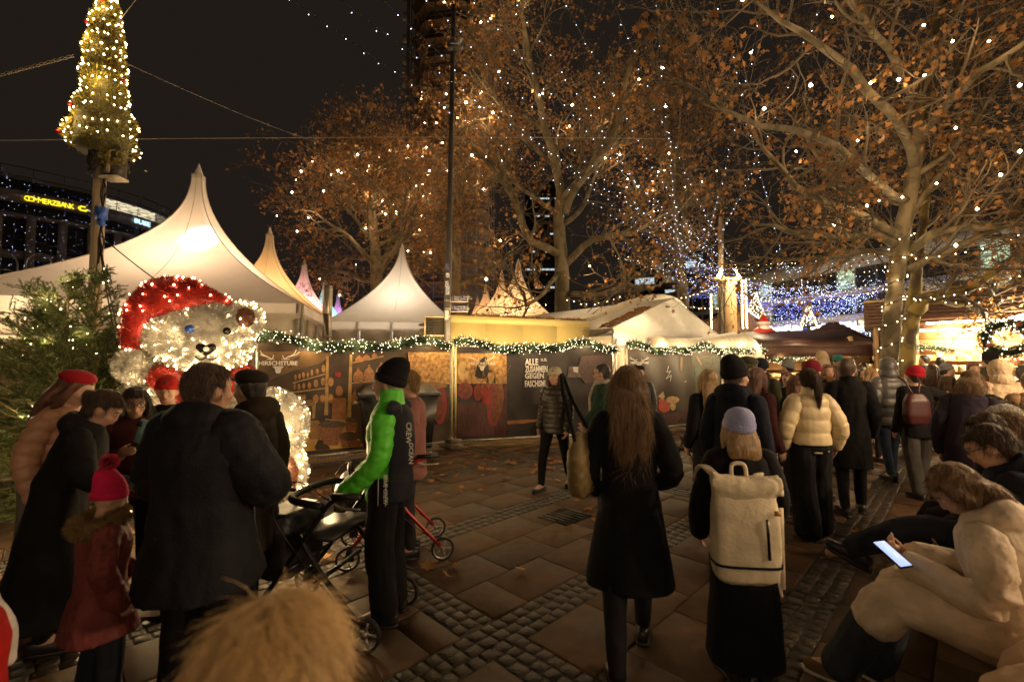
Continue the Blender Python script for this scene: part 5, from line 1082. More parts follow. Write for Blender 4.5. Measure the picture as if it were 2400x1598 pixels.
# ------------------------------------------------------------------ posts by the gable tent
m_beam = mat('fresh_timber', (.50, .33, .15), .7, var=.2, vs=4, stretch=(5, 5, .3), bump=.2)
p = at(1717, 900, 14.6); wp = thing('timber_post', 'square fresh timber post beside the gable tent', 'post', (p.x, p.y, 0)); link('post_shaft', G().box((0, 0, 2.15), (.26, .26, 4.3)), wp, m_beam); link('post_arm', G().box((-.1, -.02, 4.34), (.9, .14, .1)), wp, m_beam)
p = at(1692, 900, 15.3); gpo = thing('grey_timber_pole', 'thin grey wooden pole carrying the overhead cables', 'pole', (p.x, p.y, 0)); link('shaft', G().tube([(0, 0, 0), (.02, 0, 4), (.1, 0, 6.6)], [.1, .095, .08], 12), gpo, m_pole, True)
g = G()
for k in range(8): P = np.array([(-.12 + .05 * k + rng.normal(0, .03), -.14, z) for z in np.linspace(4.4, 2.0, 8)]); g.tube(smooth_path(P, 1, 3)[0], .012, 4)
link('cable_bundle', g, gpo, m_cable, kind='stuff')
for a_, b_ in (((1683, 648), (1692, 632)), ((1722, 628), (1742, 660))):
    P0, P1 = np.array(at(*a_, 14.6)), np.array(at(*b_, 14.6)); root = thing('lamp_cluster', 'bright cluster of bulbs on the %s side of the cable pole' % ('far' if a_[0] > 1700 else 'near'), 'lamp', Vector(P0)); V, T = bulbs((P1 - P0)[None] * np.linspace(0, 1, 9)[:, None] + rng.normal(0, .02, (9, 3)), .05); link('bulbs', (V, [T]), root, m_bulb, kind='stuff'); lamp('cluster_lamp', tuple((P1 - P0) / 2 + [0, -.3, 0]), 85, (1, .78, .45), .15, parent=root)

# ------------------------------------------------------------------ market stalls
m_hut = mat('hut_board', (.36, .20, .085), .7, var=.3, vs=4, stretch=(.6, 4, 4), bump=.3, bs=20); m_tile = mat('roof_tile', (.105, .05, .028), .7, var=.4, vs=6, bump=.5); m_awn = mat('brown_awning', (.055, .02, .012), .7, var=.2)
m_tube = glow('tube_light', (1, .86, .58), 22, True); m_warmlit = mat('warm_goods', (.6, .42, .24), .6, var=.8, vs=7)
def stall(label, c, rz, w, d, h, roof, lampw, name='market_stall', ridge=.9, goods=True, over=.45, tube=True):
    t = thing(name, label, 'market stall', c, rz)
    for k in range(6): link('board', G().box((0, d / 2, h * (k + .5) / 6), (w, .04, h / 6 - .012)), t, m_hut)
    for s in (-1, 1):
        for k in range(6): link('board', G().box((s * w / 2, .05, h * (k + .5) / 6), (.04, d - .1, h / 6 - .012)), t, m_hut)
        link('corner_post', G().box((s * (w / 2 - .05), -d / 2, h / 2), (.1, .1, h)), t, m_beam)
    for k in range(5): link('counter_board', G().box((0, -d / 2 + .02, .12 + .2 * k), (w - .2, .04, .188)), t, m_hut)
    link('counter', G().box((0, -d / 2 - .12, 1.08), (w, .45, .06)), t, m_beam)
    if roof == 'gable':
        for s in (-1, 1):
            n_ = 7; a = math.atan2(ridge, d / 2 + over); L = math.hypot(ridge, d / 2 + over)
            for k in range(n_):
                f_ = (k + .5) / n_; link('shingle_row', G().box((0, s * (d / 2 + over) * (1 - f_), h + ridge * f_ + .03 * 1), (w + .5, L / n_ * 1.15, .035), rot=Matrix.Rotation(-s * a + s * .06, 3, 'X')), t, m_tile)
        link('ridge_beam', G().box((0, 0, h + ridge + .05), (w + .5, .12, .08)), t, m_beam)
    elif roof == 'hex':
        for k in range(9):
            f_ = k / 9; r0 = (w / 2 + over) * (1 - f_) + .05; link('shingle_row', G().lathe([(r0, h + ridge * f_), (r0 * .99, h + ridge * f_ + .05), (r0 * .82, h + ridge * f_ + .15)], k=8), t, m_tile)
    else:
        link('awning', G().prism([(-w / 2 - .3, -d / 2 - .7, h - .3), (-w / 2 - .3, d / 2, h + .35), (-w / 2 - .3, d / 2, h + .3), (-w / 2 - .3, -d / 2 - .7, h - .35)], (w + .6, 0, 0)), t, m_awn); link('awning_flap', G().box((0, -d / 2 - .71, h - .5), (w + .6, .02, .3)), t, m_awn)
    if goods:
        g = G()
        for k in range(int(w * 14)): g.box((random.uniform(-w / 2 + .15, w / 2 - .15), random.uniform(-d / 2, d / 2 - .15), random.choice((1.2, 1.2, 1.5, 1.85))), (random.uniform(.08, .2), .12, random.uniform(.08, .25)), random.random())
        link('goods', g, t, m_warmlit, kind='stuff')
        for z in (1.4, 1.72): link('shelf', G().box((0, d / 2 - .18, z), (w - .2, .28, .03)), t, m_beam)
    if tube: link('tube_light', G().box((0, -d / 2 + .15, h - .12), (w * .75, .06, .05)), t, m_tube)
    if lampw: lamp('stall_lamp', (0, -d / 2 - .15, h - .28), lampw, (1, .74, .40), .3, parent=t)
    return t
def onb(px, Y): p = at(px, 860, Y); return (p.x, p.y, 0)
stall('stall under a dark brown awning with a lit garland, by the white sheet', onb(1850, 16.2), R(-22), 3.2, 2.2, 2.5, 'awning', 150, tube=False)
stall('round hut with brown shingled tent roof in the middle of the crowd', onb(1955, 21), R(-25), 3.4, 3, 2.35, 'hex', 150, ridge=1.15, tube=False)
stall('low brown roofed hut glimpsed left of the pale trunk', onb(2050, 25), R(-30), 3, 2, 2.3, 'gable', 130)
stall('brightly lit gabled hut behind the dark trunk', onb(2215, 14.2), R(-38), 3.4, 2.2, 2.75, 'gable', 750)
stall('glaring bright stall with a big wreath at the right edge', onb(2395, 11.8), R(-52), 4.4, 2.2, 2.85, 'gable', 1000, ridge=.8)
stall('plain lit hut between the two right stalls', onb(2320, 17.5), R(-40), 3, 2, 2.9, 'gable', 900)
tl = thing('light_bar', 'long glaring light bar above the right stall roof', 'lamp', tuple(at(2335, 758, 11.2))); e_ = at(2440, 730, 9.8) - tl.location; link('tube', G().bar((0, 0, 0), e_, .06, .1), tl, m_tube); lamp('bar_lamp', tuple(e_ * .4 + Vector((-.3, -.6, -.2))), 320, (1, .80, .5), .3, parent=tl)
garland('lit fir garland along the eave of the brown awning stall', [at(1752, 832, 14.9), at(1830, 836, 15.0), at(1905, 828, 15.3)], .15, 1500, 70, needle=.09)
garland('lit fir garland along the eave of the gabled hut behind the dark trunk', [at(2140, 818, 12.9), at(2235, 814, 12.6)], .11, 1700, 80)
wr_ = thing('fir_wreath', 'large fir wreath full of fairy lights and red bows on the right stall', 'wreath', tuple(at(2362, 793, 9.6)), R(-30)); n = 6000; a = rng.random(n) * 2 * math.pi; b_ = unit(rng.normal(size=(n, 3)))
P = np.stack([.36 * np.cos(a), 0 * a, .3 * np.sin(a)], -1) + b_ * .1; V, T = blades(P, unit(b_ + rng.normal(0, .6, (n, 3))), .08, .005); link('foliage', (V, [T]), wr_, mat('garland_green'), kind='stuff'); link('hoop', G().tube([(.36 * math.cos(q), 0, .3 * math.sin(q)) for q in np.linspace(0, 2 * math.pi, 25)], .06, 8), wr_, mat('garland_core'))
k = rng.choice(n, 170); V, T = bulbs(P[k] + b_[k] * .06 + [0, -.03, 0], .012); link('fairy_lights', (V, [T]), wr_, glow('warm_fairy', (1, .82, .5), 9), kind='stuff')
for q in (1.2, 3.6, 5.4): link('bow', G().ell((.36 * math.cos(q), -.12, .3 * math.sin(q)), (.06, .04, .05)), wr_, mat('bow_brown', (.25, .08, .04), .5), True)
# carousel hut roof with light columns, santa on a roof
hb = thing('light_column_booth', 'booth with two columns of warm bulbs and a lit roof edge behind the timber post', 'booth', onb(1715, 19))
link('roof', G().prism([(-1.6, 0, 3.1), (.6, 0, 3.9), (2.2, 0, 2.75), (2.2, 0, 2.6), (-1.6, 0, 2.6)], (0, 2.5, 0)), hb, m_tile); link('wall', G().box((.2, 1.2, 1.3), (3.2, 2.2, 2.6)), hb, m_hut)
for x, z0, z1 in ((-.85, 2.95, 4.5), (.45, 3.1, 5.1), (.62, 3.1, 5.1)):
    link('column', G().box((x, -.05, (z0 + z1) / 2), (.1, .06, z1 - z0)), hb, m_beam); V, T = bulbs([(x, -.12, z) for z in np.linspace(z0, z1, 22)], .035); link('bulbs', (V, [T]), hb, m_tiny, kind='stuff')
V, T = bulbs([(.6 + 1.6 * t, -.06, 3.9 - 1.15 * t) for t in np.linspace(0, 1, 34)], .03); link('roof_edge_bulbs', (V, [T]), hb, m_cold, kind='stuff'); lamp('booth_lamp', (.5, -.8, 3.6), 60, (1, .8, .45), .2, parent=hb)
sp = at(1790, 800, 17.6); sa = thing('santa_figure', 'inflatable red and white santa figure on a stall roof', 'santa figure', sp, R(-20)); m_rd = mat('inflatable_red', (.55, .035, .02), .4); m_wh = mat('inflatable_white', (.8, .75, .7), .5)
V, Q = blob(G().ell((0, 0, .2), (.46, .36, .4)).ell((.3, -.1, .1), (.3, .2, .16)).ell((-.3, -.1, .15), (.2, .2, .2)), .04, 3); link('body', (V, [Q]), sa, m_rd, True); link('head', G().ell((.02, -.05, .6), (.21, .2, .2)), sa, mat('santa_skin', (.6, .34, .22), .5), True)
link('beard', G().ell((.03, -.14, .5), (.2, .13, .16)), sa, m_wh, True); link('hat', G().lathe([(.22, .68), (.2, .78), (.12, .95), (.03, 1.08)], k=16), sa, m_rd, True); link('hat_band', G().lathe([(.2, .66), (.25, .68), (.25, .74), (.2, .76)], k=16), sa, m_wh, True); link('hat_bobble', G().ell((.0, 0, 1.1), .07), sa, m_wh, True)
lamp('santa_lamp', (-.3, -.9, .4), 14, (1, .75, .5), .1, parent=sa)
for k, (px, y0, y1, Y, lb) in enumerate(((1771, 748, 684, 20, 'small lit cone tree on a pole left of the santa figure'), (1896, 766, 714, 24, 'small lit cone tree on a pole above the round hut'), (2044, 790, 748, 24, 'small bluish lit cone tree on a pole near the pale trunk'), (2027, 838, 768, 26, 'white lit cone tree standing on the ground near the pale trunk'))):
    b = at(px, y0, Y); hgt = (y0 - y1) / FPX * Y; t = thing('cone_tree', lb, 'christmas tree', b); tinsel_cone(t, hgt, ([0, .1, .5, 1], [hgt * .27, hgt * .29, hgt * .16, .02]), 2500, 150, .1, .008, .02, mat('gold_green_tinsel') if k < 3 else m_sil, m_tiny if k < 2 else m_cold, .05)
    if k < 3: link('pole', G().tube([(0, 0, -b.z), (0, 0, 0)], .07, 8), t, m_pole)
    lamp('cone_lamp', (0, -.6 * hgt, hgt * .4), 10, (1, .75, .35) if k < 2 else (.7, .75, 1), .2, parent=t)
for k, (px, Y) in enumerate(((2302, 19), (1855, 32), (1912, 33), (1640, 60), (1762, 56), (2010, 44), (2190, 38))):
    b = at(px, 745 if k == 0 else 768, Y); t = thing('street_lamp', ['twin dome street lamp above the right stalls', 'white street lamp left of the lit cone above the round hut', 'white street lamp right of the lit cone above the round hut', 'distant street lamp above the gable tent roof', 'distant street lamp behind the light column booth', 'street lamp before the shop windows left of the pale trunk', 'street lamp before the shop windows right of the trunks'][k], 'street lamp', (b.x, b.y, 0))
    link('pole', G().tube([(0, 0, 0), (0, 0, b.z + .1)], .07, 8), t, m_galv)
    for s in (-1, 1):
        link('arm', G().tube([(0, 0, b.z + .15), (.3 * s, 0, b.z + .2)], .03, 6), t, m_galv); link('dome', G().lathe([(.02, b.z + .18), (.2, b.z + .08), (.22, b.z - .02), (.16, b.z - .1), (.02, b.z - .12)], (.32 * s, 0, 0), 14), t, glow('dome_lamp', (1, .92, .8), 5), True)
    lamp('street_light', (0, -.3, b.z - .4), 90 if k == 0 else (700 if k < 3 else 2200), (1, .85, .65), .2, parent=t)
# arches and lit ornaments at the far left
ar = thing('light_arches', 'white tube arches carrying lit ornaments in front of the bank building', 'street decoration', at(60, 690, 30)); m_arch = mat('arch_white', (.5, .44, .4), .5)
for x, z, r in ((-1.5, 1.9, .85), (.75, 1.9, .85), (-1.5, .9, .8), (.75, .9, .85)): link('arch', G().tube([(x + r * math.cos(a), 0, z + r * math.sin(a)) for a in np.linspace(0, math.pi, 17)] , .05, 8), ar, m_arch, True)
for x in (-.65, -.1): link('upright', G().tube([(x, 0, -3), (x, 0, 2)], .06, 8), ar, m_arch)
for x0 in (0.2, 2.4): 
    for a_, b_ in (((x0, 1.1), (x0 + 1.9, 1.1)), ((x0, 1.1), (x0, -.2)), ((x0 + 1.9, 1.1), (x0 + 1.9, -.2))): link('ornament_frame', G().bar((a_[0], -.2, a_[1]), (b_[0], -.2, b_[1]), .05), ar, m_arch)
m_orn = glow('ornament_glow', (1, .82, .5), 6)
for P in ([(.3, .9), (.5, .2), (.2, .5)], [(.7, -.3), (1.1, .5), (1.6, .3), (1.7, -.2)], [(2.5, .9), (2.8, .3), (3.2, .8), (3.6, .2)]): Q, _ = smooth_path([(x, -.25, z) for x, z in P], 1, 5); link('ornament', G().tube(Q, .07, 8), ar, m_orn)
link('ornament', G().tube([(-2.3 + .5 * math.cos(a), -.25, .1 + .5 * math.sin(a)) for a in np.linspace(0, 6.3, 20)], .1, 8), ar, glow('ornament_cold', (.6, .75, 1), 8))
# fir branch reaching in from the right edge
P = np.array([[at(2430, 968, 3.2), at(2395, 953, 3.2), at(2355, 938, 3.2), at(2318, 927, 3.2)]], float); b0 = P[0, 0].copy(); t = thing('fir_branch', 'single fir twig reaching in at the right edge', 'twig', b0); link('stem', G().tube(P[0] - b0, [.006, .005, .004, .003], 6), t, m_stem)
V, T = needles(rng, P - b0, 700, .03, .0025); link('needles', (V, [T]), t, mat('twig_green', (.03, .08, .03), .5), kind='stuff')
# low bench under the sitting people
be = thing('stone_bench', 'low dark bench carrying the sitting people on the right', 'bench', (2.78, 2.3, 0), R(45)); link('seat', G().box((0, 0, .41), (4.2, .5, .08)), be, mat('bench_wood', (.09, .06, .04), .6, bump=.3))
for x in (-1.4, 0, 1.4): link('support', G().box((x, 0, .185), (.3, .45, .37)), be, m_block)
# ------------------------------------------------------------------ people
def fabric(n, c, rough=.85, bump=.2, bs=90, var=.2, sheen=.02, vs=7, **k): return mat('cloth_' + n, c, rough, var=var, vs=vs, bump=bump, bs=bs, sheen=sheen, spec=.2, **k)
BLK, NAVY, CHAR = fabric('black', (.007, .0065, .007)), fabric('navy', (.010, .012, .024)), fabric('charcoal', (.022, .02, .02))
SKIN = [mat('skin%d' % i, c, .5, var=.1, vs=12, bump=.08, bs=90, sss=.08) for i, c in enumerate([(.55, .32, .22), (.5, .28, .18), (.42, .25, .15)])]
def hairm(n, c): return mat('hair_' + n, c, .38, var=.45, vs=9, stretch=(9, 9, .7), bump=.5, bs=40, sheen=.1)
HAIR = dict(dark=hairm('dark', (.018, .011, .008)), brown=hairm('brown', (.06, .03, .014)), auburn=hairm('auburn', (.11, .035, .014)), blond=hairm('blond', (.34, .20, .08)), dblond=hairm('dblond', (.21, .12, .052)), grey=hairm('grey', (.35, .31, .27)), white=hairm('white', (.6, .56, .5)))
m_shoe = mat('shoe_leather', (.014, .011, .009), .4, var=.3); m_sole = mat('shoe_sole', (.5, .47, .43), .6)
def rotx(a): return np.array(Matrix.Rotation(a, 3, 'X'))
def wrinkle(V, Q, amp, sc=9, seed=0, st=(1, 1, .7)):
    N = normals(V, Q); P = V * sc * np.array(st); P = P + .6 * np.stack([vnoise(P * .7 + 5, seed + k) for k in range(3)], -1); n1 = fbm(P, 3, seed); n2 = vnoise(P * [1.9, 1.9, .55], seed + 4); return V + N * (amp * .45 * (.4 - 2.2 * np.abs(n1)) + amp * .8 * vnoise(P * .5, seed + 9) + amp * .7 * np.clip(n2, -1, .3))[:, None]
def bands(V, Q, segs, step, amp):
    "quilting: rolls across the nearest limb or trunk axis"
    best = np.full(len(V), 1e9); s = np.zeros(len(V))
    for a, b, rad, s0 in segs:
        a, b = np.array(a), np.array(b); d = b - a; L = np.linalg.norm(d); t = np.clip((V - a) @ d / L / L, 0, 1); dd = np.linalg.norm(V - a - t[:, None] * d, axis=1) / rad; k = dd < best; best[k] = dd[k]; s[k] = s0 + t[k] * L
    return V + normals(V, Q) * (amp * (np.abs(np.sin(math.pi * s / step)) ** .5 - .5))[:, None]
def hand(g, w, f, n, sgn, curl=.5, s=1.0, ex=0):
    f = unit(V3(*f)); n = unit(V3(*n) - f * np.dot(V3(*n), f)); sd = np.cross(f, n) * sgn
    w = V3(*w); Rm = np.stack([sd, f, n], 1); g.ell(w + f * .045 * s, (.042 * s + ex, .056 * s, .019 * s + ex), 12, 8, Rm); g.cap(w - f * .03, w + f * .02 * s, .027 * s + ex, .027 * s + ex)
    for k, (o, L) in enumerate(((-.031, .062), (-.0105, .075), (.0105, .08), (.031, .07))):
        b = w + sd * o * s + f * .085 * s; d1 = unit(f * math.cos(curl) + n * math.sin(curl)); d2 = unit(f * math.cos(curl * 2.4) + n * math.sin(curl * 2.4)); m_ = b + d1 * L * .5 * s
        g.cap(b - f * .02, m_, .0098 * s + ex, .0092 * s + ex, 8); g.cap(m_, m_ + d2 * L * .5 * s, .0092 * s + ex, .008 * s + ex, 8)
    b = w + sd * .034 * s + f * .03 * s; m_ = b + unit(sd * .7 + f * .6 + n * .4) * .042 * s; g.cap(b, m_, .013 * s + ex, .0105 * s + ex, 8); g.cap(m_, m_ + unit(f + n * .6) * .03 * s, .0105 * s + ex, .009 * s + ex, 8)
def person(label, px, d, H=1.68, yaw=0, coat=None, legs=None, hair=('short', 'brown'), hat=None, pose=None, skin=0, vox=.016, face=False, glasses=False, group=None, gloves=None, shoes=None, scarf=None, loc_=None, hands=True):
    p_ = pose or {}; co = dict(m=BLK, hem=.78, th=.028, flare=.02, wr=.007, sc=9); co.update(coat or {}); le = dict(m=CHAR, w=0.0); le.update(legs or {}); sk = SKIN[skin]
    loc_ = loc_ or ((px - 1200) / FPX * d, d, 0)
    root = thing('person', label, 'person', loc_, R(yaw), group, H / 1.7)
    J = dict(hip=V3(0, 0, .92), waist=V3(0, 0, 1.06), chest=V3(0, .005, 1.26), shl=V3(0, -.01, 1.39), neck=V3(0, -.012, 1.455), head=V3(0, .012, 1.58))
    for s, n in ((1, 'R'), (-1, 'L')):
        st = p_.get('stride', 0) * s
        J.update({'sh' + n: V3(.18 * s, -.01, 1.375), 'el' + n: V3(.235 * s, -.04, 1.11), 'wr' + n: V3(.245 * s, .06, .87), 'hi' + n: V3(.09 * s, 0, .9), 'kn' + n: V3(.1 * s, .02 + st * .3, .49), 'an' + n: V3(.1 * s, -.02 + st * .5, .085)})
    if 'R' in p_: J['elR'], J['wrR'] = V3(*p_['R'][0]), V3(*p_['R'][1])
    if 'L' in p_: J['elL'], J['wrL'] = V3(*p_['L'][0]), V3(*p_['L'][1])
    for k in ('shR', 'shL', 'elR', 'elL', 'wrR', 'wrL'): J[k] = J[k] * [.87, 1, 1]
    co['th'] *= .68
    A = rotx(-R(p_.get('lean', 0)))
    for k in ('waist', 'chest', 'shl', 'neck', 'head', 'shR', 'shL', 'elR', 'elL', 'wrR', 'wrL'):
        f_ = .5 if k == 'waist' else 1; J[k] = (rotx(-R(p_.get('lean', 0) * f_)) @ (J[k] - J['hip'])) + J['hip']
    if p_.get('seat'):
        dz = V3(0, 0, .52 - .92)
        for k in J:
            if k[:2] not in ('kn', 'an'): J[k] = J[k] + dz
        for s, n in ((1, 'R'), (-1, 'L')):
            J['kn' + n] = V3(.11 * s, .43, .53); J['an' + n] = V3(.11 * s, .46, .085)
            if 'feet' in p_: J['kn' + n], J['an' + n] = V3(*p_['feet'][n][0]), V3(*p_['feet'][n][1])
    Hm = np.array(Matrix.Rotation(R(p_.get('hy', 0)), 3, 'Z')) @ A @ rotx(-R(p_.get('hp', 0))); hc_ = J['head'] + (rotx(-R(p_.get('hp', 0)))@V3(0, 0, .06) - V3(0, 0, .06)); h = lambda *v: hc_ + Hm @ V3(*v)
    toe = {n: V3(.02 * (1 if n == 'R' else -1), .17, -.055) for n in 'RL'}
    # body: one continuous skin
    g = G(); g.loft([J['hip'] - [0, 0, .04], J['hip'], J['waist'], J['chest'], J['shl'], J['neck']], [.12, .155, .13, .155, .14, .05], [.09, .11, .095, .11, .085, .05])
    g.cap(J['neck'] - [0, 0, .03], h(0, -.01, -.05), .054, .052); g.ell(hc_ + Hm @ V3(0, 0, .012), (.075, .095, .105), 18, 12, Hm); g.ell(h(0, .03, -.062), (.056, .064, .058), 14, 10, Hm); g.ell(h(0, .066, -.1), (.026, .022, .02), 10, 8, Hm)
    g.ell(h(0, .1, -.022), (.013, .018, .024), 10, 8, Hm); g.ell(h(0, .088, .012), (.02, .014, .03), 10, 8, Hm); g.ell(h(0, .083, .035), (.05, .012, .014), 10, 8, Hm); g.ell(h(0, .092, -.058), (.026, .012, .012), 10, 8, Hm)
    for s, n in ((1, 'R'), (-1, 'L')):
        g.ell(h(.077 * s, -.005, -.012), (.010, .022, .032), 8, 8, Hm); g.ell(h(.042 * s, .07, -.03), (.024, .02, .022), 8, 8, Hm)
        g.limb([J['sh' + n], J['el' + n], J['wr' + n]], [.052, .042, .03]); g.limb([J['hi' + n], J['kn' + n], J['an' + n]], [.072, .044, .033]); g.cap(J['an' + n], J['an' + n] + toe[n] * .8, .042, .032)
        if hands:
            f_ = unit(J['wr' + n] - J['el' + n]); hn = p_.get('palm' + n, (-s, .2, 0)); hand(g, J['wr' + n] + f_ * .02, p_.get('hand' + n, f_), hn, s, p_.get('curl', .5))
    V, Q = blob(g, vox, 2); link('body', (V, [Q]), root, sk, True)
    if gloves:
        for s, n in ((1, 'R'), (-1, 'L')):
            f_ = unit(J['wr' + n] - J['el' + n]); g = G(); hand(g, J['wr' + n] + f_ * .02, p_.get('hand' + n, f_), p_.get('palm' + n, (-s, .2, 0)), s, p_.get('curl', .5), 1.05, .006); V, Q = blob(g, .008, 2); link('glove', (V, [Q]), root, gloves, True)
    if face:
        g = G()
        for s in (-1, 1):
            link('eye', G().ell(h(.031 * s, .0835, .008), (.0135, .008, .0065), 10, 8, Hm), root, mat('eye_white', (.6, .55, .5), .3), True); link('iris', G().ell(h(.031 * s, .089, .008), (.006, .004, .006), 8, 6, Hm), root, mat('iris', (.02, .012, .008), .2), True)
            link('eyebrow', G().tube([h(.014 * s, .093, .027), h(.032 * s, .092, .033), h(.05 * s, .078, .028)], [.0035, .004, .002], 6), root, HAIR['dark'] if hair[1] in ('dark', 'brown') else HAIR['brown'])
        link('lips', G().ell(h(0, .1, -.056), (.021, .007, .0065), 12, 8, Hm), root, mat('lips', (.42, .12, .1), .4), True)
    if glasses:
        g = G()
        for s in (-1, 1): g.tube([h(.033 * s + .024 * math.cos(a), .102, .006 + .019 * math.sin(a)) for a in np.linspace(0, 6.3, 15)], .0022, 5); g.tube([h(.057 * s, .1, .01), h(.079 * s, .05, .012), h(.08 * s, -.02, .005)], .002, 5)
        g.tube([h(-.01, .104, .01), h(.01, .104, .01)], .002, 5); link('glasses', g, root, mat('spectacle', (.05, .04, .035), .25, .5), kind='stuff')
    # coat
    th, fl, hem = co['th'], co['flare'], co['hem']; g = G(); P, rx, ry = [], [], []
    seat = p_.get('seat'); hb_ = J['hip'][2]
    if not seat:
        for z in np.linspace(hem, .86, max(2, int((.86 - hem) / .12) + 1)) if hem < .86 else [hem]: k = max(0, (.92 - z)); P.append(V3(0, -.005 + p_.get('sway', 0) * k, z)); rx.append(.155 + th + fl * k * 2); ry.append(.12 + th + fl * k * 2.2)
    else: P.append(J['hip'] - [0, 0, .09]); rx.append(.17 + th); ry.append(.14 + th)
    for nm, a_, b_ in (('hip', .155, .12), ('waist', .138 + co.get('waist', 0), .115 + co.get('waist', 0)), ('chest', .155, .12), ('shl', .138, .092), ('neck', .07, .068)): P.append(J[nm]); rx.append(a_ + th * (1 if nm != 'neck' else .6)); ry.append(b_ + th * (1 if nm != 'neck' else .6))
    g.loft(P, rx, ry, k=22)
    segs = [(P[0], P[-1], .16, 0)]; slv = []
    for s, n in ((1, 'R'), (-1, 'L')):
        w_ = J['wr' + n]; gs = g if vox > .02 else G(); gs.limb([J['sh' + n] + [-.012 * s, 0, -.006], J['el' + n], w_], [.060 + th * .9, .052 + th * .9, .040 + th * .75 + co.get('cuff', 0)], 12); slv.append(gs); segs += [(J['sh' + n], J['el' + n], .08, 0), (J['el' + n], w_, .07, .27)]
        if seat and hem < .8: g.limb([J['hi' + n], J['hi' + n] * .35 + J['kn' + n] * .65 + [0, 0, .02]] + ([J['kn' + n] + [0, .02, .0], J['kn' + n] * .75 + J['an' + n] * .25 + [0, .03, 0]] if hem < .6 else []), [.105 + th, .088 + th] + ([.08 + th, .088 + th] if hem < .6 else []), 12)
    if seat and hem < .8: g.ell((J['hiR'] + J['hiL'] + J['knR'] + J['knL']) / 4 + [0, -.05, .03], (.13, .2, .085))
    if co.get('collar'): c_ = co['collar']; g.loft([J['neck'] - [0, 0, .03], J['neck'] + A @ V3(0, .0, c_)], [.085, .07 + .012], [.085, .078])
    if co.get('hood') == 'down': g.ell(J['neck'] + A @ V3(0, -.085, .0), (.135, .075, .08), 16, 10, A @ rotx(R(-18))); g.tube([J['neck'] + A @ V3(.098 * math.cos(a), -.02 + .085 * math.sin(a), .018 - .03 * math.sin(a)) for a in np.linspace(0, 2 * math.pi, 19)], .034, 8)
    V, Q = blob(g, co.get('vox', vox), 3)
    if co['wr']: V = wrinkle(V, Q, co['wr'], co['sc'], int(d * 100) % 50)
    if co.get('puff'): V = bands(V, Q, segs, co['puff'], co.get('pa', .016))
    cobj = link('coat', (V, [Q]), root, co['m'], True)
    for gs in slv:
        if gs is g: continue
        V, Q = blob(gs, co.get('vox', vox), 2); cen_ = V.mean(0)
        V = wrinkle(V, Q, co['wr'] * .9, co['sc'] * 1.5, int(px) % 31 + len(V) % 7, (1, 1, 1.6))
        if co.get('puff'): V = bands(V, Q, segs[1:], co['puff'], co.get('pa', .016))
        link('sleeve', (V, [Q]), cobj, co['m'], True)
    if co.get('hood') == 'up':
        g = G(); g.ell(h(0, -.03, .02), (.108, .12, .14), 18, 12, Hm); g.ell(h(0, -.06, -.1), (.12, .1, .09), 16, 10, Hm); V, Q = blob(g, vox, 3); V = wrinkle(V, Q, .006, 12, 5); link('hood', (V, [Q]), root, co['m'], True)
    # trousers and shoes
    g = G(); w = le['w']
    for s, n in ((1, 'R'), (-1, 'L')):
        a_ = J['an' + n] + [0, 0, le.get('cut', .02)]; g.limb([J['hi' + n], J['kn' + n], a_], [.098 + w * .3, .07 + w, .052 + w * 1.5], 12)
    g.ell(J['hip'] - [0, 0, .0], (.165, .13, .12)); V, Q = blob(g, vox, 3); V = wrinkle(V, Q, .006, 10, 3); link('trousers', (V, [Q]), root, le['m'], True)
    for s, n in ((1, 'R'), (-1, 'L')):
        a_ = J['an' + n]; yd = V3(0, 1, 0); an_ = R(10 * s * -1); yd = V3(math.sin(-an_), math.cos(an_), 0); tl_ = p_.get('toe' + n, 0); yd = unit(yd + [0, 0, tl_]); X = unit(np.cross(yd, [0, 0, 1.]))
        gz_ = a_ + [0, 0, -.045]; ys = np.array([-.085, -.07, -.02, .06, .13, .17, .185]); g = G(); g.loft([gz_ + yd * y for y in ys], [.02, .036, .039, .043, .045, .035, .012], [.035, .05, .058, .044, .032, .026, .012], X, 14, 2.6); so = link('shoe', g, root, shoes or m_shoe, True)
        link('sole', G().loft([gz_ + [0, 0, -.034] + yd * y for y in (-.088, -.07, .06, .13, .175, .19)], [.025, .039, .046, .047, .036, .012], [.013] * 6, X, 14, 4), so, m_sole if shoes else m_shoe)
    # hair
    st, hcol = hair; hm = HAIR.get(hcol, hcol)
    if st:
        g = G(); g.ell(h(0, -.026, .028), (.084, .1, .106), 18, 12, Hm)
        if st in ('short', 'bald'): g.ell(h(0, .02, .075), (.066, .062, .045), 12, 8, Hm); g.ell(h(0, -.05, -.03), (.07, .06, .07), 12, 8, Hm)
        if st in ('long', 'bob', 'pony', 'bun'): g.ell(h(0, .005, .062), (.075, .08, .06), 12, 8, Hm); g.ell(h(0, -.045, -.03), (.078, .065, .085), 12, 8, Hm)
        if st in ('long', 'bob'):
            L_ = .36 if st == 'long' else .14; pb_ = [h(0, -.05, -.02), h(0, -.085, -.1), h(0, -.085, -.1) + A @ V3(0, -.035, -.12) * (L_ / .3), h(0, -.085, -.1) + A @ V3(0, -.02, -.3) * (L_ / .3)]; g.loft(smooth_path(pb_, 1, 3)[0], np.interp(np.arange(10), [0, 3, 6, 9], [.085, .105, .12 if st == 'long' else .11, .075]), np.interp(np.arange(10), [0, 3, 6, 9], [.06, .055, .045, .02]), k=16, X=Hm @ V3(1, 0, 0))
            for s in (-1, 1): g.limb([h(.068 * s, .02, .04), h(.088 * s, .005, -.05), h(.092 * s, .0, -.1 - L_ * .4)], [.028, .032, .02], 8)
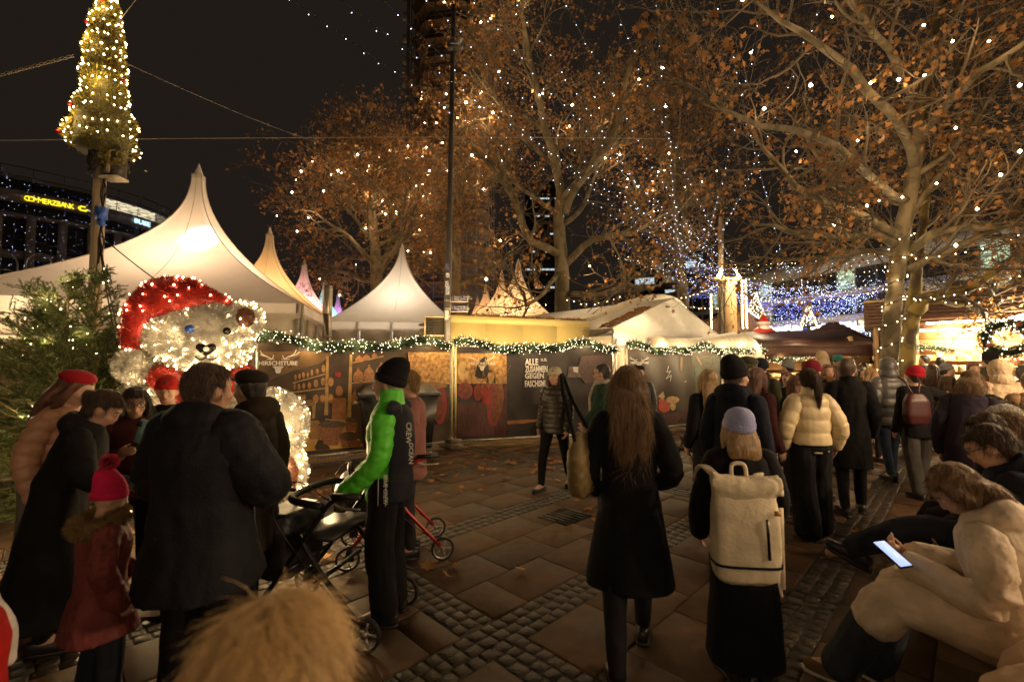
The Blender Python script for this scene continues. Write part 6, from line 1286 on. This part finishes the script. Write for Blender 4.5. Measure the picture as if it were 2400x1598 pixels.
        if st == 'pony': g.limb([h(0, -.11, .03), h(0, -.15, .02), h(.01, -.16, -.1), h(.015, -.15, -.27)], [.03, .036, .035, .012], 10)
        if st == 'bun': g.ell(h(0, -.12, .02), (.05, .04, .05))
        if st == 'curly':
            rr_ = np.random.default_rng(3); [g.ell(h(*(unit(rr_.normal(size=3)) * [.085, .1, .1] + [0, -.03, .02])), .035, 8, 6) for _ in range(26)]
        V, Q = blob(g, min(vox, .014), 2); N = normals(V, Q); V = V + N * (.006 * vnoise((V - hc_) @ Hm * [55, 55, 7], 2))[:, None]; ho = link('hair', (V, [Q]), root, hm, True)
        if d < 4.5 and not hat:
            rr_ = np.random.default_rng(int(abs(px))); n_ = 5200 if st == 'long' else 3200; P_, N_ = sample_surface(V, Q, n_, rr_); D_ = unit(np.array([0, 0, -1.]) + N_ * .12 + rr_.normal(0, .22, (n_, 3))); D_ = unit(D_ - N_ * np.sum(D_ * N_, 1)[:, None] * .85); B, T = blades(P_ + N_ * .001, D_, (.13 if st == 'long' else .07) * rr_.uniform(.5, 1.4, n_), .0011, rr_); link('strands', (B, [T]), ho, hm, kind='stuff')
    if hat:
        ht = dict(m=BLK, style='beanie', tall=0, tilt=-14); ht.update(hat); Tm = Hm @ rotx(R(-ht['tilt'])); g = G(); hp3 = lambda *v: hc_ + Tm @ V3(*v)
        if ht['style'] == 'beanie':
            tl = ht['tall']; prof = [(.09, .02), (.0965, .05), (.094, .085), (.08, .115 + tl * .5), (.055, .138 + tl * .9), (.02, .15 + tl), (.004, .152 + tl)]; V = []; k = 48
            for r_, z in prof: V += [hp3(r_ * math.cos(a) * .96 * (1 + .012 * math.sin(24 * a)), r_ * math.sin(a) * 1.12 * (1 + .012 * math.sin(24 * a)) - .012 - max(0, z - .1) * .35, z) for a in np.arange(k) / k * 2 * math.pi]
            i = np.arange(6)[:, None] * k; j = np.arange(k)[None]; j2 = (j + 1) % k; bo_ = link('hat', (np.array(V), [np.stack([i + j, i + j2, i + k + j2, i + k + j], -1).reshape(-1, 4)]), root, ht['m'], True)
            g = G(); V = []
            for r_, z in ((.088, .005), (.099, .004), (.1035, .025), (.1025, .05), (.096, .056), (.088, .05)): V += [hp3(r_ * math.cos(a) * .96 * (1 + .014 * math.sin(24 * a)), r_ * math.sin(a) * 1.12 * (1 + .014 * math.sin(24 * a)) - .012, z) for a in np.arange(k) / k * 2 * math.pi]
            i = np.arange(5)[:, None] * k; link('cuff', (np.array(V), [np.stack([i + j, i + j2, i + k + j2, i + k + j], -1).reshape(-1, 4)]), bo_, ht['m'], True)
            if ht.get('pom'):
                rr_ = np.random.default_rng(5); n_ = 2500; D_ = unit(rr_.normal(size=(n_, 3))); c_ = hp3(0, -.035, .19 + tl); B, T = blades(np.broadcast_to(c_, (n_, 3)) + D_ * .02, unit(D_ + rr_.normal(0, .15, D_.shape)), .048, .004, rr_); link('bobble', (B, [T]), bo_, ht.get('pm', ht['m']), kind='stuff'); link('bobble_core', G().ell(c_, .04), bo_, ht['m'], True)
        else:
            V, Q = blob(G().ell(hp3(0, -.01, .08), (.1, .115, .055), 16, 10, Tm).lathe([(.085, .03), (.09, .075)], hc_, 20, Tm), .014, 3); bo_ = link('hat', (V, [Q]), root, ht['m'], True)
            if ht['style'] == 'cap': link('peak', G().ell(hp3(0, .12, .045), (.07, .06, .008), 14, 6, Tm), bo_, ht['m'], True)
    if scarf:
        g = G(); g.tube([J['neck'] + A @ V3(.085 * math.cos(a), .01 + .085 * math.sin(a), .015 + .01 * math.sin(2 * a)) for a in np.linspace(0, 2 * math.pi, 15)], .036, 10); g.limb([J['neck'] + A @ V3(.03, .09, .0), J['chest'] + A @ V3(.03, .15, .02), J['waist'] + A @ V3(.04, .16, .04)], [.04, .04, .035], 8); V, Q = blob(g, vox, 2); V = wrinkle(V, Q, .006, 14, 2); link('scarf', (V, [Q]), root, scarf, True)
    return root, J, hc_, Hm
def cloth2(n, c, **k): return fabric(n, c, **k)
nylon = lambda n, c, **k: mat('nylon_' + n, c, .42, var=.12, vs=5, bump=.15, bs=30, **k)
# --- group by the bear
person('man in a dark hooded jacket with cropped hair, seen from behind before the bear', 488, 2.15, 1.64, -4, dict(m=fabric('dark_blue_black', (.0075, .0075, .011), .7), hem=.66, th=.11, flare=.10, wr=.010, sc=7, hood='down', vox=.013, cuff=.005), dict(m=BLK, w=.02), ('short', 'brown'), None, dict(R=((.30, .06, 1.13), (.2, .26, 1.08)), L=((-.30, .05, 1.13), (-.2, .26, 1.1)), hy=-22, hp=6, sway=.05), 1, .013)
person('child in a dusty red parka with a bright pink bobble hat', 262, 2.2, 1.08, -38, dict(m=fabric('dusty_red', (.20, .048, .045), .6, bs=40), hem=.62, th=.06, flare=.12, wr=.012, sc=11, vox=.014, cuff=.012), dict(m=fabric('dark_denim', (.018, .022, .035)), w=.012), (None, 'brown'), dict(m=fabric('hot_pink', (.62, .015, .085)), tall=.08, pom=True, pm=fabric('pink_pom', (.7, .07, .14))), dict(L=((-.27, -.02, 1.12), (-.1, .16, 1.0)), hy=-10, hp=18, stride=.1, curl=.8), 0, .012)
b = [o for o in C.objects if o.name.startswith('person')][-1]
V, Q = blob(G().tube([(.15 * math.cos(a), -.03 + .12 * math.sin(a), 1.43 + .03 * math.sin(a)) for a in np.linspace(0, 2 * math.pi, 17)], .05, 10), .02, 2); r_ = np.random.default_rng(8); P, N = sample_surface(V, Q, 5000, r_); B, T = blades(P, unit(N + r_.normal(0, .5, N.shape) - [0, 0, .3]), .05, .0022, r_); fc = link('fur_collar', (V, [Q]), b, fabric('fur', (.22, .14, .055)), True); link('fur', (B, [T]), fc, fabric('fur', (.22, .14, .055)), kind='stuff')
person('woman in a long black coat with pinned up brown hair, bending left of the child', 152, 2.75, 1.5, -58, dict(m=BLK, hem=.2, th=.05, flare=.08, wr=.009, sc=6, vox=.016, hood='down'), dict(m=BLK), ('bun', 'brown'), None, dict(lean=16, hp=22, hy=-5, R=((.25, .12, 1.15), (.15, .32, 1.12))), 0, .014, True)
person('woman in a peach puffer jacket and red beret with long auburn hair', 132, 3.1, 1.60, -78, dict(m=nylon('peach', (.62, .33, .2)), hem=.86, th=.03, wr=.003, puff=.085, pa=.018, vox=.013), dict(m=fabric('grey_wide', (.16, .14, .11)), w=.055), ('long', 'auburn'), dict(m=fabric('beret_red', (.34, .012, .02)), style='beret'), dict(lean=9, hp=18, L=((-.27, .02, 1.1), (-.26, .14, .86))), 0, .014)
rt, J, _, _ = person('woman with round glasses and straight dark hair in a maroon jacket holding up a phone', 322, 3.3, 1.47, -143, dict(m=fabric('maroon', (.07, .018, .018)), hem=.8, th=.035, wr=.006), dict(m=BLK), ('long', 'dark'), None, dict(hp=14, R=((.24, .1, 1.12), (.1, .3, 1.2)), hy=6), 1, .013, True, True)
person('woman in a red knitted beanie and dark coat facing the camera beside the bear', 398, 3.75, 1.53, -168, dict(m=BLK, hem=.7, th=.035), None, ('short', 'dark'), dict(m=fabric('red_knit', (.5, .02, .015), bs=120, bump=.8)), dict(hp=8, hy=14), 1, .013, True)
person('person in a dark cap and brown coat turning left behind the dark hooded jacket', 592, 2.85, 1.60, 72, dict(m=fabric('umber', (.022, .014, .008)), hem=.55, th=.04, hood='down'), dict(m=BLK, w=.01), ('short', 'dark'), dict(m=fabric('dark_cap', (.02, .014, .01)), style='cap'), dict(hp=6, stride=.25), 2, .015, True, gloves=BLK)
ph = thing('phone', 'pale teal phone held up by the woman with round glasses', 'phone', at(336, 1012, 3.0)); link('shell', G().box((0, 0, 0), (.075, .012, .155), rot=Matrix.Rotation(R(18), 3, 'Y')), ph, mat('teal_case', (.22, .42, .42), .4)); link('camera_block', G().box((-.02, -.008, .055), (.03, .006, .034), rot=Matrix.Rotation(R(18), 3, 'Y')), ph, mat('phone_dark', (.02, .02, .022), .2))
# --- green jacket man and the walker behind him
GRN = nylon('green', (.11, .58, .04), spec=.3); gm, J, hc_, Hm = person('elderly man in a bright green and navy padded jacket and black beanie', 915, 3.04, 1.63, 86, dict(m=GRN, hem=.80, th=.03, wr=.006, sc=12, puff=.075, pa=.008, vox=.012, collar=.09, cuff=.008), dict(m=BLK, w=.028), ('short', 'grey'), dict(m=fabric('beanie_black', (.008, .008, .009), bs=110), tall=.05, tilt=-20), dict(R=((.24, .06, 1.1), (.24, .26, .92)), L=((-.25, .0, 1.09), (-.24, .2, .90)), handL=(0, .6, -.8), handR=(0, .6, -.8), palmL=(0, -.8, -.6), palmR=(0, -.8, -.6), curl=.9, hp=2), 0, .011, True, gloves=mat('glove_brown', (.05, .028, .015), .6, bump=.3), shoes=None)
V, Q = blob(G().loft([(0, -.03, .80), (0, -.03, 1.0), (0, -.03, 1.2), (0, -.03, 1.36), (0, -.02, 1.44)], [.185, .172, .182, .15, .085], [.14, .125, .14, .12, .08], k=20, p=2.4).ell((-.12, -.02, 1.42), (.12, .1, .06)).ell((.12, -.02, 1.42), (.12, .1, .06)), .013, 3); keep = V[Q].mean(1)[:, 1] < -.055; vest = link('vest_back', (wrinkle(V, Q, .004, 9, 4), [Q[keep]]), gm, fabric('vest_navy', (.012, .013, .02), .7), True)
V, Q = blob(G().loft([J['neck'] - [0, 0, .0], J['neck'] + [0, .01, .07]], [.07, .066], [.075, .072]), .01, 2); link('knit_scarf', (V, [Q]), gm, fabric('grey_knit', (.12, .12, .13), bs=120, bump=1), True)
link('moustache', G().ell(hc_ + Hm @ V3(0, .1, -.045), (.03, .01, .009), 10, 6, Hm), gm, HAIR['dblond'], True)
def side_text(t_, y, z, size, vert=True, dx=-.196):
    text('jacket_lettering', t_, size, WHITE, gm, frame((dx, y, z), (0, 0, -1), (0, -1, 0)) if vert else frame((dx, y, z), (0, -1, 0)), .02, .001, 'LEFT')
side_text('BLUE CREW', -.035, 1.0, .035); side_text('CREW', -.16, 1.33, .05, True, -.135); side_text('OCEAN', -.185, 1.2, .04, True, -.15); link('reflective_edge', G().box((-.194, -.048, .9), (.003, .004, .2)).box((-.194, .002, .9), (.003, .004, .2)), gm, WHITE)
person('person in a dusty pink jacket pushing the red rollator, hidden behind the green jacket', 962, 4.02, 1.58, 100, dict(m=fabric('dusty_pink', (.24, .105, .09)), hem=.72, th=.055, wr=.008), dict(m=CHAR), ('short', 'blond'), None, dict(R=((.28, .05, 1.1), (.24, .22, .9)), L=((-.28, .0, 1.1), (-.26, .2, .86)), hp=12), 0, .015)
# --- walkers along the fence
person('woman in a beige beanie and dark padded jacket walking along the fence', 1300, 6.05, 1.58, 148, dict(m=nylon('brown_black', (.035, .025, .018)), hem=.78, th=.035, wr=.003, puff=.07, pa=.01), dict(m=BLK), ('long', 'auburn'), dict(m=fabric('beige_knit', (.50, .45, .32))), dict(stride=.5, hy=8), 0, .014, True)
person('person in a dark green jacket with glasses and a striped scarf in profile', 1412, 5.75, 1.63, 74, dict(m=fabric('bottle_green', (.02, .045, .032)), hem=.74, th=.05), dict(m=CHAR), ('short', 'dark'), None, dict(stride=.45, hp=5, L=((-.27, .06, 1.1), (-.2, .2, .95))), 0, .014, True, True, shoes=mat('red_trainer', (.35, .03, .02), .5), scarf=fabric('striped_scarf', (.62, .55, .46), var=.6, vs=1))
person('person in a striped padded hood at the dark fence panel', 1497, 7.1, 1.6, 168, dict(m=nylon('grey_black', (.022, .02, .022)), hem=.6, th=.05, puff=.05, pa=.008, wr=.003), None, ('short', 'dark'), dict(m=BLK, style='cap'), None, 0, .016, True)
person('tall woman in a long black coat with long light brown hair, walking away', 1470, 2.6, 1.625, -8, dict(m=fabric('wool_black', (.005, .005, .0065)), hem=.46, th=.03, flare=.09, wr=.007, sc=6, vox=.013, collar=.05), dict(m=fabric('black_tight', (.009, .009, .012), .6), w=0), ('long', 'dblond'), None, dict(stride=.52, R=((.27, -.05, 1.1), (.2, .12, 1.0)), L=((-.27, -.04, 1.1), (-.22, .1, .95)), hp=10, hy=4), 0, .013)
bg_ = thing('shoulder_bag', 'quilted tan shoulder bag at the side of the woman in the long black coat', 'bag', (.41, 2.62, .92), R(60)); V, Q = blob(G().loft([(0, 0, .0), (0, 0, .06), (0, 0, .22), (0, 0, .34)], [.13, .16, .17, .12], [.045, .06, .06, .03], k=18, p=3), .012, 3); N = normals(V, Q); V = V + N * (.006 * (np.abs(np.sin((V[:, 0] + V[:, 2]) * 45)) * np.abs(np.sin((V[:, 0] - V[:, 2]) * 45))))[:, None]
link('pouch', (V, [Q]), bg_, mat('quilted_tan', (.19, .13, .05), .5, var=.2), True); link('strap', G().tube(smooth_path([(-.13, 0, .3), (-.06, .1, .55), (.02, .14, .66), (.08, .1, .5), (.13, 0, .3)], 1, 5)[0], .012, 6), bg_, BLK)
# --- cream backpack woman and the queue behind her
person('short woman in a black coat and fluffy lilac beanie, seen from behind', 1728, 2.5, 1.39, -6, dict(m=fabric('coat_black2', (.006, .006, .008)), hem=.1, th=.05, flare=.03, wr=.006, sc=6, vox=.014, collar=.06), dict(m=BLK, w=.02), ('bob', 'blond'), dict(m=fabric('lilac', (.5, .53, .97), bs=140, bump=.9), tall=.0), dict(hp=2, R=((.28, .04, 1.1), (.27, .16, .86)), L=((-.28, .02, 1.1), (-.26, .14, .86))), 0, .013)
CRM = fabric('canvas_cream', (.72, .62, .44), .7, bs=60); bk_ = thing('backpack', 'cream canvas roll top backpack on the woman in the lilac beanie', 'backpack', (1.15, 2.30, .60), R(-6), None, .93)
V, Q = blob(G().loft([(0, .02, 0), (0, 0, .02), (0, -.01, .12), (0, -.01, .34), (0, .01, .44)], [.14, .165, .17, .165, .15], [.06, .085, .095, .085, .06], k=24, p=4.2), .011, 3); link('pack_body', (wrinkle(V, Q, .004, 9, 3), [Q]), bk_, CRM, True)
V, Q = blob(G().loft([(-.17, -.02, .5), (-.1, -.03, .475), (0, -.035, .465), (.1, -.03, .475), (.18, -.02, .49)], [.055, .06, .06, .06, .05], [.05, .05, .05, .05, .04], X=(0, 0, 1), k=14).loft([(0, .0, .4), (0, -.0, .52)], [.16, .175], [.07, .06], k=20, p=3.5), .011, 2); link('roll_top', (wrinkle(V, Q, .007, 12, 7), [Q]), bk_, CRM, True)
link('base_stripe', G().loft([(0, -.008, .075), (0, -.008, .09)], [.1715, .172], [.0955, .0965], k=24, p=4.2, cap=False), bk_, NAVY, True); link('zip', G().tube([(.075, -.108, .33), (.082, -.11, .13)], .007, 6), bk_, NAVY); link('zip_pull', G().tube([(.075, -.113, .33), (.077, -.115, .27)], .005, 6), bk_, m_galv)
link('grab_handle', G().tube(smooth_path([(-.04, .05, .5), (-.03, .06, .57), (.03, .06, .57), (.04, .05, .5)], 1, 5)[0], .011, 8), bk_, CRM, True)
for s in (-1, 1): link('shoulder_strap', G().loft(smooth_path([(.08 * s, .04, .45), (.12 * s, .1, .51), (.15 * s, .2, .53), (.15 * s, .3, .42)], 1, 4)[0], .03, .008, X=(1, 0, 0), k=10), bk_, CRM, True)
link('side_strap', G().bar((.19, 0, .36), (.19, .0, -.06), .025, .006), bk_, CRM); link('buckle', G().box((.165, -.04, .45), (.04, .02, .03)), bk_, CRM); link('leather_tag', G().box((.13, -.098, .36), (.03, .006, .025)), bk_, mat('tag_tan', (.4, .22, .08), .5)); link('hip_strap', G().bar((.16, .02, .06), (.185, .0, -.1), .03, .006), bk_, CRM)
P15 = person('man in a tall black beanie and glasses with a dark rucksack strap, facing right', 1722, 3.55, 1.66, -48, dict(m=NAVY, hem=.72, th=.045, hood='down'), None, ('short', 'brown'), dict(m=fabric('beanie_black', (.008, .008, .009)), tall=.04), dict(hp=2, hy=-14), 0, .014, True, True)
person('blonde long haired woman left of the man in the tall black beanie', 1658, 4.7, 1.58, 4, dict(m=BLK), None, ('long', 'blond'), None, None, 0, .016)
person('red haired woman in profile right of the man in the tall black beanie', 1772, 4.6, 1.6, -72, dict(m=fabric('wine', (.05, .012, .012)), hem=.6), None, ('bob', 'auburn'), None, None, 0, .016, True)
person('person in an olive flat cap and olive parka in the queue', 1752, 5.6, 1.72, 24, dict(m=fabric('olive', (.05, .048, .024)), hem=.7, th=.04), None, ('short', 'brown'), dict(m=fabric('olive_cap', (.06, .065, .035)), style='cap'), None, 0, .017)
person('man in a navy beanie behind the olive cap', 1782, 6.3, 1.7, -40, dict(m=fabric('olive', (.05, .048, .024)), hood='down'), None, ('short', 'brown'), dict(m=NAVY), None, 0, .017, True)
person('curly haired youngster in a black jacket beside the white sheet', 1842, 6.9, 1.5, 150, dict(m=BLK), dict(m=fabric('dark_denim', (.018, .022, .035))), ('curly', 'auburn'), None, None, 0, .017, True)
person('person in a dark brown hood looking left near the awning stall', 1886, 6.4, 1.5, 128, dict(m=fabric('umber2', (.03, .02, .014)), hood='up', hem=.6), None, ('short', 'dark'), None, None, 0, .017, True)
person('man in a wine red knitted beanie looking right in the queue', 1902, 5.6, 1.66, -58, dict(m=fabric('wine', (.05, .012, .012))), None, ('short', 'brown'), dict(m=fabric('wine_knit', (.2, .012, .025), bs=120, bump=.8)), dict(hp=10), 0, .016, True)
person('woman with a mustard scarf and fringe facing the camera in the queue', 1938, 7.4, 1.62, 172, dict(m=BLK), None, ('long', 'auburn'), None, None, 0, .017, True, scarf=fabric('mustard', (.24, .13, .045)))
person('brown haired woman hidden behind the cream puffer jacket', 1862, 5.2, 1.5, 8, dict(m=BLK), None, ('long', 'auburn'), None, None, 0, .018)
person('woman in a cropped cream puffer jacket with a brown ponytail', 1893, 4.42, 1.59, -4, dict(m=nylon('cream', (.70, .56, .33)), hem=.93, th=.05, wr=.004, puff=.13, pa=.012, collar=.07, vox=.012), dict(m=BLK, w=.05), ('pony', 'brown'), None, dict(stride=.15, R=((.3, -.05, 1.12), (.3, .02, .92)), L=((-.3, -.05, 1.12), (-.3, .02, .92))), 0, .011)
person('man in a plain black overcoat with short brown hair, looking right', 1986, 5.1, 1.7, -22, dict(m=BLK, hem=.5, th=.045, collar=.05), dict(m=BLK), ('short', 'brown'), None, dict(hy=-26, stride=.2), 0, .014)
person('person in a grey quilted jacket with the hood up in front of the trunks', 2078, 6.6, 1.7, -10, dict(m=nylon('grey', (.10, .095, .09)), hem=.75, th=.055, puff=.13, pa=.018, wr=.004, hood='up'), dict(m=fabric('denim', (.03, .045, .08))), (None, 'dark'), None, dict(stride=.3), 0, .016)
person('person in a bright red beanie and black jacket with a maroon rucksack', 2142, 5.7, 1.6, -8, dict(m=BLK, th=.04), dict(m=fabric('grey_jeans', (.06, .055, .05)), w=.02), ('short', 'dark'), dict(m=fabric('red_knit2', (.48, .015, .03), bs=120, bump=.8)), dict(stride=.25, R=((.42, .05, 1.3), (.6, .2, 1.3))), 0, .015)
g = thing('rucksack', 'small maroon rucksack on the person in the bright red beanie', 'backpack', ((2140 - 1200) / FPX * 5.48, 5.47, .92), R(-8)); V, Q = blob(G().loft([(0, 0, 0), (0, 0, .1), (0, 0, .28), (0, .01, .36)], [.11, .14, .13, .08], [.05, .07, .065, .04], k=18, p=3.5), .014, 2); link('pouch', (V, [Q]), g, mat('maroon_leather', (.07, .014, .014), .45), True)
for s in (-1, 1): link('strap', G().tube(smooth_path([(.03 * s, .0, .35), (.08 * s, .05, .5), (.11 * s, .12, .56)], 1, 4)[0], .011, 6), g, mat('maroon_leather'))
person('fair haired person in a dark violet jacket bending in front of the cream teddy coat', 2262, 4.3, 1.62, -52, dict(m=fabric('violet', (.035, .026, .045)), hem=.7, th=.05, wr=.008), dict(m=fabric('sand', (.12, .09, .06))), ('bob', 'dblond'), None, dict(lean=22, hp=20), 0, .015)
person('person in a cream teddy coat with the hood down', 2338, 5.4, 1.66, -14, dict(m=fabric('teddy', (.66, .5, .33), bs=30, bump=1), hem=.5, th=.07, hood='up', wr=.012, sc=14), None, (None, 'brown'), None, dict(hp=4), 0, .016)
person('person in a brown coat cut by the right edge', 2412, 4.9, 1.55, -30, dict(m=fabric('tan_coat', (.3, .18, .1)), hem=.5, th=.05), None, ('short', 'dblond'), None, None, 0, .018)
# --- people sitting on the bench
COATC = fabric('cream_coat', (.68, .56, .42), .7, bs=50); S1 = dict(seat=True, lean=18, hp=30, hy=24, R=((.25, .05, 1.13), (.06, .33, 1.26)), L=((-.26, .05, 1.13), (-.08, .33, 1.24)), handR=(-.3, .9, .25), handL=(.3, .9, .25), palmR=(0, .2, 1), palmL=(0, .2, 1), curl=.75, feet=dict(R=((.1, .46, .55), (.02, .62, .085)), L=((-.13, .46, .54), (-.16, .72, .085))))
person('woman in a long cream padded coat sitting and reading her phone', 0, 2.0, 1.58, 36, dict(m=COATC, hem=.5, th=.046, wr=.010, sc=9, puff=.21, pa=.008, hood='down', vox=.010, cuff=.01), dict(m=fabric('jeans_dark', (.035, .042, .055)), w=.03), ('bob', 'dblond'), None, S1, 0, .0105, True, shoes=mat('suede', (.16, .09, .04), .8), loc_=(2.22, 1.98, 0))
o_ = [o for o in C.objects if o.name.startswith('person') and o.parent is None][-1]; link('belt', G().loft(smooth_path([(-.17, -.12, .62), (-.22, -.1, .5), (-.26, -.04, .3), (-.3, .02, .08)], 1, 5)[0], .028, .006, X=(.3, 1, 0), k=10), o_, COATC, True)
sp_ = at(2090, 1298, 2.24); ph = thing('phone', 'lit phone in the hands of the woman in the long cream coat', 'phone', sp_, R(14)); rm = Matrix.Rotation(R(-52), 3, 'X'); link('shell', G().box((0, 0, 0), (.075, .15, .009), rot=Matrix.Rotation(R(28), 3, 'X')), ph, mat('phone_dark')); link('screen', G().box(Matrix.Rotation(R(28), 3, 'X') @ Vector((0, 0, .0055)), (.068, .14, .002), rot=Matrix.Rotation(R(28), 3, 'X')), ph, glow('phone_screen', (.45, .58, 1), .9, True))
person('man with dark hair and glasses in a navy coat sitting, head bowed', 0, 2.6, 1.7, 52, dict(m=NAVY, hem=.7, th=.05, hood='down'), dict(m=fabric('dark_denim', (.018, .022, .035)), w=.015), ('short', 'brown'), None, dict(seat=True, lean=14, hp=16, R=((.22, .16, 1.15), (.05, .34, 1.1)), L=((-.24, .12, 1.1), (-.06, .36, 1.02)), feet=dict(R=((.1, .44, .54), (.08, .46, .085)), L=((-.02, .46, .62), (-.1, .84, .42))), toeL=.5), 0, .013, True, True, loc_=(2.98, 2.62, 0))
person('dark haired woman in black sitting behind the man with glasses', 0, 3.1, 1.7, 50, dict(m=BLK, hem=.7, th=.05), None, ('bob', 'brown'), None, dict(seat=True, lean=10, hp=12), 0, .014, loc_=(3.5, 3.2, 0))
person('white haired elderly person sitting at the far end of the bench', 0, 3.6, 1.72, 60, dict(m=fabric('tan_coat', (.3, .18, .1)), hem=.7, th=.05), None, ('short', 'white'), None, dict(seat=True, lean=6, hp=6), 0, .015, True, loc_=(4.0, 3.62, 0))
person('grey haired man in a dark jacket sitting at the right edge', 0, 3.3, 1.7, 64, dict(m=NAVY, hem=.7, th=.05), None, ('short', 'dblond'), None, dict(seat=True, lean=8, hp=8), 0, .015, True, loc_=(3.62, 3.22, 0))
person('person in a peach padded coat cut off by the bottom right corner', 0, 1.2, 1.7, 30, dict(m=fabric('peach_coat', (.66, .46, .29), .6), hem=.5, th=.075, wr=.01, vox=.013), None, ('bob', 'blond'), None, dict(seat=True, lean=8, L=((-.29, .06, 1.12), (-.2, .25, 1.0))), 0, .014, loc_=(2.02, 1.2, 0))
# --- blond head right in front of the lens, red scarf at the left edge
_, J, hc_, Hm = person('blond tousled head passing close in front of the camera', 655, .62, 1.325, -12, dict(m=fabric('cream_wool', (.5, .4, .28)), hem=.7, th=.05), None, ('long', 'blond'), None, dict(hp=10), 0, .014)
pr_ = [o for o in C.objects if o.name.startswith('person') and o.parent is None][-1]
rr_ = np.random.default_rng(12); n_ = 12000; D_ = unit(rr_.normal(size=(n_, 3)) * [1, 1, .9] + [0, 0, .35]); P0 = hc_ + D_ * [.085, .1, .1] + [0, -.02, .02]; fly = (rr_.random(n_) < .03)[:, None]; tg = np.array([.25, -.1, -1.]) - D_ * (D_ @ np.array([.25, -.1, -1.]))[:, None]; T_, R_ = grow(rr_, P0 + D_ * rr_.uniform(.0, .018, (n_, 1)), unit(np.where(fly, D_ * .5, D_ * .08) + unit(tg) * .8 + rr_.normal(0, .22, D_.shape)), rr_.uniform(.035, .085, n_), np.full(n_, .0007), 4, .14, -.16, .5); V, Q = tubes(T_, R_, 3); link('tousled_hair', (V, [Q]), pr_, mat('hair_blond_light', (.60, .40, .18), .5, var=.15, vs=9), kind='stuff')
person('child in a bright red jacket with a white fringed scarf at the left edge', -45, 1.5, 1.02, -30, dict(m=fabric('bright_red', (.42, .015, .012)), hem=.7, th=.07), None, ('short', 'brown'), None, None, 0, .016, scarf=fabric('white_knit', (.6, .55, .5)))

# ------------------------------------------------------------------ the packed crowd
protos = []
for k, (hs, pu, lean, st) in enumerate((('short', 0, 0, .1), ('long', 0, 3, 0), ('short', .12, 4, .2), ('bob', 0, 0, .15), ('beanie', 0, 2, 0), ('beanie', .12, 0, .1), ('hood', 0, 4, .1))):
    ro, *_ = person('prototype', 1200, 9, 1.7, 0, dict(m=BLK, hem=.66, th=.045, wr=.006, hood={'hood': 'up'}.get(hs), **({'puff': pu} if pu else {})), None, (hs if hs in ('short', 'long', 'bob') else 'short', 'dark'), dict(m=BLK) if hs == 'beanie' else None, dict(lean=lean, stride=st), 0, .03, True, hands=False); protos.append((ro, hs))
CC = dict(black=(.012, .012, .013), navy=(.02, .024, .05), grey=(.09, .088, .085), brown=(.07, .04, .02), olive=(.06, .06, .03), beige=(.45, .34, .22), maroon=(.11, .02, .025), cream=(.6, .5, .38)); HC = dict(black=(.012, .012, .012), white=(.65, .6, .55), grey=(.2, .2, .2), red=(.4, .02, .03), teal=(.03, .14, .14), pink=(.5, .2, .2))
ck = list(CC); rq = random.Random(17); placed = []; used = {}; tries = 0
spots = []
while len(spots) < 88 and tries < 6000:
    tries += 1; Y = 7.6 + 21 * rq.random() ** 1.35; px = rq.uniform(1790, 2440)
    if Y < 14 and px < 1830: continue
    X = (px - 1200) / FPX * Y
    if any((X - a) ** 2 + (Y - b) ** 2 < .5 ** 2 for a, b in placed) or math.hypot(X - T1.x, Y - T1.y) < .55 or math.hypot(X - T1b.x, Y - T1b.y) < .6: continue
    placed.append((X, Y)); spots.append((Y, X, px))
for q, (Y, X, px) in enumerate(sorted(spots)):
    ro, hs = protos[q % 7] if q < 7 else rq.choice(protos); cc = rq.choice(ck + ['black', 'black', 'navy', 'grey']); hh = rq.choice(list(HC)); hcn = rq.choice(('dark', 'brown', 'dark', 'blond', 'auburn', 'grey', 'brown')); c = ro if q < 7 and protos[q % 7][0] is ro else copy_tree(ro)
    face_ = rq.random() < .3; c.location = (X, Y, 0); c.rotation_euler = (0, 0, R(rq.choice((0, -30, 25, -60, 60)) + (180 if face_ else 0) + rq.uniform(-15, 15))); s_ = rq.uniform(1.5, 1.86) / 1.7; c.scale = (s_, s_, s_)
    for ch in c.children_recursive:
        nm = ch.name.split('.')[0]; m = None
        if nm in ('coat', 'hood'): m = fabric('crowd_' + cc, CC[cc])
        elif nm in ('hat', 'cuff'): m = fabric('crowdhat_' + hh, HC[hh])
        elif nm in ('hair', 'eyebrow'): m = HAIR[hcn]
        if m and ch.data: ch.material_slots[0].link = 'OBJECT'; ch.material_slots[0].material = m
    where = 'left of the pale trunk' if px < 2050 else ('behind the trunks' if px < 2150 else 'before the right stalls'); far_ = 'far back' if Y > 17 else ('mid crowd' if Y > 11 else 'crowd front')
    hd_ = {'beanie': hh + ' beanie', 'hood': 'hood up'}.get(hs, ('cropped ' if hs == 'short' else 'long ' if hs == 'long' else 'bobbed ') + hcn + ' hair')
    c['label'] = '%s in %s coat, %s, %s %s' % ('facing visitor' if face_ else 'visitor', cc, hd_, far_, where); c['group'] = 'visitors in the packed market crowd'
TMPS = [sc_ for sc_ in bpy.data.scenes if sc_.name == 'tmp']
for sc_ in TMPS: bpy.data.scenes.remove(sc_)
